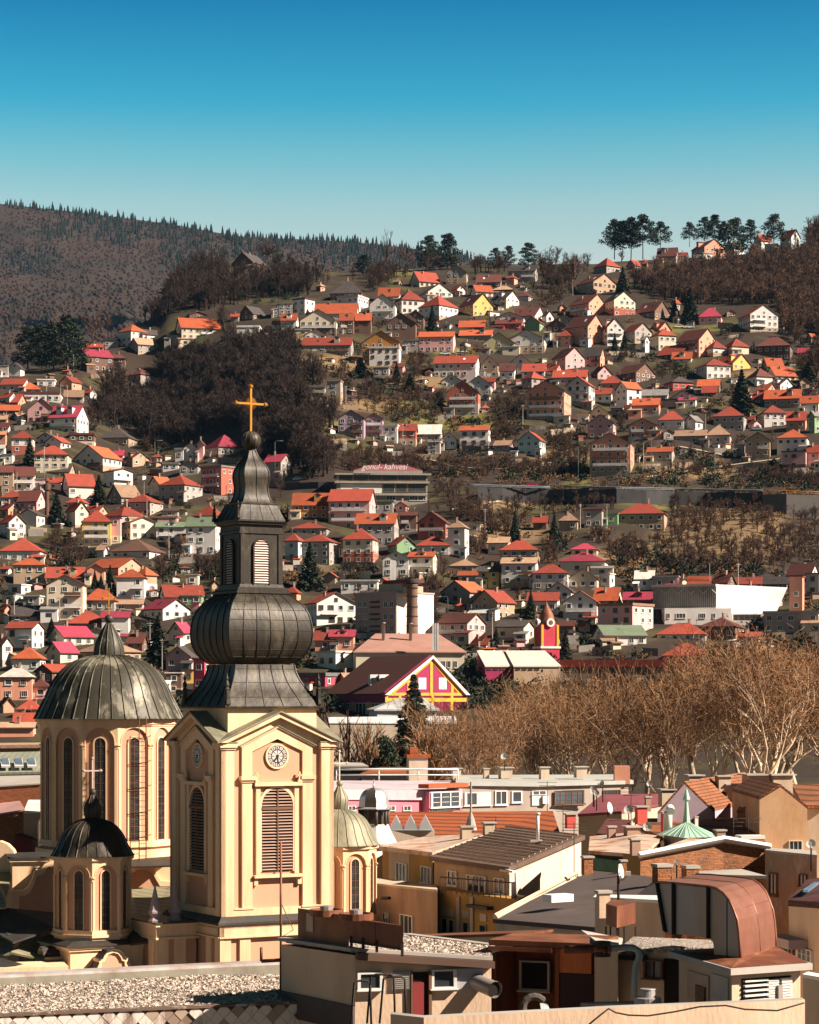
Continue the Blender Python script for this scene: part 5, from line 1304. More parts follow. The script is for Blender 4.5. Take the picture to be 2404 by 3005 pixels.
# right ogee behind, between drum and tower
RB_ = (WX(388, 163), 163.); f2 = Face(RB_, (math.cos(R(10)), math.sin(R(10)))); kq = .34783*163/7100; zq = lambda y: 24-(250+.34783*y)*163/7100
f2.rect(bd, -.5, 4.2, zq(900), zq(680), -2.5, -.5); 
O = [((x-1115)*kq, zq(y)) for x, y in ((1060, 760), (1110, 710), (1160, 680), (1230, 678), (1290, 710), (1320, 770), (1350, 820), (1440, 830))]; I = [(u, z-.38) for u, z in O]
f2.poly(bd, [(-.5, 5)]+I+[(4.5, 5)], -.6, 0, 1)
for a, b2, c2, d2 in zip(O, O[1:], I[1:], I): f2.poly(bd, [a, b2, c2, d2], -.7, .15, 0)
# far-left small round gable
f3 = Face((WX(-60, 162), 162.), (1, 0)); z3 = lambda y: 24-(250+.34783*y)*162/7100; k3 = .34783*162/7100
f3.poly(bd, [(0, 5)]+[((x+172)*k3, z3(y)) for x, y in ((-120, 520), (-60, 490), (0, 485), (60, 510), (110, 560), (135, 620), (100, 720), (60, 760))]+[(5, 5)], -1, 0, 0)
bd.build('body_wall', [CREAM, ROSE], church)
rf = MB()
rf.prism([f.p(-.6, 0, -5.3)[:2], f.p(7.3, 0, -5.3)[:2], f.p(7.3, 0, -.5)[:2], f.p(-.6, 0, -.5)[:2]], zz(640), zz(622))
rf.slab([T3('V', 1080, 640, 166), T3('V', 1440, 610, 166), T3('V', 1440, 690, 160), T3('V', 1080, 700, 160)], .1)
rf.build('upper_roof', SLATE, church)
rp = MB()
for P in ([('V', -60, 690, 164), ('V', 105, 700, 164), ('V', 55, 960, 154), ('V', 55, 1040, 150), ('V', -60, 1045, 150)], [('V', 1100, 880, 161), ('V', 1430, 860, 161), ('V', 1500, 1090, 152), ('V', 1200, 1210, 149.5), ('V', 1080, 1230, 150)],
          [('V', 430, 1210, 153), ('V', 470, 1500, 147), ('V', 90, 1420, 147), ('V', 240, 1290, 151)], [('V', -40, 1260, 151), ('V', 140, 1320, 150), ('V', 90, 1430, 147), ('V', -40, 1440, 147)]):
    rp.slab([T3(*p) for p in P], .12)
rp.build('nave_roof', mat('sheet_patina', (.30,.27,.17), .65, .15, .25, .8, (.18,.16,.11), .7, .5, 2., stripes=('DIAGONAL', .55, .3, .2), rnd=.05), church)
rd = MB()
for P in ([('V', -60, 1030, 153), ('V', 100, 1050, 153), ('V', 460, 1085, 153), ('V', 460, 1215, 149), ('V', 110, 1335, 146), ('V', -60, 1240, 149)], [('V', 1110, 1200, 150), ('V', 1240, 1180, 150), ('V', 1270, 1330, 147), ('V', 1100, 1350, 147)], [('V', -60, 1450, 146.5), ('V', 300, 1550, 144), ('V', 300, 1590, 143), ('V', -60, 1530, 143)]):
    rd = MB(); rd.slab([T3(*p) for p in P], .12); rd.build('dark_roof', SLATE, church)
lw = MB(); lf = Face((WX(-30, 142.6), 142.6), (math.cos(R(14)), math.sin(R(14)))); lf.rect(lw, -1, 4.5, 2, zr_('V', 1600, 142.6), -3, 0, 1); lf.rect(lw, -1, 4.6, zr_('V', 1600, 142.6), zr_('V', 1555, 142.6), -3, .2, 0); lw.build('aisle_wall', [CREAM, ROSE], church)
# rusty access ladder on the drum
la = MB(); RUST = mat('rust_iron', (.16,.06,.03), .8, .3, .3, 3., (.07,.03,.02), .6, 2.)
for x in (1320, 1410, 1480): la.tube([T3('X', x, 520 if x > 1320 else 720, 164.6), T3('X', x, 2300, 164.6)], .035, 5)
for y in range(740, 2250, 62): la.tube([T3('X', 1320, y, 164.6), T3('X', 1410, y, 164.6)], .018, 4); la.tube([T3('X', 1410, y+20, 164.6), T3('X', 1480, y+20, 164.6)], .018, 4)
for y in range(740, 2250, 250): la.tube([T3('X', 1280, y+30, 164.9), T3('X', 1480, y, 164.3), T3('X', 1530, y-20, 164.8)], .03, 4); la.tube([T3('X', 1280, y+45, 164.9), T3('X', 1480, y+40, 164.5)], .025, 4)
o = la.build('access_ladder', RUST); tag(o, 'rusty caged ladder climbing the side of the big church drum', 'ladder')
# ------------------------------------------------------------- mid town landmarks and near roofs
def vwall(mb, pts, z0, m=0):
    n = len(pts); a = sum(pts[i][0]*pts[(i+1) % n][1]-pts[(i+1) % n][0]*pts[i][1] for i in range(n))
    if a < 0: pts = pts[::-1]
    for i in range(n):
        p, q = pts[i], pts[(i+1) % n]; mb.face([(p[0], p[1], z0), (q[0], q[1], z0), q, p], m)
    mb.face(pts, m)
def grow(pts, k):
    c = Vector((sum(p[0] for p in pts)/len(pts), sum(p[1] for p in pts)/len(pts)))
    o = []
    for p in pts:
        d = Vector((p[0], p[1]))-c; l = d.length; o.append((p[0]+d.x/l*k, p[1]+d.y/l*k, p[2]))
    return o
def rblock(name, label, cat, pts, zb, wm, rm, over=.25, th=.18, tile=None, group=None, parent=None, dz=.01):
    P = [T3(*p) for p in pts]; c = (sum(p[0] for p in P)/len(P), sum(p[1] for p in P)/len(P), zb)
    root = parent or thing(name, c, label, cat, group); w = MB(); vwall(w, [(p[0], p[1], p[2]-th-dz) for p in P], zb); w.build('wall', wm, root)
    r = MB(); r.slab(grow(P, over), th); ro = r.build('roof', rm, root); return root, P, ro
def chim(par, t, x, y, D, w, h, m=None, top=True, label=None):
    """chimney whose foot centre stands at the photo position"""
    c = T3(t, x, y, D); b = MB(); k = TILES[t][2]*D/F; b.box((c[0], c[1], c[2]-.4), w*k, w*k*.8, h*k+.4, 0, R(15)); 
    if top: b.box((c[0], c[1], c[2]+h*k), w*k*1.3, w*k*1.1, .1, 1, R(15))
    return b.build('chimney', [m or CHIM, CAPM], par)
BRICK = mat('old_brick', (.42,.17,.07), .9, 0, .3, 3., (.24,.12,.07), .8, .5, 1., bricks=(.26, .085, .012, .35), rnd=.05, bump=.4, bscale=9)
OLDW = mat('stained_plaster', (.50,.41,.31), .9, 0, .15, 1., (.27,.20,.14), .7, .5, 4., rnd=.05, bump=.15)
OCHRE = mat('ochre_plaster', (.42,.25,.07), .9, 0, .25, 1.2, (.26,.17,.09), .8, .6, 2.5, rnd=.05, bump=.2)
BEIGE = mat('beige_wall', (.57,.42,.30), .9, 0, .14, .8, (.36,.25,.17), .6, .45, 3., rnd=.03, bump=.15, bscale=12)
GRAVEL = mat('gravel', (.50,.43,.37), .95, 0, .9, 9., (.16,.12,.095), .9, 5., 1., bump=2., bscale=12, rnd=0, sharp=.03)
RUSTM = mat('rusty_sheet', (.16,.055,.030), .6, .25, .4, 1.5, (.34,.15,.07), .85, .6, 2., rnd=.05, bump=.2, bscale=3)
COPB = mat('duct_copper', (.22,.092,.060), .5, .3, .35, 1.5, (.36,.20,.14), .7, .45, 1., rnd=0, bump=.25, bscale=1.2)
ZINC = mat('duct_zinc', (.36,.34,.34), .5, .4, .15, 1., (.34,.20,.09), .7, .5, 4., rnd=0, bump=.1)
TAR = mat('tar_roof', (.085,.065,.06), .85, 0, .2, .6, (.12,.09,.08), .5, .3, rnd=0)
TILEN = mat('tiles_orange', (.50,.12,.035), .8, 0, .25, 2., (.36,.13,.06), .7, .8, rnd=.05, bump=.3, bricks=(.22, .16, .03, .35))
TILEO = mat('tiles_old', (.42,.16,.07), .85, 0, .3, 2., (.24,.10,.05), .8, .7, rnd=.05, bump=.4, bricks=(.26, .2, .035, .3))
MINT = mat('mint_sheet', (.34,.52,.42), .6, .1, .12, 1., (.28,.42,.34), .5, .6, rnd=0)
RUSTR = mat('rust_streak_roof', (.60,.46,.36), .6, .2, .2, 1., (.36,.13,.05), .9, .45, 1., rnd=0, sharp=.06)
WSH = mat('white_sheet', (.74,.74,.74), .6, 0, .08, .5, (.6,.58,.55), .5, .3, rnd=0, stripes=('X', 1.1, .12, 0.))
PINKW = mat('pink_plaster', (.66,.17,.22), .85, 0, .1, .8, (.5,.16,.2), .4, .4)
PURP = mat('purple_plaster', (.30,.028,.085), .9, 0, .1, .5, (.2,.03,.08), .4, .3, rnd=0)
OCH = mat('ochre_trim', (.70,.34,.04), .85, 0, .08, .6, (.55,.28,.05), .3, .3, rnd=0)
CONC = mat('panel_concrete', (.40,.31,.28), .9, 0, .15, .8, (.30,.23,.20), .5, .3, 3., rnd=0)
STONEW = mat('retaining_concrete', (.060,.058,.058), .95, 0, .3, .3, (.03,.03,.033), .8, .08, 4., rnd=0, bump=.3, bscale=1.)
# --- cafe with rooftop lettering
def wallq(t, x0, x1, y, D0, D1): a = T3(t, x0, y, D0); b = T3(t, x1, y, D1); return Wall((a[0], a[1]), (b[0], b[1]))
Dk = float(depth(*tp('Q', 800, 830))); a0 = T3('Q', 465, 830, Dk); a1 = T3('Q', 1120, 830, Dk+2)
cf = thing('cafe', ((a0[0]+a1[0])/2, Dk+6, a0[2]), 'grey terraced cafe building with white lettering on its roof', 'cafe'); W = Wall(a0[:2], a1[:2]); z = lambda y: WZ(tp('Q', 0, y)[1], Dk)
dn = (-W.n[0], -W.n[1]); b = MB(); b.obox(a0[:2], W.d, dn, W.L, 14, z(830)-4, z(600)); b.build('wall', mat('cafe_grey', (.30,.28,.26), .9, col2=(.2,.19,.18)), cf)
b = MB(); o = (a0[0]-.7*W.d[0]+W.n[0]*.8, a0[1]-.7*W.d[1]+W.n[1]*.8); b.obox(o, W.d, dn, W.L+2, 15, z(600), z(588)); b.obox(o, W.d, dn, W.L+1.4, 15, z(660), z(645)); b.obox(o, W.d, dn, W.L+.6, 15, z(748), z(735)); b.build('canopy', mat('cafe_slab', (.34,.32,.26), .9), cf)
r = MB(); e = [(*T3('Q', x, 568, D)[:2], z(566)) for x, D in ((585, Dk+1), (1085, Dk+2))]; q = [(e[0][0], e[0][1]), (e[1][0], e[1][1]), (e[1][0]+dn[0]*12, e[1][1]+dn[1]*12), (e[0][0]+dn[0]*12, e[0][1]+dn[1]*12)]
zr0 = z(512); A = [(*p, z(566)) for p in q]; r0 = (q[0][0]+W.d[0]*6+dn[0]*6, q[0][1]+W.d[1]*6+dn[1]*6, zr0); r1 = (q[1][0]-W.d[0]*6+dn[0]*6, q[1][1]-W.d[1]*6+dn[1]*6, zr0)
r.face([A[0], A[1], r1, r0]); r.face([A[1], A[2], r1]); r.face([A[2], A[3], r0, r1]); r.face([A[3], A[0], r0]); r.prism(q, z(588), z(566)-.01, 1); r.build('roof', [ROOF['p'], MATS['cafe_grey']], cf)
for i, (xa, xb, y0, y1, kd) in enumerate([(480, 580, 603, 640, 'f'), (585, 690, 603, 640, 'f'), (695, 790, 603, 640, 'f'), (795, 900, 603, 640, 'f'), (905, 1000, 603, 640, 'f'), (1005, 1110, 603, 640, 'f'), (600, 630, 670, 695, 'a'), (800, 880, 668, 722, 'f'), (895, 970, 668, 722, 'f'), (982, 1110, 668, 722, 'f'), (820, 890, 752, 785, 'd'), (990, 1050, 755, 785, 'd'), (1055, 1110, 755, 785, 'd')]): W.win(cf, 'Q', xa, y0, xb, y1, kd)
b = MB(); W.boxr(b, 'Q', 492, 665, 790, 732, .06); b.build('white_panel', WALL['w'], cf)
def text(s, par, c, dirx, size, m, shear=.25, th=.06, name='lettering'):
    cu = bpy.data.curves.new(name, 'FONT'); cu.body = s; cu.size = size; cu.shear = shear; cu.extrude = th; cu.align_x = 'CENTER'; cu.align_y = 'CENTER'
    o = bpy.data.objects.new(name, cu); COL.objects.link(o); o.data.materials.append(m); o.parent = par; og = ORG[par.name]; o.location = (c[0]-og[0], c[1]-og[1], c[2]-og[2]); o.rotation_euler = (R(90), 0, math.atan2(dirx[1], dirx[0]))
    me = bpy.data.meshes.new_from_object(o); me.name = name; o2 = bpy.data.objects.new(name, me); COL.objects.link(o2); o2.parent = par; o2.location = o.location; o2.rotation_euler = o.rotation_euler; bpy.data.objects.remove(o); return o2
LET = mat('letter_white', (.85, .85, .85), .5, var=0, rnd=0)
for s, x, sc in (('gonul', 708, 2.7), ('-', 783, 2.7), ('kahvesi', 888, 2.7)):
    text(s, cf, (*T3('Q', x, 545, Dk-1.2)[:2], z(545)), W.d, sc, LET, .3)
# --- concrete block and brick chimney, white modern details
Db = 622.
def bw(t, y, D): return WZ(tp(t, 0, y)[1], D)
cb = thing('apartment_block', T3('I', 720, 840, Db), 'concrete apartment block with two blank white gable panels', 'apartment block')
A = T3('I', 897, 840, Db); L0 = T3('I', 555, 840, Db+13); Rr0 = T3('I', 1212, 840, Db+12)
b = MB(); zt = bw('I', 400, Db); b.prism([A[:2], Rr0[:2], (Rr0[0]-4, Rr0[1]+14), (L0[0]+2, L0[1]+14), L0[:2]], 10, zt); b.build('wall', CONC, cb)
W = Wall(A[:2], Rr0[:2]); b = MB(); W.boxr(b, 'I', 900, 402, 1212, 760, .15); b.build('white_panel', mat('blank_white', (.78,.72,.62), .85, rnd=0), cb)
b = MB(); b.prism([grow([A, Rr0, (Rr0[0]-4, Rr0[1]+14, 0), (L0[0]+2, L0[1]+14, 0), L0], .4)[i][:2] for i in range(5)], zt, zt+.4); b.build('roof', CAPM, cb)
W = Wall(L0[:2], A[:2])
for y in (500, 603, 704):
    for x in (593, 640, 812, 862): W.win(cb, 'I', x-17, y-26, x+17, y+24, 'a')
    for dy in (-22, 20): b = MB(); W.boxr(b, 'I', 690, y+dy-6, 760, y+dy+8, .5); b.build('balcony', mat('rust_panel', (.12,.05,.03), .8), cb)
for (x0, x1, y0) in ((700, 780, 325), (780, 900, 320), (905, 975, 345)): b = MB(); W.boxr(b, 'I', x0, y0, x1, 402, -2, back=6); b.build('roof_hut', OLDW, cb)
b = MB(); W.boxr(b, 'I', 745, 290, 985, 320, -1.5, back=6); b.build('hut_roof', ROOF['d'], cb)
for x in (855, 872, 888): p = T3('I', x, 290, Db+10); b = MB(); b.box((p[0], p[1], p[2]-.5), .5, .4, 5.5); b.build('antenna', FRAME, cb)
ck = T3('I', 1035, 760, Db-8); s = .34783*(Db-8)/F; bz = lambda y: bw('I', y, Db-8); b = MB()
b.revolve(ck[0], ck[1], [(52*s, 12), (50*s, bz(745)), (44*s, bz(340)), (46*s, bz(335)), (46*s, bz(330))], 14, sm=True); b.revolve(ck[0], ck[1], [(46*s, bz(330)), (58*s, bz(318)), (58*s, bz(298)), (48*s, bz(296)), (48*s, bz(290))], 14, m=1)
for y in (360, 430, 520, 600, 680): b.revolve(ck[0], ck[1], [(51*s, bz(y+4)), (52*s, bz(y+4)), (52*s, bz(y-4)), (51*s, bz(y-4))], 14, m=1)
tag(b.build('factory_chimney', [mat('chimney_brick', (.22,.13,.09), .9, 0, .25, 1., (.10,.06,.05), .7, .4, rnd=0), ROOF['k']]), 'tall round brown brick chimney against the blank white wall', 'chimney')
# --- hall with pinkish hipped roof
def hall(name, label, cat, t, D, L, Rt, ridge, eave, base, wm, rm, dl=30, dr=2, pts=None):
    C0 = T3(t, L, eave, D); C1 = T3(t, Rt, eave, D+dr); W = Wall(C0[:2], C1[:2]); dn = (-W.n[0], -W.n[1]); ze = bw(t, eave, D); r = thing(name, (*C0[:2], ze-8), label, cat)
    b = MB(); b.obox(C0[:2], W.d, dn, W.L, dl, 8, ze-.2); b.build('wall', wm, r)
    e = [(C0[0]-.6, C0[1]-.5, ze), (C1[0]+.6, C1[1]-.5, ze), (C1[0]+dn[0]*dl+.5, C1[1]+dn[1]*dl+.5, ze), (C0[0]+dn[0]*dl-.5, C0[1]+dn[1]*dl+.5, ze)]
    a = T3(t, ridge[0], ridge[2], D+dl/2); c = T3(t, ridge[1], ridge[2], D+dl/2); b = MB()
    b.face([e[0], e[1], c, a]); b.face([e[1], e[2], c]); b.face([e[2], e[3], a, c]); b.face([e[3], e[0], a]); b.face([(p[0], p[1], p[2]-.3) for p in e][::-1])
    for i in range(4): p, q = e[i], e[(i+1) % 4]; b.face([(p[0], p[1], p[2]-.3), (q[0], q[1], q[2]-.3), q, p])
    ro = b.build('roof', rm, r); return r, W, ro
hr_, W, ro = hall('brewery_hall', 'long hall with faded pinkish hipped roof and steel flue pipes', 'hall', 'I', 575., 560, 1475, (725, 1250, 745), 898, 1060, WALL['c'], mat('faded_roof', (.36,.20,.16), .85, 0, .15, 1., (.26,.13,.10), .5, .2, rnd=0, bump=.2), 26)
for x, y, h in ((792, 770, 110), (1022, 770, 105)): p = T3('I', x, y, 583); s = .34783*583/F; b = MB(); b.revolve(p[0], p[1], [(14*s, p[2]-1), (14*s, p[2]+h*s), (17*s, p[2]+h*s), (17*s, p[2]+(h+8)*s)], 10, sm=True); b.build('flue_pipe', CAPM, ro)
for x in (1215, 1232, 1248): p = T3('I', x, 890, 573); b = MB(); b.box(p, .6, .4, 6.5); b.build('antenna_panel', FRAME, ro)
for x in (1300, 1345, 1400): W.win(hr_, 'I', x-14, 975, x+14, 1035, 'a')
# --- purple gabled hall
pd = 505.
ph_ = thing('purple_hall', T3('I', 900, 1440, pd), 'purple and ochre hall with dark red roof and big front gable', 'hall')
PL0 = T3('I', 805, 1240, pd); PR0 = T3('I', 1490, 1150, pd+18); W = Wall(PL0[:2], PR0[:2]); ga = T3('I', 1210, 925, pd+10)
f = Face(PL0[:2], W.d); Lw = W.L; zl = PL0[2]; zp = ga[2]; back = 34
ld = unit((WX(tp('I', 300, 0)[0], pd+24)-PL0[0], 24+4)); 
rdg = (ga[0]+(T3('I', 640, 920, pd+40)[0]-ga[0]), pd+40, zp)
zlow = bw('I', 1180, pd+25)
b = MB(); um = Lw*.56; f.poly(b, [(0, 6), (Lw, 6), (Lw, zl), (um, zp), (0, zl)], -.6, 0, 0)
lb = T3('I', 300, 1190, pd+26); rb2 = (lb[0]+(PR0[0]-PL0[0]), lb[1]+(PR0[1]-PL0[1])); b.prism([PL0[:2], PR0[:2], rb2, lb[:2]], 6, zl-.3, 0)
b.build('wall', [PURP], ph_)
b = MB(); gp = f.p(um, zp, .6); bk = (lb[0]+W.d[0]*um, lb[1]+W.d[1]*um, zp); b.slab([f.p(-.5, zl-.3, .6), gp, bk, (lb[0]-W.d[0]*.5, lb[1]-W.d[1]*.5, zl-.3)], .25); b.slab([gp, f.p(Lw+.5, zl-.3, .6), (rb2[0]+.5, rb2[1], zl-.3), bk], .25)
ro = b.build('roof', mat('hall_roof', (.085,.028,.020), .85, 0, .2, 2., (.06,.025,.022), .5, .5, rnd=0), ph_)
b = MB(); f.poly(b, [(-.6, zl-.55), (um, zp-.1), (um, zp-.75), (.6, zl-.55)], 0, .66, 0); f.poly(b, [(Lw+.6, zl-.55), (um, zp-.1), (um, zp-.75), (Lw-.6, zl-.55)], 0, .66, 0); b.build('barge_board', FRAME, ph_)
b = MB(); hh = zp-zl
f.rect(b, 0, Lw, zl-.7, zl-.1, 0, .12); f.rect(b, 0, Lw, zl-2, zl-1.2, 0, .1)
for u in (.28, .56, .82): w = .42; zz_ = zl+hh*(1-abs(u*Lw-um)/(um if u*Lw < um else Lw-um))-.7; f.rect(b, u*Lw-w, u*Lw+w, zl-.1, zz_, 0, .12)
for u in (0, .16, .56, .8): f.rect(b, u*Lw, u*Lw+.8, 6, zl-.7, 0, .12)
f.poly(b, [(.6, zl-.6), (um, zp-.75), (um, zp-1.5), (2.0, zl-.6)], 0, .1); f.poly(b, [(Lw-.6, zl-.6), (um, zp-.75), (um, zp-1.5), (Lw-2.0, zl-.6)], 0, .1)
b.build('ochre_trim', OCH, ph_)
for x in (1118, 1290): b = MB(); W.boxr(b, 'I', x-32, 1118, x+32, 1215, .1); b.build('white_shutter', FRAME, ph_)
for x in (712, 790):
    p = T3('I', x, 1150, pd+13); b = MB(); b.box((p[0], p[1], p[2]-.8), 2.1, 1.6, 2.3, 0, .3); b.box((p[0]+.2, p[1]-.9, p[2]-.3), 1.3, .3, 1.1, 1, .3); b.build('roof_vent', [FRAME, DARK], ro)
W2 = Wall(lb[:2], PL0[:2])
for x in (470, 605, 740): W2.win(ph_, 'I', x-48, 1330, x+48, 1440, 'd', .12); b = MB(); W2.boxr(b, 'I', x+50, 1320, x+75, 1440, .1); b.build('ochre_pier', OCH, ph_)
# pavilion roofs in front
pv_, W, ro = hall('pavilion', 'low pavilion with pale grey tent-like hipped roof beside the blue-green spruce', 'pavilion', 'I', 462., 740, 1240, (920, 1130, 1290), 1385, 1430, WALL['w'], mat('tent_grey', (.42,.43,.43), .7, rnd=0), 10)
rblock('terrace_building', 'low building with long white flat roof in front of the purple hall', 'building', [('I', 330, 1495, 430), ('I', 1400, 1500, 434), ('I', 1400, 1440, 452), ('I', 330, 1450, 448)], 8, OLDW, mat('roof_white', (.66,.66,.65), .8, rnd=0))
for i, (x0, x1, lab) in enumerate(((5, 195, 'building with white corrugated roof and brown strip left of the clock turret'), (150, 415, 'building with broad white corrugated roof just under the clock turret'))):
    w_, P, ro = rblock('brewery_shed', lab, 'building', [('J', x0+30, 955, 560-i), ('J', x1, 955, 562-i), ('J', x1-80, 878, 580), ('J', x0-10, 878, 578)], 10, PURP if not i else WALL['t'], mat('roof_corrugated', (.62,.56,.50), .7, 0, .1, 1., (.5,.36,.28), .4, .3, rnd=0, stripes=('X', 1.3, .15, 0.)), .3, .3)
    Wq_ = Wall(P[0][:2], P[1][:2]); [Wq_.win(w_, 'J', x0+40+j*32, 958, x0+62+j*32, 975, 'f') for j in range(4)]
# red and yellow clock turret
td = 598.; zt_ = lambda y: bw('J', y, td); s = .57971*td/F; c = T3('J', 345, 900, td); th_ = R(20)
tr = thing('clock_turret', c, 'small red and ochre clock turret with rusty onion cap', 'tower')
def rbox(mb, r, z0, z1, m=0): dx = (math.cos(th_), math.sin(th_)); dy = (-dx[1], dx[0]); mb.obox((c[0]-dx[0]*r-dy[0]*r, c[1]-dx[1]*r-dy[1]*r), dx, dy, 2*r, 2*r, z0, z1, m); return dx, dy
b = MB(); rbox(b, 50*s, zt_(1010), zt_(862)); dx, dy = rbox(b, 44*s, zt_(862), zt_(745)); rbox(b, 55*s, zt_(868), zt_(858), 1); b.build('shaft', [mat('turret_red', (.42,.04,.07), .85), FRAME], tr)
b = MB()
for a in (-1, 1):
    for e in (-1, 1): b.box((c[0]+dx[0]*a*42*s+dy[0]*e*42*s, c[1]+dx[1]*a*42*s+dy[1]*e*42*s, zt_(858)), 12*s, 12*s, zt_(750)-zt_(858), 0, th_)
b.build('ochre_corner', OCH, tr)
b = MB(); b.revolve(c[0], c[1], [(50*s, zt_(745)), (50*s, zt_(738)), (42*s, zt_(725)), (38*s, zt_(705)), (30*s, zt_(685)), (18*s, zt_(665)), (8*s, zt_(650)), (2*s, zt_(630))], 12, sm=True); b.build('onion_cap', RUSTM, tr)
for d, n in ((dx, (dx[1], -dx[0])), ((-dy[0], -dy[1]), (-dy[1], dy[0]))):
    f = Face((c[0]+n[0]*50*s, c[1]+n[1]*50*s), d); b = MB(); zc = zt_(738); A = [(22*s*math.cos(i*.5236), zc+22*s*math.sin(i*.5236)) for i in range(12)]; f.poly(b, A, -.5, .3, 0); f.poly(b, [(u*.55, zc+(z-zc)*.55) for u, z in A], .3, .35, 1); b.build('clock', [FRAME, FRAMEB], tr)
    b = MB(); f.rect(b, -12*s, 12*s, zt_(845), zt_(765), -.9, -.35, 1); f.rect(b, -3*s, 3*s, zt_(845), zt_(765), -.9, -.3, 0); b.build('window', [OCH, FRAME], tr)
# --- white sports hall with slatted part
sd_ = 652.; wh = thing('sports_hall', T3('J', 1200, 760, sd_), 'long white hall with slatted front and slanted right end', 'hall'); zj = lambda y: bw('J', y, sd_)
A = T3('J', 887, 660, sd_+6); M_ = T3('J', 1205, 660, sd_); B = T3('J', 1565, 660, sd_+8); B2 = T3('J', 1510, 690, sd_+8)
b = MB(); b.prism([M_[:2], B[:2], (B[0], B[1]+28), (M_[0], M_[1]+28)], zj(690), [zj(543), zj(552), zj(552), zj(543)]); 
b = MB(); p0, p1 = M_, B; fr = [(M_[0], M_[1], zj(688)), (B2[0]-.3, B2[1], zj(690)), (B[0], B[1], zj(552)), (M_[0], M_[1], zj(543))]; b.face(fr); b.face([(x, y+30, z_) for x, y, z_ in fr][::-1])
for i in range(4): u, v = fr[i], fr[(i+1) % 4]; b.face([u, (u[0], u[1]+30, u[2]), (v[0], v[1]+30, v[2]), v])
b.build('white_wall', WSH, wh)
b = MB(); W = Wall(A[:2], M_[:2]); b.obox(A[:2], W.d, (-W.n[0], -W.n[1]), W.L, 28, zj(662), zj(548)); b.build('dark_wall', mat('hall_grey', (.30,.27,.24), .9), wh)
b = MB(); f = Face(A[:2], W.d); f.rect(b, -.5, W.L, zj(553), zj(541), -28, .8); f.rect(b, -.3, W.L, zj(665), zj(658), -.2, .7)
for i in range(34): u = i*W.L/33; f.rect(b, u-.06, u+.06, zj(660), zj(553), .1, .5)
for i in range(5): u = i*W.L/5; b.tube([f.p(u, zj(590), .6), f.p(u+W.L/10, zj(556), .6), f.p(u+W.L/5, zj(590), .6)], .12, 4)
b.build('slat_screen', mat('screen_grey', (.50,.46,.42), .8, rnd=0), wh)
b = MB(); P = [T3('J', 943, 668, sd_-2), T3('J', 1280, 668, sd_-2)]; b.obox(P[0][:2], (1, 0), (0, 1), P[1][0]-P[0][0], 8, 10, zj(665)); P2 = [T3('J', 1290, 735, sd_-6), T3('J', 1440, 735, sd_-6)]; b.obox(P2[0][:2], (1, 0), (0, 1), P2[1][0]-P2[0][0], 10, 10, zj(733)); b.obox(T3('J', 1282, 700, sd_+1)[:2], (1, 0), (0, 1), 14, 6, 10, zj(690)); b.build('lower_wall', WALL['w'], wh)
W = Wall((P[0][0], P[0][1]), (P[1][0], P[1][1]))
for x0, x1 in ((1000, 1050), (1120, 1150), (955, 970), (1185, 1200)): W.win(wh, 'J', x0, 690, x1, 715, 'd')
W = Wall((P2[0][0], sd_), (P2[1][0], sd_)); W.win(wh, 'J', 1290, 697, 1430, 725, 'f')
# --- main road, retaining wall, parapet rail, lamps, cars
def roadwall(name, label, t, xs_, top, bot, m, cat):
    b = MB(); n = len(xs_)
    for i in range(n-1):
        (xa, ta, ba), (xb, tb, bb) = (xs_[i], top[i], bot[i]), (xs_[i+1], top[i+1], bot[i+1]); q = []
        for x, tt, bo in ((xa, ta, ba), (xb, tb, bb)):
            px, rb_ = tp(t, x, bo); D = float(depth(px, rb_)); q.append((WX(px, D), D, WZ(rb_, D)-1, WZ(tp(t, x, tt)[1], D)))
        u, v = q; b.prism([(u[0], u[1]), (v[0], v[1]), (v[0]+.2, v[1]+7), (u[0]+.2, u[1]+7)], [u[2]]*4 if False else min(u[2], v[2]), (u[3]+v[3])/2)
    return tag(b.build(name, m), label, cat)
roadwall('retaining_wall', 'long dark concrete retaining wall under the main road', 'J', [0, 120, 240, 360, 430], [52, 55, 58, 62, 64], [120, 125, 130, 135, 140], STONEW, 'retaining wall')
roadwall('retaining_wall', 'tall dark retaining wall with pale parapet right of the step', 'J', [435, 560, 700, 850, 1000, 1150, 1300, 1440], [56, 60, 64, 67, 70, 74, 77, 80], [130, 132, 134, 138, 140, 142, 146, 150], STONEW, 'retaining wall')
roadwall('retaining_wall', 'grey stone abutment wall with orange railing at the right edge', 'J', [1442, 1560, 1725, 1800], [84, 88, 92, 95], [170, 190, 210, 215], mat('abutment_stone', (.11,.10,.09), .95, 0, .3, .5, (.10,.09,.085), .7, .2), 'retaining wall')
roadwall('retaining_wall', 'dark road wall right of the onion lantern below parked cars', 'Q', [95, 200, 330, 450], [655, 655, 652, 650], [700, 702, 700, 700], STONEW, 'retaining wall')
roadwall('garden_wall', 'pale ribbed concrete wall below the yellow balcony flats', 'D', [378, 500, 640, 765], [1366, 1366, 1367, 1368], [1418, 1420, 1420, 1420], mat('wall_pale', (.46,.42,.38), .9, stripes=('X', .5, .4, 0.)), 'wall')
roadwall('garden_wall', 'cream wall under the hip-roofed house with brown shutters', 'Q', [478, 600, 705], [1292, 1293, 1294], [1350, 1350, 1352], WALL['c'], 'wall')
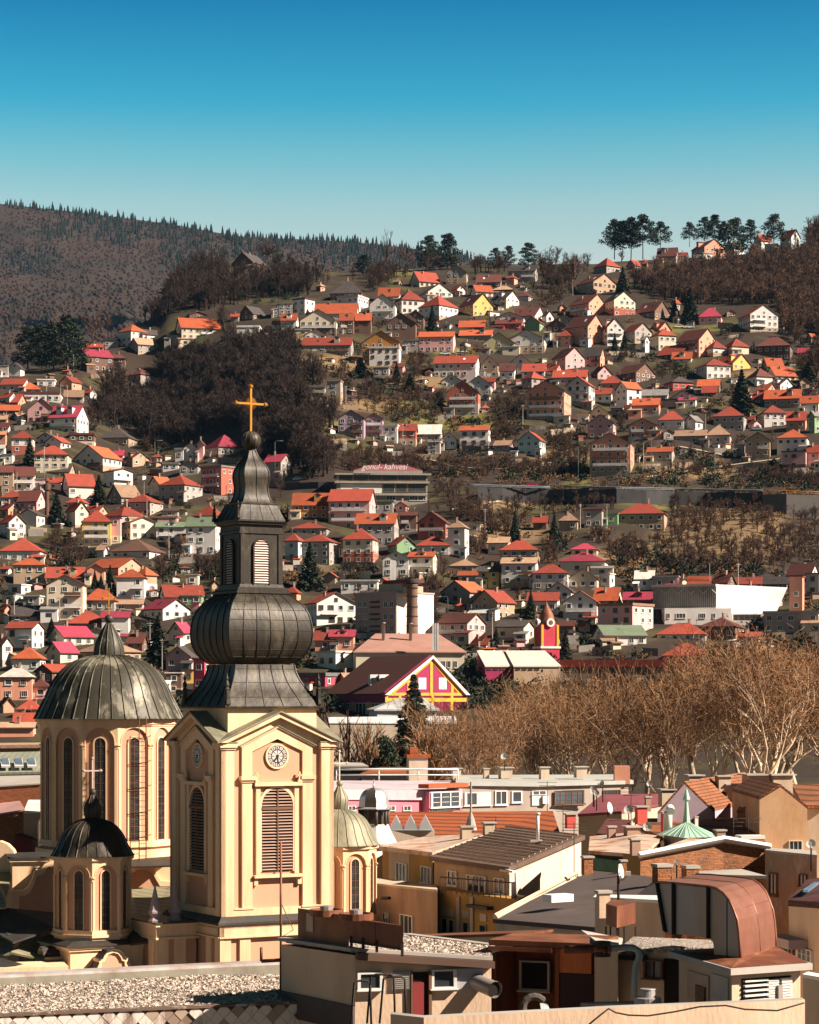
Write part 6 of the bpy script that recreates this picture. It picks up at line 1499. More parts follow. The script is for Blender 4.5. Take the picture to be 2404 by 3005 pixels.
def rail(name, label, pts, h, m, cat='railing', r=.06):
    b = MB(); q = []
    for i in range(len(pts)-1):
        a, c_ = Vector(pts[i]), Vector(pts[i+1]); k = max(1, int((c_-a).length/2.5))
        for j in range(k): q.append(a.lerp(c_, j/k))
    q.append(Vector(pts[-1])); b.tube([p+Vector((0, 0, h)) for p in q], r*1.6, 4); b.tube([p+Vector((0, 0, h*.5)) for p in q], r, 4)
    for p in q: b.tube([p, p+Vector((0, 0, h))], r, 4)
    return tag(b.build(name, m), label, cat)
def onwall(t, x, top, bot): px, rb_ = tp(t, x, bot); D = float(depth(px, rb_)); return (WX(px, D), D, WZ(tp(t, x, top)[1], D))
RAILP = mat('rail_pale', (.16,.19,.21), .5, rnd=0)
rail('guard_rail', 'pale guard rail along the top of the tall retaining wall', [onwall('J', x, a, c_) for x, a, c_ in ((435, 57, 130), (700, 65, 134), (1000, 71, 140), (1300, 78, 146), (1440, 81, 150))], .9, RAILP, r=.13)
rail('guard_rail', 'pale guard rail left of the wall step beside the red car', [onwall('J', x, a, c_) for x, a, c_ in ((-60, 50, 118), (120, 56, 125), (360, 62, 135))], .9, RAILP, r=.13)
rail('orange_railing', 'thin orange railing along the road edge at the right', [onwall('J', x, a, c_) for x, a, c_ in ((1442, 84, 170), (1560, 88, 190), (1725, 92, 210))], 1.2, mat('rail_orange', (.45,.2,.05), .6))
def lamp(t, x, y0, y1, label, arm=1):
    px, rb_ = tp(t, x, y1); D = float(depth(px, rb_)); p = P3(px, rb_, D); zt = WZ(tp(t, x, y0)[1], D); r = thing('street_lamp', p, label, 'street lamp', 'street lamps'); b = MB(); b.tube([(p[0], p[1], p[2]-1), (p[0], p[1], zt-.4)], [.16, .09], 6); b.build('pole', mat('lamp_green', (.07,.12,.10), .6), r)
    b = MB(); b.tube([(p[0], p[1], zt-.5), (p[0]+.3*arm, p[1], zt), (p[0]+2*arm, p[1], zt+.05)], .07, 5); b.build('arm', MATS['lamp_green'], r); b = MB(); b.box((p[0]+2.3*arm, p[1], zt-.05), 1.1, .45, .18); b.build('lamp_head', CAPM, r)
lamp('D', 1120, 598, 800, 'green street lamp left of the onion spire'); lamp('Q', 18, 355, 650, 'green street lamp right of the spire ball'); lamp('G', 710, 600, 940, 'street lamp left of the big orange gabled house'); lamp('G', 1328, 515, 960, 'street lamp right of the big orange gabled house', -1); lamp('H', 668, 950, 1345, 'green street lamp below the tan-roofed grey house')
lamp('G', 1047, 870, 960, 'short lamp with white head on the retaining wall'); lamp('D', 1052, 690, 870, 'pale pole among the dark houses left of the spire'); lamp('D', 52, 560, 700, 'pale pole at the left edge of the slope'); lamp('I', 1335, 435, 570, 'pale lamp pole beside the dark lane', -1)
def poleth(t, x, y0, y1, label): px, rb_ = tp(t, x, y1); D = float(depth(px, rb_)); p = P3(px, rb_, D); zt = WZ(tp(t, x, y0)[1], D); b = MB(); b.tube([(p[0], p[1], p[2]-1), (p[0], p[1], zt)], [.16, .1], 6); b.tube([(p[0]-.8, p[1], zt-.5), (p[0]+.8, p[1], zt-.5)], .07, 4); tag(b.build('utility_pole', CAPM), label, 'utility pole', 'utility poles')
poleth('B', 477, 215, 300, 'utility pole on the crest against the far mountain'); poleth('B', 1230, 335, 460, 'utility pole in front of the dark crest chalet'); poleth('D', 320, 640, 870, 'white pole before the cream hip-roofed house'); poleth('E', 503, 575, 780, 'pole in front of the tall cream gabled house'); poleth('E', 548, 810, 960, 'pole by the crimson-roofed house'); poleth('C', 1080, 720, 800, 'pole beside the crimson hip-roofed house'); poleth('B', 148, 235, 300, 'short pole at the left end of the crest')
def car(t, x, y, w, m, label, D=None, kind='car'):
    px, row = tp(t, x, y); D = D or float(depth(px, row)); c = P3(px, row, D); r = thing('parked_car' if kind == 'car' else 'van', c, label, kind, 'parked cars'); L = 4.3 if kind == 'car' else 5.2; hh = 1.45 if kind == 'car' else 2.1
    def prof(P, y0, y1, mb, mm): 
        n = len(P); f0 = [(c[0]+a, c[1]+y0, c[2]+z_) for a, z_ in P]; f1 = [(c[0]+a, c[1]+y1, c[2]+z_) for a, z_ in P]; mb.face(f0, mm); mb.face(f1[::-1], mm)
        for i in range(n): j = (i+1) % n; mb.face([f0[j], f0[i], f1[i], f1[j]], mm)
    h = L/2; b = MB(); prof([(-h, .3), (h, .3), (h, .72), (h*.62, .86), (h*.28, hh-.05), (h*.1, hh), (-h*.55, hh), (-h*.82, .9), (-h, .85)] if kind == 'car' else [(-h, .3), (h, .3), (h, .9), (h*.75, 1.2), (h*.55, hh), (-h, hh)], -.85, .85, b, 0); b.build('body', m, r)
    b = MB(); prof([(h*.52, .9), (h*.26, hh-.1), (-h*.5, hh-.1), (-h*.7, .92)] if kind == 'car' else [(h*.68, 1.25), (h*.5, hh-.2), (-h*.9, hh-.2), (-h*.9, 1.25)], -.87, -.84, b, 0); b.build('side_window', GLASS, r)
    for a in (-h*.6, h*.6):
        b = MB(); n = 12; b.tube([(c[0]+a, c[1]-.9, c[2]+.32), (c[0]+a, c[1]-.65, c[2]+.32)], .33, 12); b.tube([(c[0]+a, c[1]-.93, c[2]+.32), (c[0]+a, c[1]-.88, c[2]+.32)], .17, 8, 1); b.build('wheel', [DARK, CAPM], r)
CW = mat('car_white', (.75,.75,.75), .25, spec=.6, var=.02, amt=.05); CS = mat('car_silver', (.42,.46,.50), .25, .5, var=.02, amt=.05); CR = mat('car_red', (.45,.03,.05), .25, var=.02, amt=.05)
car('B', 1200, 832, 80, CW, 'white estate car on the lane right of the pink house'); car('B', 1095, 845, 30, CW, 'white car parked just under the pink house'); car('C', 960, 345, 60, CW, 'white van before the peach gabled crest house', kind='van'); car('C', 840, 782, 60, CW, 'white car left of the crimson hip-roofed house'); car('C', 905, 784, 60, CW, 'second white car nearer the crimson hip-roofed house')
car('Q', 192, 642, 90, CS, 'silver car on the road right of the onion lantern', D=855.); car('Q', 318, 644, 80, CS, 'pale blue car further right on the same road', D=855.); car('G', 325, 940, 100, CR, 'dark red car behind the guard rail', D=850.); car('E', 190, 640, 80, CW, 'white car in the open garage yard on the left slope'); car('H', 1100, 735, 100, CS, 'grey car parked between the grey hip-roofed houses')
# --- minaret and small walls on the slope
dm = float(depth(*tp('D', 340, 1200))); c = T3('D', 340, 1200, dm); s = .4058*dm/F; z = lambda y: bw('D', y, dm); b = MB(); b.revolve(c[0], c[1], [(16*s, c[2]-3), (14*s, z(960)), (26*s, z(955)), (26*s, z(915)), (12*s, z(912)), (12*s, z(895)), (24*s, z(893)), (3*s, z(860)), (1*s, z(835))], 10); tag(b.build('minaret', ROOF['b']), 'dark wooden minaret between spruce and orange roofs', 'minaret')
for i, (t, P, lab) in enumerate([('J', [(0, 135), (70, 128), (155, 112)], 'pale footpath climbing left of the retaining wall'), ('H', [(0, 1198), (200, 1160), (480, 1125)], 'pale footpath under the tan-roofed grey house'), ('H', [(480, 1125), (740, 1092), (1000, 1055), (1330, 1015)], 'pale footpath rising towards the right edge'), ('G', [(1270, 858), (1450, 838), (1720, 792)], 'path rim beside the orange gabled house'), ('Q', [(1060, 460), (1290, 530), (1480, 548), (1725, 555)], 'dirt path across the dark bank'), ('H', [(300, 890), (480, 920), (740, 975)], 'low wall edge below grey house'), ('Q', [(1300, 845), (1500, 805), (1725, 770)], 'pale path on the bank'), ('Q', [(1420, 1030), (1560, 1055)], 'short path'), ('A', [(1560, 920), (1725, 925)], 'crest path')]):
    b = MB()
    for (xa, ya), (xb, yb) in zip(P, P[1:]):
        n = 8
        for j in range(n):
            g = []
            for u, dy in ((j/n, 5), ((j+1)/n, 5), ((j+1)/n, 0), (j/n, 0)):
                px, row = tp(t, xa+(xb-xa)*u, ya+(yb-ya)*u+dy/TILES[t][2]*.5); D = float(depth(px, row))-1.2; g.append(P3(px, row, D))
            b.face(g)
    o = b.build('path', mat('path_dirt', (.42,.35,.26), .95)); tag(o, lab, None, None, 'structure')
# ------------------------------------------------------------- near town roofs
G_ = 5.0
# long grey flat-roofed building behind
Dg = 232.
gb, P, ro = rblock('grey_block', 'long grey flat-roofed building in front of the plane trees', 'building', [('N', 855, 742, Dg-6), ('N', 1350, 748, Dg-2), ('O', 445, 435, Dg+4), ('O', 350, 395, Dg+18), ('N', 860, 700, Dg+14)], G_, mat('grey_render', (.36,.30,.25), .9, 0, .12, .5, (.26,.21,.17), .6, .4, 2., rnd=0), mat('roof_sheet_grey', (.40,.41,.38), .8, 0, .15, .5, (.28,.27,.25), .6, .3, rnd=0), .5, .35)
W = Wall(P[0][:2], P[1][:2])
for x0, x1, y0, y1, k in ((890, 1055, 808, 892, 'a'), (1082, 1160, 798, 888, 'a'), (1188, 1254, 800, 874, 'c'), (1315, 1410, 800, 825, 'a'), (1460, 1645, 798, 885, 'f')): W.win(gb, 'N', x0, y0, x1, y1, k)
b = MB(); W.boxr(b, 'N', 965, 812, 1050, 890, .12); W.boxr(b, 'N', 1315, 830, 1372, 892, .12); b.build('roller_shutter', FRAME, gb)
b = MB(); W.boxr(b, 'N', 1375, 832, 1412, 880, .4); b.build('air_conditioner', FRAME, gb)
W = Wall(P[1][:2], P[2][:2])
for x0, x1 in ((0, 145), (270, 390)): W.win(gb, 'O', x0, 500, x1, 590 if x0 < 9 else 530, 'f')
for t, x, y, w, h in (('N', 838, 700, 55, 40), ('N', 1028, 712, 34, 50), ('N', 1150, 695, 75, 40), ('N', 1395, 708, 55, 55), ('N', 1625, 690, 70, 40)): chim(ro, t, x, y, Dg+6, w, h, OLDW)
b = MB(); p = T3('O', 400, 430, Dg+4); b.box((p[0], p[1], p[2]-.4), 1.5, 1.3, 1.75, 0, 0); b.build('stair_hut', WALL['a'], ro)
# pink building
pb, P, ro = rblock('pink_building', 'pink flat-roofed building with glazed bay behind the silver turret', 'building', [('N', 40, 790, 214), ('N', 600, 795, 222), ('N', 858, 790, 226), ('N', 850, 735, 240), ('N', 40, 735, 238)], G_, PINKW, mat('ledge_lilac', (.52,.44,.48), .8, rnd=0), .3, .9)
W = Wall(P[0][:2], P[1][:2]); W2 = Wall(P[1][:2], P[2][:2]); b = MB(); W2.boxr(b, 'N', 625, 800, 822, 925, .9); b.build('bay', mat('bay_pink', (.62,.30,.36), .85), pb)
W2.win(pb, 'N', 632, 805, 815, 900, 'e', .95); W2.win(pb, 'N', 632, 902, 815, 925, 'f', .95)
b = MB(); W2.boxr(b, 'N', 600, 752, 852, 778, 1.3); b.build('canopy', ROOF['o'], pb)
for x in (150, 400, 500): W.win(pb, 'N', x, 895, x+50, 925, 'a')
rail('roof_railing', 'white railing along the pink building roof', [T3('N', x, 735, 232) for x in (80, 350, 600, 850)], 1.1, FRAME)
rblock('far_house', 'low house with orange tiled roof behind the pink building', 'house', [('N', 240, 690, 246), ('N', 560, 692, 246), ('N', 560, 650, 252), ('N', 360, 650, 252)], G_, OLDW, TILEN)
rblock('far_house', 'dark flat-roofed house left of the orange tiled roof', 'house', [('N', 90, 640, 250), ('N', 280, 640, 250), ('N', 240, 622, 262), ('N', 90, 618, 262)], G_, ROOF['k'], CAPM)
b = MB(); p = T3('N', 592, 690, 240); b.box((p[0], p[1], p[2]-1), 1.9, 1.2, 2.6, 0, .2); b.box((p[0], p[1], p[2]+1.6), 2.4, 1.6, .3, 1, .2); b.box((p[0]-.4, p[1], p[2]+1.9), .8, .8, .7, 1, .2); tag(b.build('tiled_chimney', [OLDW, TILEN]), 'stout chimney with orange tiled cap on the pink building', 'chimney')
# big orange roof
ob_, P, ro = rblock('orange_roofed_building', 'long low building under a bright orange tiled roof', 'building', [('N', 418, 1115, 196), ('N', 900, 1100, 196), ('N', 1480, 1060, 194), ('N', 1440, 928, 216), ('N', 400, 935, 218)], G_, OLDW, TILEN, .3, .25)
b = MB(); q = T3('N', 505, 1075, 190); b.box((q[0], q[1], q[2]-2), 4.6, 3, 2.4, 0, .1); 
for i in range(5): b.prism([(q[0]-2.3+i*.92, q[1]-1.6), (q[0]-1.38+i*.92, q[1]-1.6), (q[0]-1.38+i*.92, q[1]+1.5), (q[0]-2.3+i*.92, q[1]+1.5)], q[2]+.4, q[2]+.42, 1)
for i in range(4): x = q[0]-2.3+i*1.15; b.face([(x, q[1]-1.5, q[2]+.4), (x+1.15, q[1]-1.5, q[2]+.4), (x+.58, q[1]-1.5, q[2]+1.5)], 1); b.face([(x, q[1]-1.5, q[2]+.4), (x+.58, q[1]-1.5, q[2]+1.5), (x+.58, q[1]+1.5, q[2]+1.5), (x, q[1]+1.5, q[2]+.4)], 1); b.face([(x+1.15, q[1]+1.5, q[2]+.4), (x+.58, q[1]+1.5, q[2]+1.5), (x+.58, q[1]-1.5, q[2]+1.5), (x+1.15, q[1]-1.5, q[2]+.4)], 1)
tag(b.build('glass_skylight', [OLDW, mat('skylight_glass', (.45,.50,.52), .2, .2)]), 'pyramid glass skylights beside the silver turret', 'skylight')
# silver onion turret
Dt = 178.; s = .46377*Dt/F; c = T3('N', 318, 1150, Dt); z = lambda y: bw('N', y, Dt); ti = mat('tin_bright', (.60,.60,.62), .35, .6, .1, 1., (.40,.39,.38), .5, .6, rnd=0); TD = mat('tin_dark', (.08,.065,.06), .6, .3)
tu = thing('roof_turret', (c[0], c[1], z(1390)), 'octagonal roof turret with striped silver onion dome', 'turret')
b = MB(); pr = smooth([(100*s, z(905)), (96*s, z(880)), (88*s, z(835)), (62*s, z(797)), (28*s, z(782)), (8*s, z(778))]); b.revolve(c[0], c[1], pr, 8, R(10))
for i in range(len(b.f)):
    if (i % 8) in (5,): b.m[i] = 1
b.revolve(c[0], c[1], [(6*s, z(780)), (9*s, z(765)), (5*s, z(755)), (2*s, z(725))], 8); b.revolve(c[0], c[1], [(118*s, z(915)), (122*s, z(908)), (100*s, z(900))], 8, R(10)); b.build('dome', [ti, TD], tu)
b = MB()
for i in range(8):
    a = R(10)+i*math.pi/4; b.tube([(c[0]+88*s*math.cos(a), c[1]+88*s*math.sin(a), z(1015)), (c[0]+92*s*math.cos(a), c[1]+92*s*math.sin(a), z(915))], 12*s, 6)
b.revolve(c[0], c[1], [(60*s, z(1020)), (60*s, z(915))], 8, R(10)); b.build('lantern', TD, tu)
b = MB(); b.revolve(c[0], c[1], smooth([(95*s, z(1010)), (100*s, z(1030)), (118*s, z(1070)), (150*s, z(1130))]), 8, R(10)); b.revolve(c[0], c[1], [(98*s, z(1130)), (98*s, G_)], 8, R(10)); b.build('skirt', mat('skirt_white', (.66,.62,.58), .6, .1, col2=(.4,.37,.34)), tu)
# old yellow house
yh, P, ro = rblock('old_house', 'weathered ochre house with brown ribbed roof and tall white casements', 'house', [('N', 700, 1212, 158), ('N', 1172, 1280, 150), ('N', 1625, 1080, 162), ('N', 1165, 1026, 170)], G_, mat('house_dirty', (.42,.31,.19), .9, 0, .15, .8, (.24,.17,.11), .8, .55, 3., rnd=0), mat('ribbed_brown', (.12,.08,.06), .7, 0, .2, .8, (.20,.14,.11), .5, .6, rnd=0), .35, .3)
b = MB(); A, B, C_, D_ = [Vector(T3(*p)) for p in (('N', 700, 1212, 158), ('N', 1172, 1280, 150), ('N', 1625, 1080, 162), ('N', 1165, 1026, 170))]
for i in range(13):
    t = (i+.5)/13; p = A.lerp(D_, t); q = B.lerp(C_, t); b.tube([p+Vector((0, 0, .10)), q+Vector((0, 0, .10))], .055, 4, 0, sm=False)
b.build('roof_ribs', mat('rib_pale', (.46,.35,.28), .7, rnd=0), ro)
b = MB(); b.tube([T3('N', 1355, 1110, 160), T3('N', 1355, 945, 160)], .11, 8); b.tube([T3('N', 1356, 950, 160), T3('N', 1356, 938, 160)], .17, 8); b.build('flue', FRAME, ro)
b = MB(); p = T3('N', 1345, 1122, 160); b.box(p, .8, .6, .12); b.build('flue_base', CAPM, ro)
W = Wall(P[0][:2], P[1][:2])
for x0, x1, y0, y1, k in ((790, 850, 1305, 1400, 'a'), (910, 1033, 1335, 1450, 'd'), (1085, 1150, 1350, 1455, 'a')): W.win(yh, 'N', x0, y0, x1, y1, k, .04)
W.boxr(bb := MB(), 'N', 1140, 1300, 1220, 1312, .3); bb.build('gutter', FRAME, yh)
WS = Wall(P[1][:2], P[2][:2]); b = MB(); vv = [(P[1][0], P[1][1], P[1][2]-.45), (P[2][0], P[2][1], P[2][2]-.45)]; n = WS.n
b.face([(vv[0][0]+n[0]*.05, vv[0][1]+n[1]*.05, G_), (vv[1][0]+n[0]*.05, vv[1][1]+n[1]*.05, G_), (vv[1][0]+n[0]*.05, vv[1][1]+n[1]*.05, vv[1][2]), (vv[0][0]+n[0]*.05, vv[0][1]+n[1]*.05, vv[0][2])]); b.build('side_wall', mat('side_beige', (.66,.56,.43), .9, 0, .08, .5, (.50,.40,.29), .5, .4, 3., rnd=0), yh)
b = MB(); b.tube([T3('N', 1150, 1300, 149.5), T3('N', 1215, 1310, 149.5), T3('N', 1218, 1500, 149.5)], .09, 6); b.build('drainpipe', FRAME, yh)
# terrace floor and lower facade
W = Wall(P[0][:2], P[1][:2]); b = MB(); p0 = T3('N', 600, 1410, 157); p1 = T3('N', 1230, 1485, 147); b.prism([p0[:2], p1[:2], (p1[0]+.6, p1[1]+3), (p0[0]+.6, p0[1]+3)], G_, [p0[2], p1[2], p1[2], p0[2]] if False else (p0[2]+p1[2])/2); b.build('lower_facade', OCHRE, yh)
WL = Wall(p0[:2], p1[:2])
for x0, x1, y0 in ((270, 320, 495), (395, 440, 515), (450, 490, 525), (560, 605, 545), (690, 740, 565)): WL.win(yh, 'L', x0, y0, x1, y0+120, 'v')
for x0, x1, y0, y1 in ((275, 320, 420, 480), (385, 490, 440, 500), (555, 605, 455, 515), (690, 740, 480, 540)): b = MB(); WL.boxr(b, 'L', x0, y0, x1, y1, .05); b.build('stucco_panel', mat('stucco_pale', (.48,.40,.33), .9), yh)
for x in (345, 525, 630): b = MB(); WL.boxr(b, 'L', x-12, 350, x+12, 640, .12); b.build('pilaster', OLDW, yh)
b = MB(); WL.boxr(b, 'L', 630, 415, 790, 440, .5); b.build('hood', SLATE, yh)
def rr(pts, h, par, m, step=.5, r=.03):
    b = MB(); q = []
    for a, c_ in zip(pts, pts[1:]):
        a, c_ = Vector(a), Vector(c_); k = max(1, int((c_-a).length/step)); q += [a.lerp(c_, j/k) for j in range(k)]
    q.append(Vector(pts[-1])); b.tube([p+Vector((0, 0, h)) for p in q], r*1.4, 4)
    for p in q: b.tube([p, p+Vector((0, 0, h))], r, 4)
    return b.build('railing', m, par)
IRON = mat('iron_dark', (.05,.035,.03), .7, .2, rnd=0)
rr([T3('N', 740, 1445, 152), T3('N', 1190, 1485, 147), T3('N', 1215, 1480, 149)], 1.0, yh, IRON)
# left ochre part with rusty roof
yo, P, ro = rblock('old_house', 'narrow ochre house wing under a rust-streaked metal roof', 'house', [('N', 372, 1148, 172), ('N', 690, 1186, 162), ('N', 990, 1075, 172), ('N', 960, 1070, 176), ('N', 640, 1090, 182)], G_, OCHRE, RUSTR, .3, .3)
W = Wall(P[0][:2], P[1][:2])
for x0, x1, y0, y1 in ((465, 533, 1255, 1385), (622, 688, 1278, 1385)): W.win(yo, 'N', x0, y0, x1, y1, 'd', .04)
b = MB(); W.boxr(b, 'N', 415, 1160, 545, 1500, .03); b.build('plaster_patch', OLDW, yo)
for x, y, w, h in ((905, 1070, 75, 40), (1045, 1065, 65, 60)): chim(ro, 'N', x, y, 172, w, h, OLDW)
lo_, P, r2 = rblock('lower_house', 'stained lower house wall left under the ochre wing', 'house', [('N', 340, 1385, 160), ('N', 720, 1425, 151), ('N', 700, 1395, 158), ('N', 340, 1350, 166)], G_, mat('lower_plaster', (.38,.27,.19), .9, 0, .15, .6, (.20,.14,.10), .8, .5, 4., rnd=0), OLDW, .1, .15)
W = Wall(P[0][:2], P[1][:2]); W.win(lo_, 'L', 70, 490, 170, 640, 'd'); W.win(lo_, 'L', -60, 470, -20, 560, 'a')
for x in (370, 520):
    b = MB(); p = T3('N', x, 1478 if x < 400 else 1498, 157); b.tube([p, (p[0]+.5, p[1]-.6, p[2]+.05)], .12, 6); b.build('drain_spout', IRON, lo_)
# tar roof building
tb, P, ro = rblock('tar_roof_house', 'house with wide dark brown tar roof and roof hatch', 'house', [('L', 810, 520, 112), ('L', 1600, 585, 104), ('M', 480, 470, 104), ('M', 470, 330, 122), ('O', 200, 1040, 132)], G_, BEIGE, TAR, .15, .2)
b = MB(); A, B = T3('L', 810, 525, 112), T3('O', 150, 1080, 132); b.tube([A, B], .18, 4, sm=False); b.tube([T3('L', 800, 500, 112), T3('N', 1600, 1320, 134)], .12, 4, sm=False); b.build('verge', BEIGE, ro)
b = MB(); p = T3('L', 1295, 370, 113); b.box((p[0], p[1], p[2]-.1), 1.3, .7, .35, 0, .6); b.build('roof_hatch', FRAME, ro)
chim(ro, 'O', 170, 1060, 130, 62, 105, BRICK); chim(ro, 'O', 410, 1080, 126, 40, 100, BRICK)
bw2, P, ro2 = rblock('beige_parapet_house', 'plain beige wall with white coping under the tar roof', 'house', [('M', -10, 480, 94), ('M', 100, 482, 93), ('M', 530, 505, 90), ('M', 520, 470, 98), ('M', 0, 462, 100)], G_, BEIGE, FRAME, .1, .12)
chim(ro2, 'M', 55, 560, 91, 90, 110, BEIGE)
# brick gable building with rusty roof
bg_, P, ro = rblock('brick_building', 'brick building with exposed masonry gable and white coping', 'building', [('O', 525, 940, 128), ('O', 1085, 830, 131), ('O', 1395, 880, 132), ('O', 1250, 842, 142), ('O', 850, 824, 142)], G_, BRICK, RUSTR, .15, .2)
b = MB(); b.tube([T3('O', 515, 935, 127.6), T3('O', 1085, 825, 130.6), T3('O', 1400, 878, 131.6)], .16, 4, sm=False); b.build('coping', FRAME, bg_)
rb3, P, ro = rblock('rusty_roof_house', 'low house with streaked rusty metal roof and dark recess', 'house', [('O', 185, 905, 140), ('O', 540, 930, 134), ('O', 660, 812, 148), ('O', 480, 782, 152), ('O', 190, 812, 154)], G_, mat('recess_dark', (.10,.055,.03), .9), RUSTR, .2, .2)
b = MB(); W = Wall(P[0][:2], P[1][:2]); W.boxr(b, 'O', 205, 960, 420, 1040, .4); b.build('green_board', mat('board_green', (.05,.16,.08), .8, col2=(.3,.45,.35), amt=.9), rb3)
b = MB(); W.boxr(b, 'O', 440, 930, 560, 1080, .3); b.build('yellow_wall', OCHRE, rb3)
chim(ro, 'O', 490, 890, 134, 60, 55, CHIM); chim(ro, 'O', 330, 810, 150, 50, 60, CHIM); chim(ro, 'O', 470, 805, 150, 95, 55, CHIM)
for x, y, w, h, m in ((670, 1110, 100, 95, BRICK), (860, 1100, 90, 75, BRICK)): p = T3('O', x, y, 118); k = .4371*118/F; b = MB(); b.box((p[0], p[1], G_), w*k, w*k, p[2]-G_+h*k, 0, .3); b.box((p[0], p[1], p[2]+h*k), w*k*1.15, w*k*1.15, .15, 1, .3); tag(b.build('chimney_stack', [m, CAPM]), 'brick chimney stack with flat cap, %s before the masonry gable' % ('left one' if x < 700 else 'right one'), 'chimney')
rblock('brick_shed', 'low brick outbuilding below the masonry gable', 'outbuilding', [('O', 890, 1062, 117), ('O', 1370, 1075, 116), ('O', 1200, 1030, 122), ('O', 930, 1045, 122)], G_, BRICK, CAPM, .1, .15)
# mint roof
mr_ = thing('mint_pavilion', T3('O', 840, 830, 152), 'pavilion with pointed mint green metal roof and finial', 'pavilion'); ap = T3('O', 835, 712, 147); E = [T3('O', x, y, D) for x, y, D in ((640, 780, 147), (820, 818, 143), (1030, 824, 144), (1000, 800, 149), (700, 770, 151))]; ez = sum(p[2] for p in E)/5; b = MB()
for i in range(5):
    p, q = E[i], E[(i+1) % 5]; b.face([(p[0], p[1], ez), (q[0], q[1], ez), ap])
    for j in range(1, 5): m_ = Vector((p[0], p[1], ez)).lerp(Vector((q[0], q[1], ez)), j/5); b.tube([m_, Vector(ap)], .035, 4, cap=False)
b.build('roof', MINT, mr_); b = MB(); b.revolve(ap[0], ap[1], [(.25, ap[2]-.2), (.16, ap[2]+.5), (.09, ap[2]+1.2), (.22, ap[2]+1.35), (.16, ap[2]+1.6), (.02, ap[2]+2)], 8); b.build('finial', MINT, mr_)
b = MB(); vwall(b, [(p[0], p[1], ez-.02) for p in grow(E, -.4)], G_); b.build('wall', OLDW, mr_)
# tiled row
tr_, P, ro = rblock('tiled_house', 'house with weathered orange tiled roof, roof window and vents', 'house', [('O', 820, 880, 152), ('O', 1360, 850, 153), ('O', 1275, 685, 172), ('O', 520, 690, 176), ('O', 520, 740, 168)], G_, OLDW, TILEO, .2, .25)
b = MB(); p = T3('O', 1262, 825, 145); b.box((p[0], p[1], p[2]), 1.5, 1.1, .2, 0, .2); b.build('roof_window', FRAME, ro)
chim(ro, 'O', 700, 740, 158, 62, 85, WALL['r']); chim(ro, 'O', 530, 690, 164, 70, 75, WALL['r']); chim(ro, 'O', 1060, 815, 150, 60, 40, CHIM); chim(ro, 'O', 900, 730, 160, 22, 45, FRAME); chim(ro, 'O', 55, 720, 176, 62, 55, WALL['r'])
b = MB(); p = Vector(T3('O', 710, 790, 150)); b.tube([p, p+Vector((0, 0, 1.3)), p+Vector((.1, -.4, 1.55)), p+Vector((.1, -.7, 1.4))], .27, 10); b.build('vent_cowl', FRAME, ro)
# violet gable and roof
def gabled(name, label, t, G, rid, D, dD, wm, rm, cat='house'):
    """gable polygon in photo coords (front) plus ridge end"""
    P = [T3(t, x, y, D) for x, y in G]; r = thing(name, (P[0][0], D, G_), label, cat); b = MB(); b.face([(P[0][0], P[0][1], G_), (P[2][0], P[2][1], G_), P[2], P[1], P[0]]); 
    off = Vector(T3(t, rid[0], rid[1], D+dD))-Vector(P[1]); off.z = 0; Q = [tuple(Vector(p)+off) for p in P]
    b.face([(P[2][0], P[2][1], G_), (Q[2][0], Q[2][1], G_), Q[2], P[2]]); b.face([(P[0][0], P[0][1], G_), P[0], Q[0], (Q[0][0], Q[0][1], G_)]); b.face([(Q[0][0], Q[0][1], G_), Q[0], Q[1], Q[2], (Q[2][0], Q[2][1], G_)]); b.build('wall', wm, r)
    b = MB(); up = Vector((0, 0, .15)); b.slab([tuple(Vector(P[1])+up), tuple(Vector(P[2])+up), tuple(Vector(Q[2])+up), tuple(Vector(Q[1])+up)], .2); b.slab([tuple(Vector(P[0])+up), tuple(Vector(P[1])+up), tuple(Vector(Q[1])+up), tuple(Vector(Q[0])+up)], .2); return r, b.build('roof', rm, r), P
vg, ro, P = gabled('violet_house', 'house with pale violet gable and orange tiled roof', 'O', [(640, 660), (820, 455), (1010, 640)], (1225, 470), 172, 22, WALL['v'] if False else mat('violet_pale', (.48,.38,.44), .9, rnd=0), TILEO)
for x, y, w, h in ((885, 475, 95, 70), (1080, 475, 88, 65), (1300, 470, 150, 70), (1460, 470, 140, 70), (1130, 600, 75, 135), (700, 570, 90, 70), (1520, 520, 45, 60)): chim(ro, 'O', x, y, 180, w, h, OLDW)
pg, ro, P = gabled('peach_house', 'tall blind peach gable wall with stained plaster', 'O', [(1325, 560), (1465, 475), (1645, 620)], (1270, 470), 158, 14, mat('peach_stained', (.66,.42,.24), .9, 0, .12, .7, (.52,.27,.13), .8, .55, 2., rnd=0), TILEO)
W = Wall(P[0][:2], P[2][:2]); W.win(pg, 'O', 1522, 840, 1612, 900, 'd')
rblock('dark_brick_house', 'dark brick side wall with brown ribbed roof beside the peach gable', 'house', [('O', 1175, 640, 166), ('O', 1330, 560, 163), ('O', 1410, 480, 172), ('O', 1270, 478, 178)], G_, BRICK, mat('rib_rust', (.25,.10,.06), .8, stripes=('Z', 1.5, .4)), .15, .15)
rblock('orange_tile_house', 'house with orange pantile roof at the right edge above the alley', 'house', [('O', 1620, 600, 172), ('O', 1760, 605, 172), ('O', 1760, 460, 190), ('O', 1545, 462, 192)], G_, OLDW, TILEO, .3, .25)
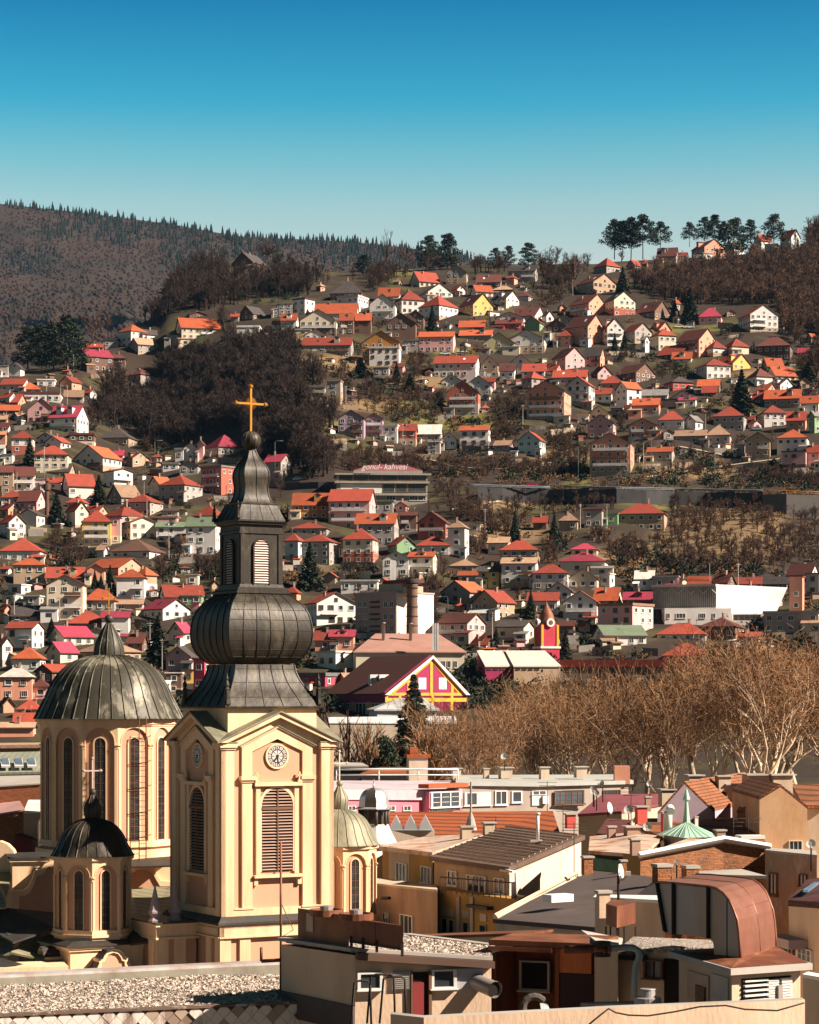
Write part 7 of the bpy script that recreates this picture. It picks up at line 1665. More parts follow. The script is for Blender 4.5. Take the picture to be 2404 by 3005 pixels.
pr_, P, ro = rblock('plum_roof_house', 'low house with plum red corrugated roof and many dishes', 'house', [('O', 110, 660, 184), ('O', 400, 640, 182), ('O', 700, 580, 196), ('O', 640, 525, 206), ('O', 270, 530, 206)], G_, OLDW, mat('plum_sheet', (.24,.07,.08), .7, 0, .2, 1., stripes=('X', 1.6, .3, 0.)), .2, .2)
chim(ro, 'O', 575, 610, 188, 36, 60, CHIM)
rblock('small_violet_house', 'small violet wall with brown roof under the satellite dishes', 'house', [('O', 235, 790, 168), ('O', 420, 800, 166), ('O', 460, 700, 176), ('O', 300, 690, 178)], G_, mat('violet_mid', (.45,.27,.35), .9), ROOF['d'], .1, .15)
# greyish alley buildings on the right
ag, P, ro = rblock('grey_plaster_house', 'tall brown-grey plaster house with two narrow windows and pale stain', 'house', [('O', 1362, 900, 124), ('O', 1710, 935, 120), ('O', 1700, 905, 134), ('O', 1420, 890, 134)], G_, mat('plaster_brown', (.33,.24,.17), .9, 0, .12, .6, (.46,.40,.34), .85, .35, 2.5, rnd=0, sharp=.03), CAPM, .1, .12)
W = Wall(P[0][:2], P[1][:2])
for x0, x1, y0, y1 in ((1395, 1450, 1055, 1205), (1595, 1650, 1065, 1145)): W.win(ag, 'O', x0, y0, x1, y1, 'b')
ar, P, ro = rblock('right_edge_house', 'beige house with dark tiled roof and blue roof window at the right edge', 'house', [('M', 1490, 500, 96), ('M', 1780, 520, 92), ('M', 1780, 330, 112), ('M', 1640, 340, 112)], G_, BEIGE, mat('tiles_dark', (.12,.04,.035), .8, bricks=(.25, .18, .03, .4)), .2, .25)
b = MB(); a = [T3('M', x, y, D) for x, y, D in ((1600, 462, 97), (1640, 465, 97), (1725, 400, 104), (1690, 398, 104))]; b.slab([(p[0], p[1], p[2]+.2) for p in a], .1); b.build('roof_window', mat('window_blue', (.12,.25,.38), .15), ro)
W = Wall(P[0][:2], P[1][:2]); W.win(ar, 'M', 1470, 870, 1540, 1000, 'b'); W.win(ar, 'M', 1570, 880, 1680, 1020, 'e')
b = MB(); W.boxr(b, 'M', 1460, 790, 1640, 860, .8); b.build('awning', LILAC, ar)
rblock('alley_wall', 'grey boundary wall with white coping at the lower right corner', 'wall', [('M', 1600, 1075, 70), ('M', 1800, 1110, 66), ('M', 1800, 1090, 74), ('M', 1640, 1060, 76)], G_, OLDW, FRAME, .08, .1)
# dishes and aerials on near roofs
DISH = mat('dish_pale', (.66,.64,.60), .6, rnd=.05)
def dish(t, x, y, D, r, label, face=(-.3, -1, .35), post=1.2, w=1.):
    c = Vector(T3(t, x, y, D)); r = r*TILES[t][2]*D/F; n = Vector(face).normalized(); u = n.cross(Vector((0, 0, 1))).normalized(); v = u.cross(n); root = thing('satellite_dish', c, label, 'satellite dish', 'satellite dishes'); b = MB(); rings = []
    for k in range(5):
        q = k/4; rings.append([c+(u*math.cos(a*math.pi/9)+v*math.sin(a*math.pi/9))*r*q+n*(-.22*r*(1-q*q)) for a in range(18)])
    for A, B in zip(rings, rings[1:]):
        for a in range(18): j = (a+1) % 18; b.face([A[a], B[a], B[j], A[j]], 0, True); b.face([A[a]-n*.03, A[j]-n*.03, B[j]-n*.03, B[a]-n*.03], 0, True)
    b.build('reflector', DISH, root); b = MB(); e = c+n*r*.85-v*r*.25; b.tube([c-v*r*.95, e], .03, 5); b.box((e.x-.0, e.y, e.z-.06), .14, .2, .13); b.build('feed_arm', CAPM, root); b = MB(); b.tube([c-n*.25*r, c-n*.35*r-Vector((0, 0, r*.6)), c-n*.35*r-Vector((0, 0, r*.6+post))], .045, 5); b.build('bracket', IRON, root)
dish('N', 1142, 580, 236, 22, 'white dish on the grey block in front of the plane trees'); dish('N', 1710, 800, 190, 24, 'pale dish at the right end of the long grey block'); dish('O', 207, 490, 186, 20, 'small dish, upper left of the stacked pair on the plum roof house'); dish('O', 230, 520, 185, 20, 'small dish, lower right of the stacked pair on the plum roof house'); dish('O', 265, 460, 187, 26, 'tilted narrow dish above the plum roof', (-1, -.5, .3)); dish('O', 588, 455, 190, 22, 'dark round dish against the plane trees'); dish('O', 322, 620, 178, 42, 'tilted dish left of the red chimneys', (.9, -.5, .2)); dish('O', 445, 630, 176, 32, 'round white dish before the plum roof'); dish('O', 540, 665, 172, 24, 'small dish leaning between the red chimneys', (-.8, -.5, .3)); dish('O', 572, 745, 160, 32, 'round dish left of the vent cowl'); dish('O', 1670, 860, 118, 32, 'dish on the plaster house roof at the right'); dish('O', 768, 985, 126, 17, 'tiny dish on the masonry wall'); dish('O', 485, 700, 165, 20, 'small low dish behind the rusty roof', (-.9, -.4, .3))
dish('M', 193, 288, 74, 66, 'big white dish seen edge on above the rusty tank', (1, -.42, .12), 3.5)
def aerial(t, x, y0, y1, D, label, n=3, w=.8): a, b_ = T3(t, x, y0, D), T3(t, x, y1, D); b = MB(); b.tube([b_, a], .03, 5); [b.tube([(a[0]-w*(1-.15*i), a[1], a[2]-.1-.25*i), (a[0]+w*(1-.15*i), a[1], a[2]-.1-.25*i)], .018, 4) for i in range(n)]; tag(b.build('aerial_mast', IRON), label, 'aerial', 'aerial masts')
aerial('N', 1415, 740, 930, 200, 'thin aerial mast before the grey block air conditioner'); aerial('N', 1515, 880, 1060, 190, 'thin aerial mast behind the ribbed roof'); aerial('N', 1585, 1000, 1320, 158, 'tall thin mast at the right end of the ribbed roof', 2); aerial('O', 80, 760, 1080, 150, 'mast beside the beige side wall', 1); aerial('O', 463, 480, 800, 172, 'mast rising past the plum roof'); aerial('O', 590, 440, 620, 188, 'mast carrying the dark dish', 1); aerial('O', 1150, 680, 820, 156, 'mast on the weathered tiled roof'); aerial('O', 1250, 680, 820, 158, 'second mast on the weathered tiled roof', 2); aerial('N', 1090, 960, 1060, 180, 'short mast over the big orange roof', 2); aerial('O', 1275, 1010, 1060, 124, 'short rod before the brick outbuilding', 1)
b = MB(); p = T3('N', 932, 1025, 196); b.revolve(p[0], p[1], [(.5, p[2]-.3), (.28, p[2]+.6), (.09, p[2]+1.1), (.08, p[2]+3.6)], 8); tag(b.build('steel_mast', CAPM), 'slender conical steel mast on the orange roof', 'mast')
# left strip behind the dome
lb_, P, ro = rblock('skylight_house', 'house with grey-green metal mansard and three roof windows at the left edge', 'house', [('X', -60, 1095, 205), ('X', 420, 1085, 205), ('X', 420, 880, 214), ('X', -60, 890, 214)], G_, mat('mansard', (.27,.28,.22), .7, stripes=('X', .6, .2, 0.), rnd=0), MATS['mansard'], .1, .2)
for x in (60, 195, 325): b = MB(); a = [T3('X', x-45, 1062, 205.4), T3('X', x+45, 1062, 205.4), T3('X', x+30, 985, 209), T3('X', x-55, 985, 209)]; b.slab([(q[0], q[1], q[2]+.3) for q in a], .15); a2 = grow(a, -.25); b.face([(q[0], q[1], q[2]+.33) for q in a2], 1); b.build('roof_window', [FRAME, mat('pane_blue', (.14,.20,.25), .1)], ro)
rblock('attic_gallery', 'long low attic storey with open gallery behind the mansard', 'house', [('X', -60, 815, 216), ('X', 420, 810, 216), ('X', 420, 790, 224), ('X', -60, 795, 224)], G_, mat('gallery', (.30,.18,.10), .9), OCH if False else ROOF['t'], .3, .3)
rblock('brick_yard_house', 'low orange brick house left of the big drum', 'house', [('X', -60, 1230, 188), ('X', 420, 1200, 188), ('X', 420, 1120, 200), ('X', -60, 1130, 200)], G_, mat('brick_orange', (.40,.15,.07), .9, bricks=(.3, .1, .02, .5)), CAPM, .1, .1)
rblock('yard_shed', 'shed with ribbed pink roof left of the big drum', 'shed', [('X', -60, 1520, 178), ('X', 250, 1465, 178), ('X', 200, 1380, 188), ('X', -60, 1410, 188)], G_, BRICK, mat('rib_pink', (.42,.24,.22), .8, stripes=('DIAGONAL', 1.5, .4, 0.)), .1, .12)
rblock('yard_shed', 'shed with pale sheet roof beside the big drum', 'shed', [('X', 240, 1490, 177), ('X', 420, 1490, 177), ('X', 420, 1370, 186), ('X', 290, 1370, 186)], G_, OLDW, ROOF['w'], .1, .12)
rblock('red_kiosk', 'dark red kiosk below the big drum at the left edge', 'kiosk', [('V', 125, 425, 172), ('V', 265, 455, 171), ('V', 320, 470, 174), ('V', 200, 420, 178)], G_, mat('kiosk_red', (.14,.012,.012), .8), DARK, .05, .08)
# ------------------------------------------------------------- the viewer's own rooftop complex
def onz(t, x, y, z): px, row = tp(t, x, y); D = (ZC-z)*F/(row-H0); return (WX(px, D), D, z)
# gravel roof building
zg = 16.4
gr = thing('gravel_roof_building', onz('V', 800, 1990, zg), 'long building with gravel flat roof and white diamond slate facade', 'building')
G0 = [onz('V', -90, 1945, zg), onz('V', 460, 1925, zg), onz('K', 1480, 722, zg), onz('K', 1400, 560, zg), onz('V', 1725, 1625, zg), onz('V', -90, 1715, zg)]
b = MB(); b.slab(G0, .3); gv = b.build('gravel_bed', GRAVEL, gr)
rs2 = np.random.RandomState(4); n = 9000; A = np.array(G0); lo, hi = A.min(0), A.max(0); P = np.stack([rs2.uniform(lo[0], hi[0], n), rs2.uniform(lo[1], hi[1], n)], 1); k = inpoly(P[:, 0], P[:, 1], [(p[0], p[1]) for p in G0]); P = P[k]
c = np.concatenate([P, np.full((len(P), 1), zg+.02)], 1); st = np.concatenate([leafq(c, .035+.035*rs2.rand(len(c)), rs2, .3), leafq(c+np.array([.02, .02, .01]), .03+.03*rs2.rand(len(c)), rs2, .5)])
o = quads_to_obj('pebbles', st-np.array(ORG[gr.name])[None, None, :], mat('pebble', (.58,.50,.43), .9, 0, .5, 8., (.28,.22,.17), .9, 6., rnd=0), gr); o['kind'] = 'stuff'
b = MB(); F0, F1 = onz('V', -90, 1712, zg), onz('V', 1725, 1622, zg); Wf = Wall(F0[:2], F1[:2]); dn = (-Wf.n[0], -Wf.n[1]); b.obox(F0[:2], Wf.d, dn, Wf.L+3, .5, G_, zg+.2, 0); b.obox((F0[0]+dn[0]*.1, F0[1]+dn[1]*.1), Wf.d, dn, Wf.L+3, .7, zg+.201, zg+.27, 1); b.build('rear_parapet', [mat('parapet_grey', (.27,.25,.20), .9, 0, .15, 1., (.14,.12,.09), .7, .8, rnd=0), mat('coping_zinc', (.56,.54,.52), .5, .3, .1, 1., (.34,.16,.09), .75, .8, rnd=0)], gr)
b = MB(); E0, E1 = onz('V', -90, 1955, zg), onz('V', 460, 1938, zg); E2 = onz('K', 1530, 715, zg); Wn = Wall(E0[:2], E2[:2]); b.obox((E0[0]+Wn.n[0]*.18, E0[1]+Wn.n[1]*.18), Wn.d, (-Wn.n[0], -Wn.n[1]), Wn.L, .3, zg-.02, zg+.04); b.build('edge_flashing', mat('edge_rust', (.13,.085,.06), .8, 0, .3, 2., (.42,.38,.34), .8, 1.2, rnd=0, sharp=.03), gr)
# diamond slates facade
b = MB(); f = Face((E0[0]+Wn.n[0]*.1, E0[1]+Wn.n[1]*.1), Wn.d); f.rect(b, 0, Wn.L, G_, zg-.05, -.2, 0, 1)
w = .36; rs3 = random.Random(6)
for r_ in range(6):
    z0 = zg-.12-r_*w*.5
    u = (r_ % 2)*w*.5
    while u < Wn.L:
        e = w*.5*.97
        if u > .3 and rs3.random() < .93: 
            o1 = .03+rs3.random()*.02; f.poly(b, [(u-e, z0), (u, z0-e), (u+e, z0), (u, z0+e)], 0, o1, 0 if rs3.random() < .85 else 2)
        u += w
b.build('slate_facade', [mat('slate_white', (.62,.56,.50), .7, 0, .06, 1., (.20,.13,.09), .9, .9, 5., rnd=0, sharp=.04), mat('slate_gap', (.17,.12,.09), .9), mat('slate_stained', (.36,.28,.21), .8)], gr)
b = MB(); GF = lambda pts, r=.035: [b.tube([Vector(Wn.pt(*tp('K', x, y), .28)) for x, y in pts], r, 5)]
GF([(1185, 873), (1190, 800), (1230, 775), (1340, 772), (1345, 810), (1265, 830)]); GF([(1265, 770), (1262, 850)]); GF([(1325, 830), (1325, 873)]); GF([(1215, 873), (1225, 800)], .02); GF([(1120, 873), (1110, 810), (1170, 800)], .012); b.build('graffiti', mat('graffiti_grey', (.12,.10,.11), .8), gr)
# penthouse
zp_ = 17.95
ph2 = thing('rooftop_penthouse', onz('K', 1385, 405, zp_), 'beige rooftop penthouse with gravel roof, red door and window strip', 'rooftop room')
C = T3('K', 1385, 408, 58.); R_ = T3('L', 775, 835, 58.9); B1 = T3('L', 775, 735, 61.5); B0 = T3('L', 110, 652, 64.); L_ = T3('K', 918, 340, 61.2)
b = MB(); vwall(b, [(p[0], p[1], p[2]-.12) for p in (C, R_, B1, B0, L_)], 14.5); b.build('wall', BEIGE, ph2)
b = MB(); b.slab(grow([C, R_, B1, B0, L_], -.12), .08); b.build('gravel_roof', GRAVEL, ph2)
c = np.array([np.array(C)*(1-u-v)+np.array(R_)*u+np.array(B0)*v for u, v in [(a, bb*(1-a)) for a, bb in np.random.RandomState(1).rand(1500, 2)]]+[np.array(B1)*(1-u-v)+np.array(R_)*u+np.array(B0)*v for u, v in [(a, bb*(1-a)) for a, bb in np.random.RandomState(2).rand(1500, 2)]]); 
st = leafq(c+np.array([0, 0, .03]), .05, np.random.RandomState(3), .4); o = quads_to_obj('pebbles', st-np.array(ORG[ph2.name])[None, None, :], MATS['pebble'], ph2); o['kind'] = 'stuff'
b = MB()
for a, c_ in ((L_, C), (C, R_), (B0, B1)):
    Wc = Wall(a[:2], c_[:2]); e1, e2 = (a[0]+Wc.n[0]*.12, a[1]+Wc.n[1]*.12), (c_[0]+Wc.n[0]*.12, c_[1]+Wc.n[1]*.12); q4 = [e1, e2, (e2[0]-Wc.n[0]*.26, e2[1]-Wc.n[1]*.26), (e1[0]-Wc.n[0]*.26, e1[1]-Wc.n[1]*.26)]; b.prism(q4, [a[2]-.02, c_[2]-.02, c_[2]-.02, a[2]-.02], [a[2]+.06, c_[2]+.06, c_[2]+.06, a[2]+.06])
Wc = Wall(C[:2], R_[:2]); q4 = [(C[0]+Wc.n[0]*.3, C[1]+Wc.n[1]*.3), (R_[0]+Wc.n[0]*.3, R_[1]+Wc.n[1]*.3), (R_[0], R_[1]), (C[0], C[1])]; b.prism(q4, [C[2]-.2, R_[2]-.2, R_[2]-.2, C[2]-.2], [C[2]-.03, R_[2]-.03, R_[2]-.03, C[2]-.03], 1); b.build('coping', [CAPM, mat('fascia_brown', (.12,.07,.05), .8)], ph2)
WA = Wall(C[:2], R_[:2]); b = MB(); WA.boxr(b, 'L', 0, 930, 140, 1075, .06); b.build('blind', FRAME, ph2); b = MB()
for i in range(9): WA.boxr(b, 'L', 2, 935+i*15, 128, 940+i*15, .1)
b.build('blind_slats', CAPM, ph2)
WA.win(ph2, 'L', 298, 912, 498, 1062, 'c', .03); WA.win(ph2, 'K', 1395, 545, 1555, 655, 'c', .03)
b = MB(); WA.boxr(b, 'L', 500, 905, 705, 1062, .05); b.build('grey_panel', mat('panel_lilac', (.42,.40,.44), .8), ph2)
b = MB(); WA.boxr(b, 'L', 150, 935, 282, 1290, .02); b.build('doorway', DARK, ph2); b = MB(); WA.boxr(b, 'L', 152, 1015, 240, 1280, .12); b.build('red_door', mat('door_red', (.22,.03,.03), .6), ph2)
b = MB(); WA.boxr(b, 'L', 142, 925, 154, 1290, .12); WA.boxr(b, 'L', 280, 925, 302, 1290, .12); b.build('door_frame', FRAMEB, ph2)
b = MB(); WA2 = Wall(L_[:2], C[:2]); Face(L_[:2], WA2.d).rect(b, -.1, WA2.L, 16.0, zg+.22, -.02, .06); b.build('tar_skirt', TAR, ph2)
b = MB(); p = Vector(WA.pt(*tp('L', 655, 1010), 0)); q = p+Vector((WA.n[0]*.75+WA.d[0]*.25, WA.n[1]*.75+WA.d[1]*.25, -.12)); b.tube([p, q], .2, 16, cap=False); b.tube([q-(q-p)*.04, q], .215, 16, cap=False); b.tube([p+(q-p)*.9, p+(q-p)*.92], .17, 12, 1); tag(b.build('vent_pipe', [ZINC, DARK]), 'stubby zinc vent pipe sticking out of the penthouse wall', 'vent pipe')
# rusty cooling unit
cu = thing('cooling_unit', onz('K', 1250, 370, zp_), 'rusty twin-fan cooling unit on the penthouse roof', 'cooling unit')
A = onz('K', 1165, 365, zp_); Bq = onz('K', 1700, 380, zp_+.25); Lq = onz('K', 1068, 345, zp_); dz = 1.25
Wq = Wall(A[:2], Bq[:2]); s1 = unit((Lq[0]-A[0], Lq[1]-A[1])); z0 = zp_+.2; b = MB(); b.obox(A[:2], Wq.d, s1, Wq.L*.35, 1.3, zp_, z0+.58); b.build('housing', RUSTM, cu)
for i in range(2):
    o_ = (A[0]+Wq.d[0]*(Wq.L*(.36+.32*i)), A[1]+Wq.d[1]*(Wq.L*(.36+.32*i))); b = MB(); b.obox(o_, Wq.d, s1, Wq.L*.3, 1.3, z0, z0+.52); b.obox((o_[0]+Wq.n[0]*.02, o_[1]+Wq.n[1]*.02), Wq.d, (-Wq.n[0], -Wq.n[1]), Wq.L*.3, .03, z0-.06, z0, 1); b.build('panel_box', [RUSTM, IRON], cu)
for i in range(2):
    cx, cy = A[0]+Wq.d[0]*Wq.L*(.22+.36*i)+s1[0]*.65, A[1]+Wq.d[1]*Wq.L*(.22+.36*i)+s1[1]*.65; b = MB(); b.revolve(cx, cy, [(.42, z0+.5), (.42, z0+.66), (.36, z0+.66), (.36, z0+.55)], 18); b.revolve(cx, cy, [(.16, z0+.55), (.16, z0+.74), (.01, z0+.76)], 10, m=1); b.build('fan', [RUSTM, ZINC], cu)
for u in (.38, .52, .68, .97): p = (A[0]+Wq.d[0]*Wq.L*u, A[1]+Wq.d[1]*Wq.L*u); b = MB(); b.box((p[0], p[1], zp_), .07, .07, .3); b.build('leg', IRON, cu)
b = MB(); fq = Face((Lq[0], Lq[1]), (-s1[0], -s1[1])); fq.rect(b, .12, .5, zp_+.25, zp_+.7, 0, .02, 0); b.build('side_panel', ZINC, cu)
# mast in front of the tower
b = MB(); zt = bw('K', -180, 61.5); p = onz('K', 915, 500, 17.2); b.tube([(p[0], p[1], 16.4), (p[0], p[1], ZC-(2470-H0)/F*p[1])], .035, 6); b.tube([(p[0]-.5, p[1], 17.3), (p[0]+.35, p[1], 17.35)], .05, 5); b.tube([(p[0]-.5, p[1], 17.3), (p[0]-.5, p[1], 17.65)], .04, 5); b.tube([(p[0], p[1], 18.8), (p[0]+.18, p[1], 18.4), (p[0]+.32, p[1], 18.1), (p[0], p[1], 17.9)], .012, 4); tag(b.build('antenna_mast', RUSTM), 'thin rusty mast standing in front of the church tower', 'mast')
# tall thin loops of the roof ladder
for (xs_, y0, yb, lab) in (((1365, 1480), 600, 900, 'thin ladder hoop nearest the slate facade'), ((1470, 1630), 560, 870, 'tall ladder hoop beside the window'), ((1550, 1700), 575, 870, 'ladder hoop at the penthouse blinds')):
    D = 53.; b = MB(); P = [T3('K', xs_[0]-10, yb, D), T3('K', xs_[0]+15, y0+12, D), T3('K', xs_[0]+45, y0, D), T3('K', xs_[1]-20, y0, D), T3('K', xs_[1], y0+15, D), T3('K', xs_[1]+8, yb, D)]; b.tube(P, .028, 6); tag(b.build('ladder_hoop', IRON), lab, 'ladder hoop', 'ladder hoops')
# yard behind: beige back walls and dark recess
zy = 17.2
yw, P, ro = rblock('beige_annex', 'long beige annex wall with rust-edged coping behind the penthouse', 'building', [('L', 110, 660, 74), ('L', 1100, 625, 72), ('L', 1240, 602, 74), ('L', 250, 640, 82)], G_, BEIGE, RUSTM, .08, .08)
yd = thing('plant_room', T3('L', 1000, 1230, 57), 'dark open plant room with rust red walls and a black window', 'plant room')
D0 = 60.; A = T3('L', 775, 1240, D0); Bp = T3('L', 1580, 1240, D0-1); Wy = Wall(A[:2], Bp[:2]); dn = (-Wy.n[0], -Wy.n[1]); b = MB(); ztp = WZ(tp('L', 0, 790)[1], D0); b.obox((A[0]+dn[0]*1.6, A[1]+dn[1]*1.6), Wy.d, dn, Wy.L, .2, 14, ztp+.2); b.obox(A[:2], Wy.d, dn, .12, 1.6, 14, ztp); b.obox((A[0]+Wy.d[0]*Wy.L*.62, A[1]+Wy.d[1]*Wy.L*.62), Wy.d, dn, .1, 1.7, 14, ztp+.3); b.build('wall', mat('plant_rust', (.20,.055,.02), .8, 0, .35, 1.2, (.05,.025,.02), .8, .8, 3.), yd)
b = MB(); b.obox((A[0]+Wy.n[0]*.2, A[1]+Wy.n[1]*.2), Wy.d, dn, Wy.L*1.01, 2.1, ztp+.22, ztp+.36); b.obox((A[0]+Wy.n[0]*.25, A[1]+Wy.n[1]*.25), Wy.d, dn, Wy.L*.62, .1, ztp+.1, ztp+.2); b.build('roof', RUSTM, yd)
Wz = Wall((A[0]+dn[0]*1.5, A[1]+dn[1]*1.5), (Bp[0]+dn[0]*1.5, Bp[1]+dn[1]*1.5)); Wz.win(yd, 'L', 1005, 845, 1240, 1075, 'v', .05); 
b = MB(); Wz.boxr(b, 'L', 805, 820, 885, 1150, .3); b.build('door', mat('door_darkbrown', (.06,.03,.02), .6), yd)
b = MB(); Wf2 = Wall((A[0]+Wy.d[0]*Wy.L*.63, A[1]+Wy.d[1]*Wy.L*.63), Bp[:2]); Wf2.boxr(b, 'L', 1285, 760, 1550, 945, -.2); b.build('orange_sheet', mat('sheet_orange', (.42,.10,.04), .7, .1, .2, 1., (.55,.22,.05), .8, 1.5, 4.), yd); b = MB(); Wf2.boxr(b, 'L', 1285, 950, 1590, 1220, -.2); b.build('dark_sheet', mat('sheet_dark', (.035,.012,.01), .7), yd)
b = MB(); c = Vector(T3('L', 1110, 1215, 55.5)); 
for i in range(16):
    a0, a1 = i*math.pi/8, (i+1)*math.pi/8; R1, r1 = .26, .09
    for j in range(8):
        p0, p1 = j*math.pi/4, (j+1)*math.pi/4; q = lambda a, p: (c.x+(R1+r1*math.cos(p))*math.cos(a), c.y+r1*math.sin(p), c.z+(R1+r1*math.cos(p))*math.sin(a)); b.face([q(a0, p0), q(a1, p0), q(a1, p1), q(a0, p1)], 0, True)
tag(b.build('discarded_tyre', mat('tyre', (.10,.08,.07), .9)), 'old tyre propped behind the front parapet', 'tyre')
b = MB(); b.slab([T3('L', 1165, 1240, 55), T3('L', 1232, 1235, 55), T3('L', 1215, 1185, 55.3), T3('L', 1150, 1155, 55.6)], .04); tag(b.build('white_sack', FRAME), 'white plastic sheet beside the old tyre', 'sack')
# front parapet
fp = thing('front_parapet', T3('L', 800, 1330, 50), 'low beige parapet wall running along the bottom edge', 'parapet'); b = MB(); PP = [('L', -10, 1262, 50.), ('L', 250, 1290, 49.), ('L', 1725, 1213, 50.), ('M', 1050, 1300, 50.9), ('M', 1615, 1275, 51.6)]
Q = [T3(*p) for p in PP]
for u, v in zip(Q, Q[1:]): b.face([(u[0], u[1], 12), (v[0], v[1], 12), v, u]); b.face([u, v, (v[0], v[1]+.35, v[2]), (u[0], u[1]+.35, u[2])], 1); b.face([(v[0], v[1]+.35, 12), (u[0], u[1]+.35, 12), (u[0], u[1]+.35, u[2]), (v[0], v[1]+.35, v[2])])
b.face([(Q[-1][0], Q[-1][1], 12), (Q[-1][0], Q[-1][1]+.35, 12), (Q[-1][0], Q[-1][1]+.35, Q[-1][2]), Q[-1]]); b.build('wall', [BEIGE, CAPM], fp)
b = MB(); b.tube([Vector(T3('M', x, y, 48.4)) for x, y in ((-60, 1470), (0, 1420), (50, 1380), (95, 1345), (150, 1375), (250, 1395), (400, 1400), (600, 1370), (800, 1330), (1000, 1320), (1150, 1350), (1400, 1360), (1610, 1300))], .018, 5); tag(b.build('cable', IRON), 'thin dark cable sagging along the parapet', 'cable')
# beige blocks and parts between
rblock('beige_block', 'shaded beige rooftop block left of the teal pipe', 'rooftop block', [('L', 1590, 690, 58.5), ('M', 165, 845, 58), ('M', 200, 800, 62), ('L', 1480, 610, 64)], 13, BEIGE, CAPM, .05, .08)
hb2, P, ro = rblock('rooftop_room', 'low rooftop room with gravel roof and dark doorway under the big duct', 'rooftop room', [('M', 165, 905, 59), ('M', 640, 860, 58), ('M', 910, 880, 58), ('M', 880, 815, 62), ('M', 300, 790, 62)], 13, BEIGE, GRAVEL, .1, .1)
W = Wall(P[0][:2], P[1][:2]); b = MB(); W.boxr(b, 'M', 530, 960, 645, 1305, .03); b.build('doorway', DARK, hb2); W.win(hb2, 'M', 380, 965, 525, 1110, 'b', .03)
b = MB(); W.boxr(b, 'M', 160, 925, 400, 960, .3); b.build('eave_beam', SLATE, hb2)
# teal pipe
TEAL = mat('pipe_teal', (.30,.38,.38), .5, .2, .2, 2., (.26,.13,.07), .8, 1.5, rnd=0); b = MB(); s = .37913*56/F
P = [T3('M', -15, 885, 56), T3('M', 90, 885, 56), T3('M', 210, 872, 56), T3('M', 280, 872, 56), T3('M', 325, 895, 56), T3('M', 335, 940, 56), T3('M', 320, 985, 56), T3('M', 305, 1030, 56), T3('M', 298, 1160, 56), T3('M', 295, 1310, 56)]
b.tube([P[0], P[1]], 22*s, 12, 1); b.tube(P[1:], 27*s, 12); 
for p, q in ((P[1], (P[1][0]+.05, P[1][1], P[1][2])), (T3('M', 55, 885, 56), T3('M', 62, 885, 56))): b.tube([p, q], 36*s, 12, 1)
b.tube([T3('M', -120, 1310, 55.5), T3('M', 290, 1300, 55.5)], 14*s, 8); tag(b.build('elbow_pipe', [TEAL, RUSTM]), 'thick rusty teal elbow pipe bending down on the roof', 'pipe')
b = MB(); P = [T3('L', 1340, 760, 57), T3('L', 1640, 755, 57), T3('M', 20, 885, 56.5)]; b.tube(P[:2], .10, 10); b.revolve(P[1][0], P[1][1], [(.01, P[1][2]-.2), (.2, P[1][2]-.18), (.2, P[1][2]+.18), (.01, P[1][2]+.2)], 10, m=1); tag(b.build('feed_pipe', [RUSTM, IRON]), 'horizontal brown pipe crossing before the plant room', 'pipe')
c = T3('M', 400, 1310, 54); s = .37913*54/F; b = MB(); b.revolve(c[0], c[1], [(105*s, c[2]-.2), (105*s, c[2]+50*s), (98*s, c[2]+55*s), (60*s, c[2]+55*s), (55*s, c[2]+110*s), (62*s, c[2]+115*s), (60*s, c[2]+120*s), (20*s, c[2]+122*s)], 20); tag(b.build('drum_vent', ZINC), 'round two-tier zinc vent behind the parapet', 'vent')
# tank on stand
tk = thing('rusty_tank', T3('M', 190, 790, 72), 'rusty box tank on thin legs below the big dish', 'tank'); s = .37913*72/F; A = T3('M', 75, 700, 72.5); Bt = T3('M', 160, 710, 71.5); Ct = T3('M', 303, 705, 73); zt = WZ(tp('M', 0, 545)[1], 72); zb = WZ(tp('M', 0, 708)[1], 72); b = MB(); b.prism([A[:2], Bt[:2], Ct[:2], (Ct[0]-.6, Ct[1]+1.2)], zb, zt); b.build('body', RUSTM, tk)
for x in (75, 110, 160, 215, 303): p = T3('M', x, 700, 72); b = MB(); b.box((p[0], p[1], zb-1.1), .05, .05, 1.1); b.build('leg', IRON, tk)
# curved copper duct
du = thing('curved_duct', T3('M', 1200, 1030, 54), 'huge curved copper and zinc air duct on the roof', 'air duct'); Dd = 56.; f0 = T3('M', 460, 720, Dd); f1 = T3('M', 1110, 1010, Dd-2.5); Wd = Wall(f0[:2], f1[:2]); ku = lambda x, y: Wd.u(tp('M', x, y)[0])
f = Face(Wd.A, Wd.d); zD = lambda x, y: Wd.pt(*tp('M', x, y))[2]
prof = [(480, 368), (600, 372), (870, 400)]; arc = [(930, 412), (985, 450), (1030, 505), (1065, 580), (1090, 660), (1105, 760), (1113, 870), (1115, 950)]
side = [(ku(x, y), zD(x, y)) for x, y in prof+arc]; inner = [(ku(x, y), zD(x, y)) for x, y in ((960, 985), (915, 960), (905, 830), (870, 800), (610, 765), (545, 755))]
dv = unit((math.sin(R(25)), math.cos(R(25)))); wd = 2.75; b = MB(); b.face([f.p(u, z) for u, z in (side+inner)][::-1], 1)
off = lambda p, k=1.: (p[0]+dv[0]*wd*k, p[1]+dv[1]*wd*k, p[2])
b.face([off(f.p(u, z)) for u, z in (side+inner)], 1); b.build('side_sheet', [COPB, ZINC], du)
b = MB(); loop = side
for (u0, z0), (u1, z1) in zip(loop, loop[1:]): b.face([f.p(u0, z0), f.p(u1, z1), off(f.p(u1, z1)), off(f.p(u0, z0))], 0, True)
bt = [side[-1]]+inner+[side[0]]
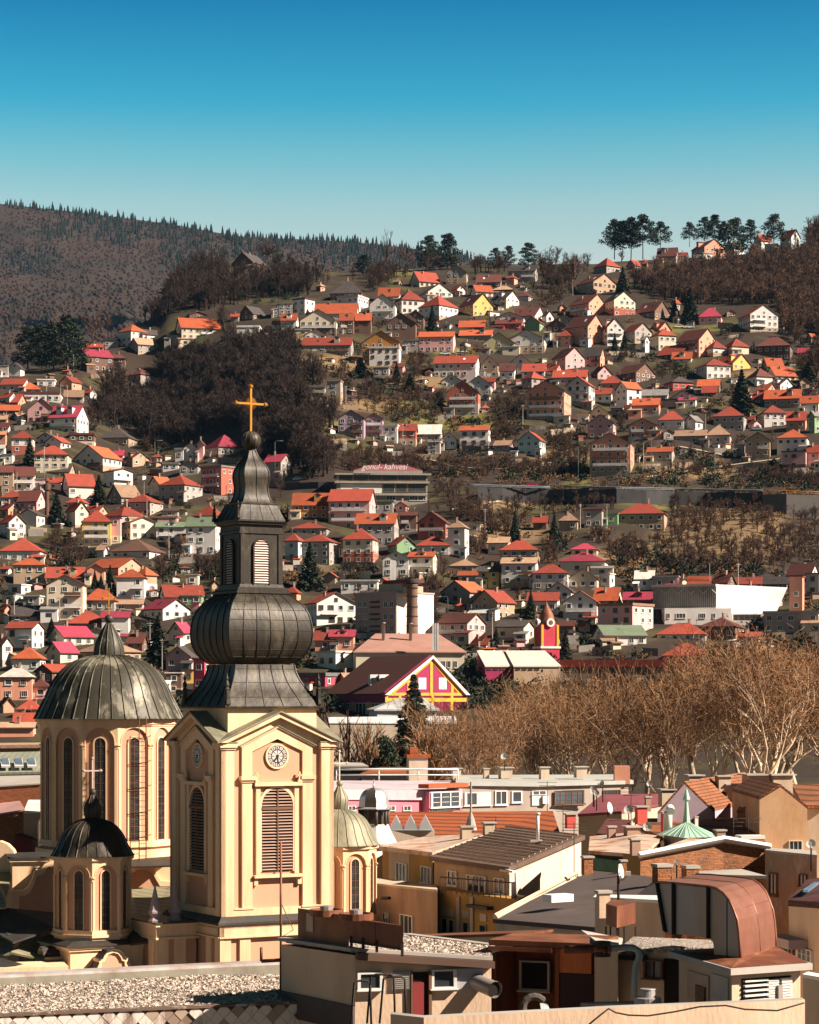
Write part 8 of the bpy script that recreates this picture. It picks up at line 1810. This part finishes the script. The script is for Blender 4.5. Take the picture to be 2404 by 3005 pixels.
for (u0, z0), (u1, z1) in zip(bt, bt[1:]): b.face([f.p(u0, z0), f.p(u1, z1), off(f.p(u1, z1)), off(f.p(u0, z0))], 1)
b.build('curved_top', [COPB, DARK], du)
b = MB(); pts = [Vector(f.p(u, z)) for u, z in side]; b.tube(pts, .035, 5); b.tube([Vector(off(p, 1)) for p in pts], .035, 5); b.tube([Vector(off(p, .55)) for p in pts], .015, 4); b.tube([pts[6], Vector(off(pts[6]))], .012, 4); b.build('seam', COPB, du)
b = MB()
for x, y0, y1, w in ((605, 372, 765, 10), (873, 400, 800, 9)): f.poly(b, [(ku(x-w, y0), zD(x, y0)), (ku(x+w, y0), zD(x, y0)), (ku(x+w, y1), zD(x, y1)), (ku(x-w, y1), zD(x, y1))], -.05, .05)
f.poly(b, [(ku(470, 370), zD(470, 370)), (ku(485, 372), zD(485, 372)), (ku(550, 755), zD(550, 755)), (ku(530, 740), zD(530, 740))], -.05, .06); b.build('dark_flange', DARK, du)
for x in (1010,): b = MB(); f.poly(b, [(ku(x, 480), zD(x, 500)), (ku(x+5, 480), zD(x, 500)), (ku(x+5, 955), zD(x, 955)), (ku(x, 955), zD(x, 955))], 0, .01); b.build('sheet_joint', IRON, du)
# base skirt of duct + louvred housing
lh = thing('louvre_housing', T3('M', 1100, 1300, 52), 'beige vent housing with white louvres under the curved duct', 'vent housing')
zc = zD(1115, 1040); C0 = T3('M', 1050, 1075, 52.4); Cz = C0[2]; R0 = T3('M', 1580, 1045, 53.4); L0 = T3('M', 640, 1020, 55.6); bk = (R0[0]+(L0[0]-C0[0]), R0[1]+(L0[1]-C0[1])); b = MB(); b.prism([C0[:2], R0[:2], bk, L0[:2]], 12, Cz); b.build('wall', BEIGE, lh)
b = MB(); q = grow([(C0[0], C0[1], Cz), (R0[0], R0[1], Cz), (*bk, Cz), (L0[0], L0[1], Cz)], .32); b.prism([p[:2] for p in q], Cz, Cz+.14, 1); E = [f.p(side[-1][0], 0)[:2], off(f.p(side[-1][0], 0))[:2]]; ci = [f.p(inner[0][0], 0)[:2], off(f.p(inner[0][0], 0))[:2]]
top = [(*E[0], zD(1115, 950)), (*E[1], zD(1115, 950)), (*ci[1], zD(1115, 950)), (*ci[0], zD(1115, 950))]; low = [(p[0], p[1], Cz+.145) for p in grow(q, -.12)]
near = sorted(range(4), key=lambda i: 0)
b.face([low[0], low[1], top[1], top[0]]); b.face([low[1], low[2], top[2], top[1]]); b.face([low[2], low[3], top[3], top[2]]); b.face([low[3], low[0], top[0], top[3]]); b.build('skirt_roof', [RUSTM, CAPM], lh)
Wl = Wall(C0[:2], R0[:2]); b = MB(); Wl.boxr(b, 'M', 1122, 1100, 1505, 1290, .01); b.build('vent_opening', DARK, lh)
b = MB()
for i in range(5): Wl.boxr(b, 'M', 1132, 1118+i*38, 1312, 1132+i*38, .10)
for i in range(8): Wl.boxr(b, 'M', 1318, 1115+i*20, 1398, 1130+i*20, .08); Wl.boxr(b, 'M', 1420, 1105+i*21, 1500, 1121+i*21, .08)
b.build('louvre_slats', FRAME, lh); b = MB(); Wl.boxr(b, 'M', 1380, 1160, 1412, 1340, .14); b.build('bracket', ZINC, lh)
Wk = Wall(L0[:2], C0[:2]); b = MB(); Wk.boxr(b, 'M', 715, 1070, 880, 1290, .04); Wk.boxr(b, 'M', 900, 1090, 1030, 1285, .04); b.build('zinc_door', ZINC, lh); b = MB(); Wk.boxr(b, 'M', 790, 1170, 860, 1300, .08); b.build('brown_hatch', FRAMEB, lh)
# ------------------------------------------------------------- haze, sky, sun, camera
hb = MB(); hb.prism([(-4200, -240), (4200, -240), (4200, 6900), (-4200, 6900)], 3.2, 1500)
hm_ = bpy.data.materials.new('haze_air'); hm_.use_nodes = True; nt = hm_.node_tree
nt.nodes.remove(nt.nodes['Principled BSDF']); pv = nt.nodes.new('ShaderNodeVolumePrincipled')
pv.inputs['Color'].default_value = (.25, .55, .9, 1); pv.inputs['Density'].default_value = 1.6e-5; pv.inputs['Anisotropy'].default_value = .1
nt.links.new(pv.outputs[0], nt.nodes['Material Output'].inputs['Volume'])
hz = hb.build('haze', hm_); hz['kind'] = 'stuff'
SC.world = bpy.data.worlds.new('World'); SC.world.use_nodes = True; wt = SC.world.node_tree
bg = wt.nodes['Background']; sky = wt.nodes.new('ShaderNodeTexSky'); sky.sky_type = 'NISHITA'; sky.sun_disc = False
EL, AZ = R(36), R(106)
sky.sun_elevation = EL; sky.sun_rotation = AZ; sky.altitude = 500; sky.air_density = 1.; sky.dust_density = .6; sky.ozone_density = 2.5
hs_ = wt.nodes.new('ShaderNodeHueSaturation'); hs_.inputs['Saturation'].default_value = 1.5; hs_.inputs['Hue'].default_value = .475
gm = wt.nodes.new('ShaderNodeGamma'); gm.inputs[1].default_value = 1.35
tc = wt.nodes.new('ShaderNodeTexCoord'); sp_ = wt.nodes.new('ShaderNodeSeparateXYZ'); cr = wt.nodes.new('ShaderNodeValToRGB'); mx_ = wt.nodes.new('ShaderNodeMix'); mx_.data_type = 'RGBA'; mx_.blend_type = 'MULTIPLY'; mx_.inputs[0].default_value = 1
wt.links.new(tc.outputs['Generated'], sp_.inputs[0]); wt.links.new(sp_.outputs[2], cr.inputs[0])
el = cr.color_ramp.elements; ST = [(.158, .16, .13, .09), (.175, 6.6, 1.72, 1.05), (.20, 5.9, 1.70, 1.08), (.22, 3.5, 1.55, 1.1), (.239, 1.1, 1.30, 1.12), (.278, .02, .76, .90), (.33, .075, .06, .045), (.7, .06, .05, .04)]
el[0].position = ST[0][0]; el[0].color = (*ST[0][1:], 1); el[1].position = ST[-1][0]; el[1].color = (*ST[-1][1:], 1)
for q_ in ST[1:-1]: e_ = el.new(q_[0]); e_.color = (*q_[1:], 1)
wt.links.new(sky.outputs[0], hs_.inputs['Color']); wt.links.new(hs_.outputs[0], mx_.inputs[6]); wt.links.new(cr.outputs[0], mx_.inputs[7]); wt.links.new(mx_.outputs[2], bg.inputs['Color'])
bg.inputs['Strength'].default_value = .05
sl = bpy.data.lights.new('sun', 'SUN'); sl.energy = 5.; sl.angle = R(.5); sl.color = (1, .845, .70)
so = bpy.data.objects.new('sun', sl); COL.objects.link(so)
sd = Vector((math.sin(AZ)*math.cos(EL), math.cos(AZ)*math.cos(EL), math.sin(EL))); so.rotation_euler = sd.to_track_quat('Z', 'Y').to_euler()
cam = bpy.data.cameras.new('camera'); co = bpy.data.objects.new('camera', cam); COL.objects.link(co); SC.camera = co
co.location = (0, 0, ZC); co.rotation_euler = (R(90), 0, 0)
cam.sensor_fit = 'VERTICAL'; cam.sensor_height = 24; cam.lens = 24*F/3005; cam.shift_y = (H0-1502.5)/3005; cam.clip_end = 12000; cam.clip_start = .5
SC.view_settings.view_transform = 'Standard'; SC.view_settings.look = 'None'; SC.view_settings.exposure = 1.26
SC.cycles.max_bounces = 4; SC.cycles.diffuse_bounces = 2; SC.cycles.glossy_bounces = 2; SC.cycles.volume_bounces = 0; SC.cycles.use_denoising = True
SC.cycles.caustics_reflective = False; SC.cycles.caustics_refractive = False
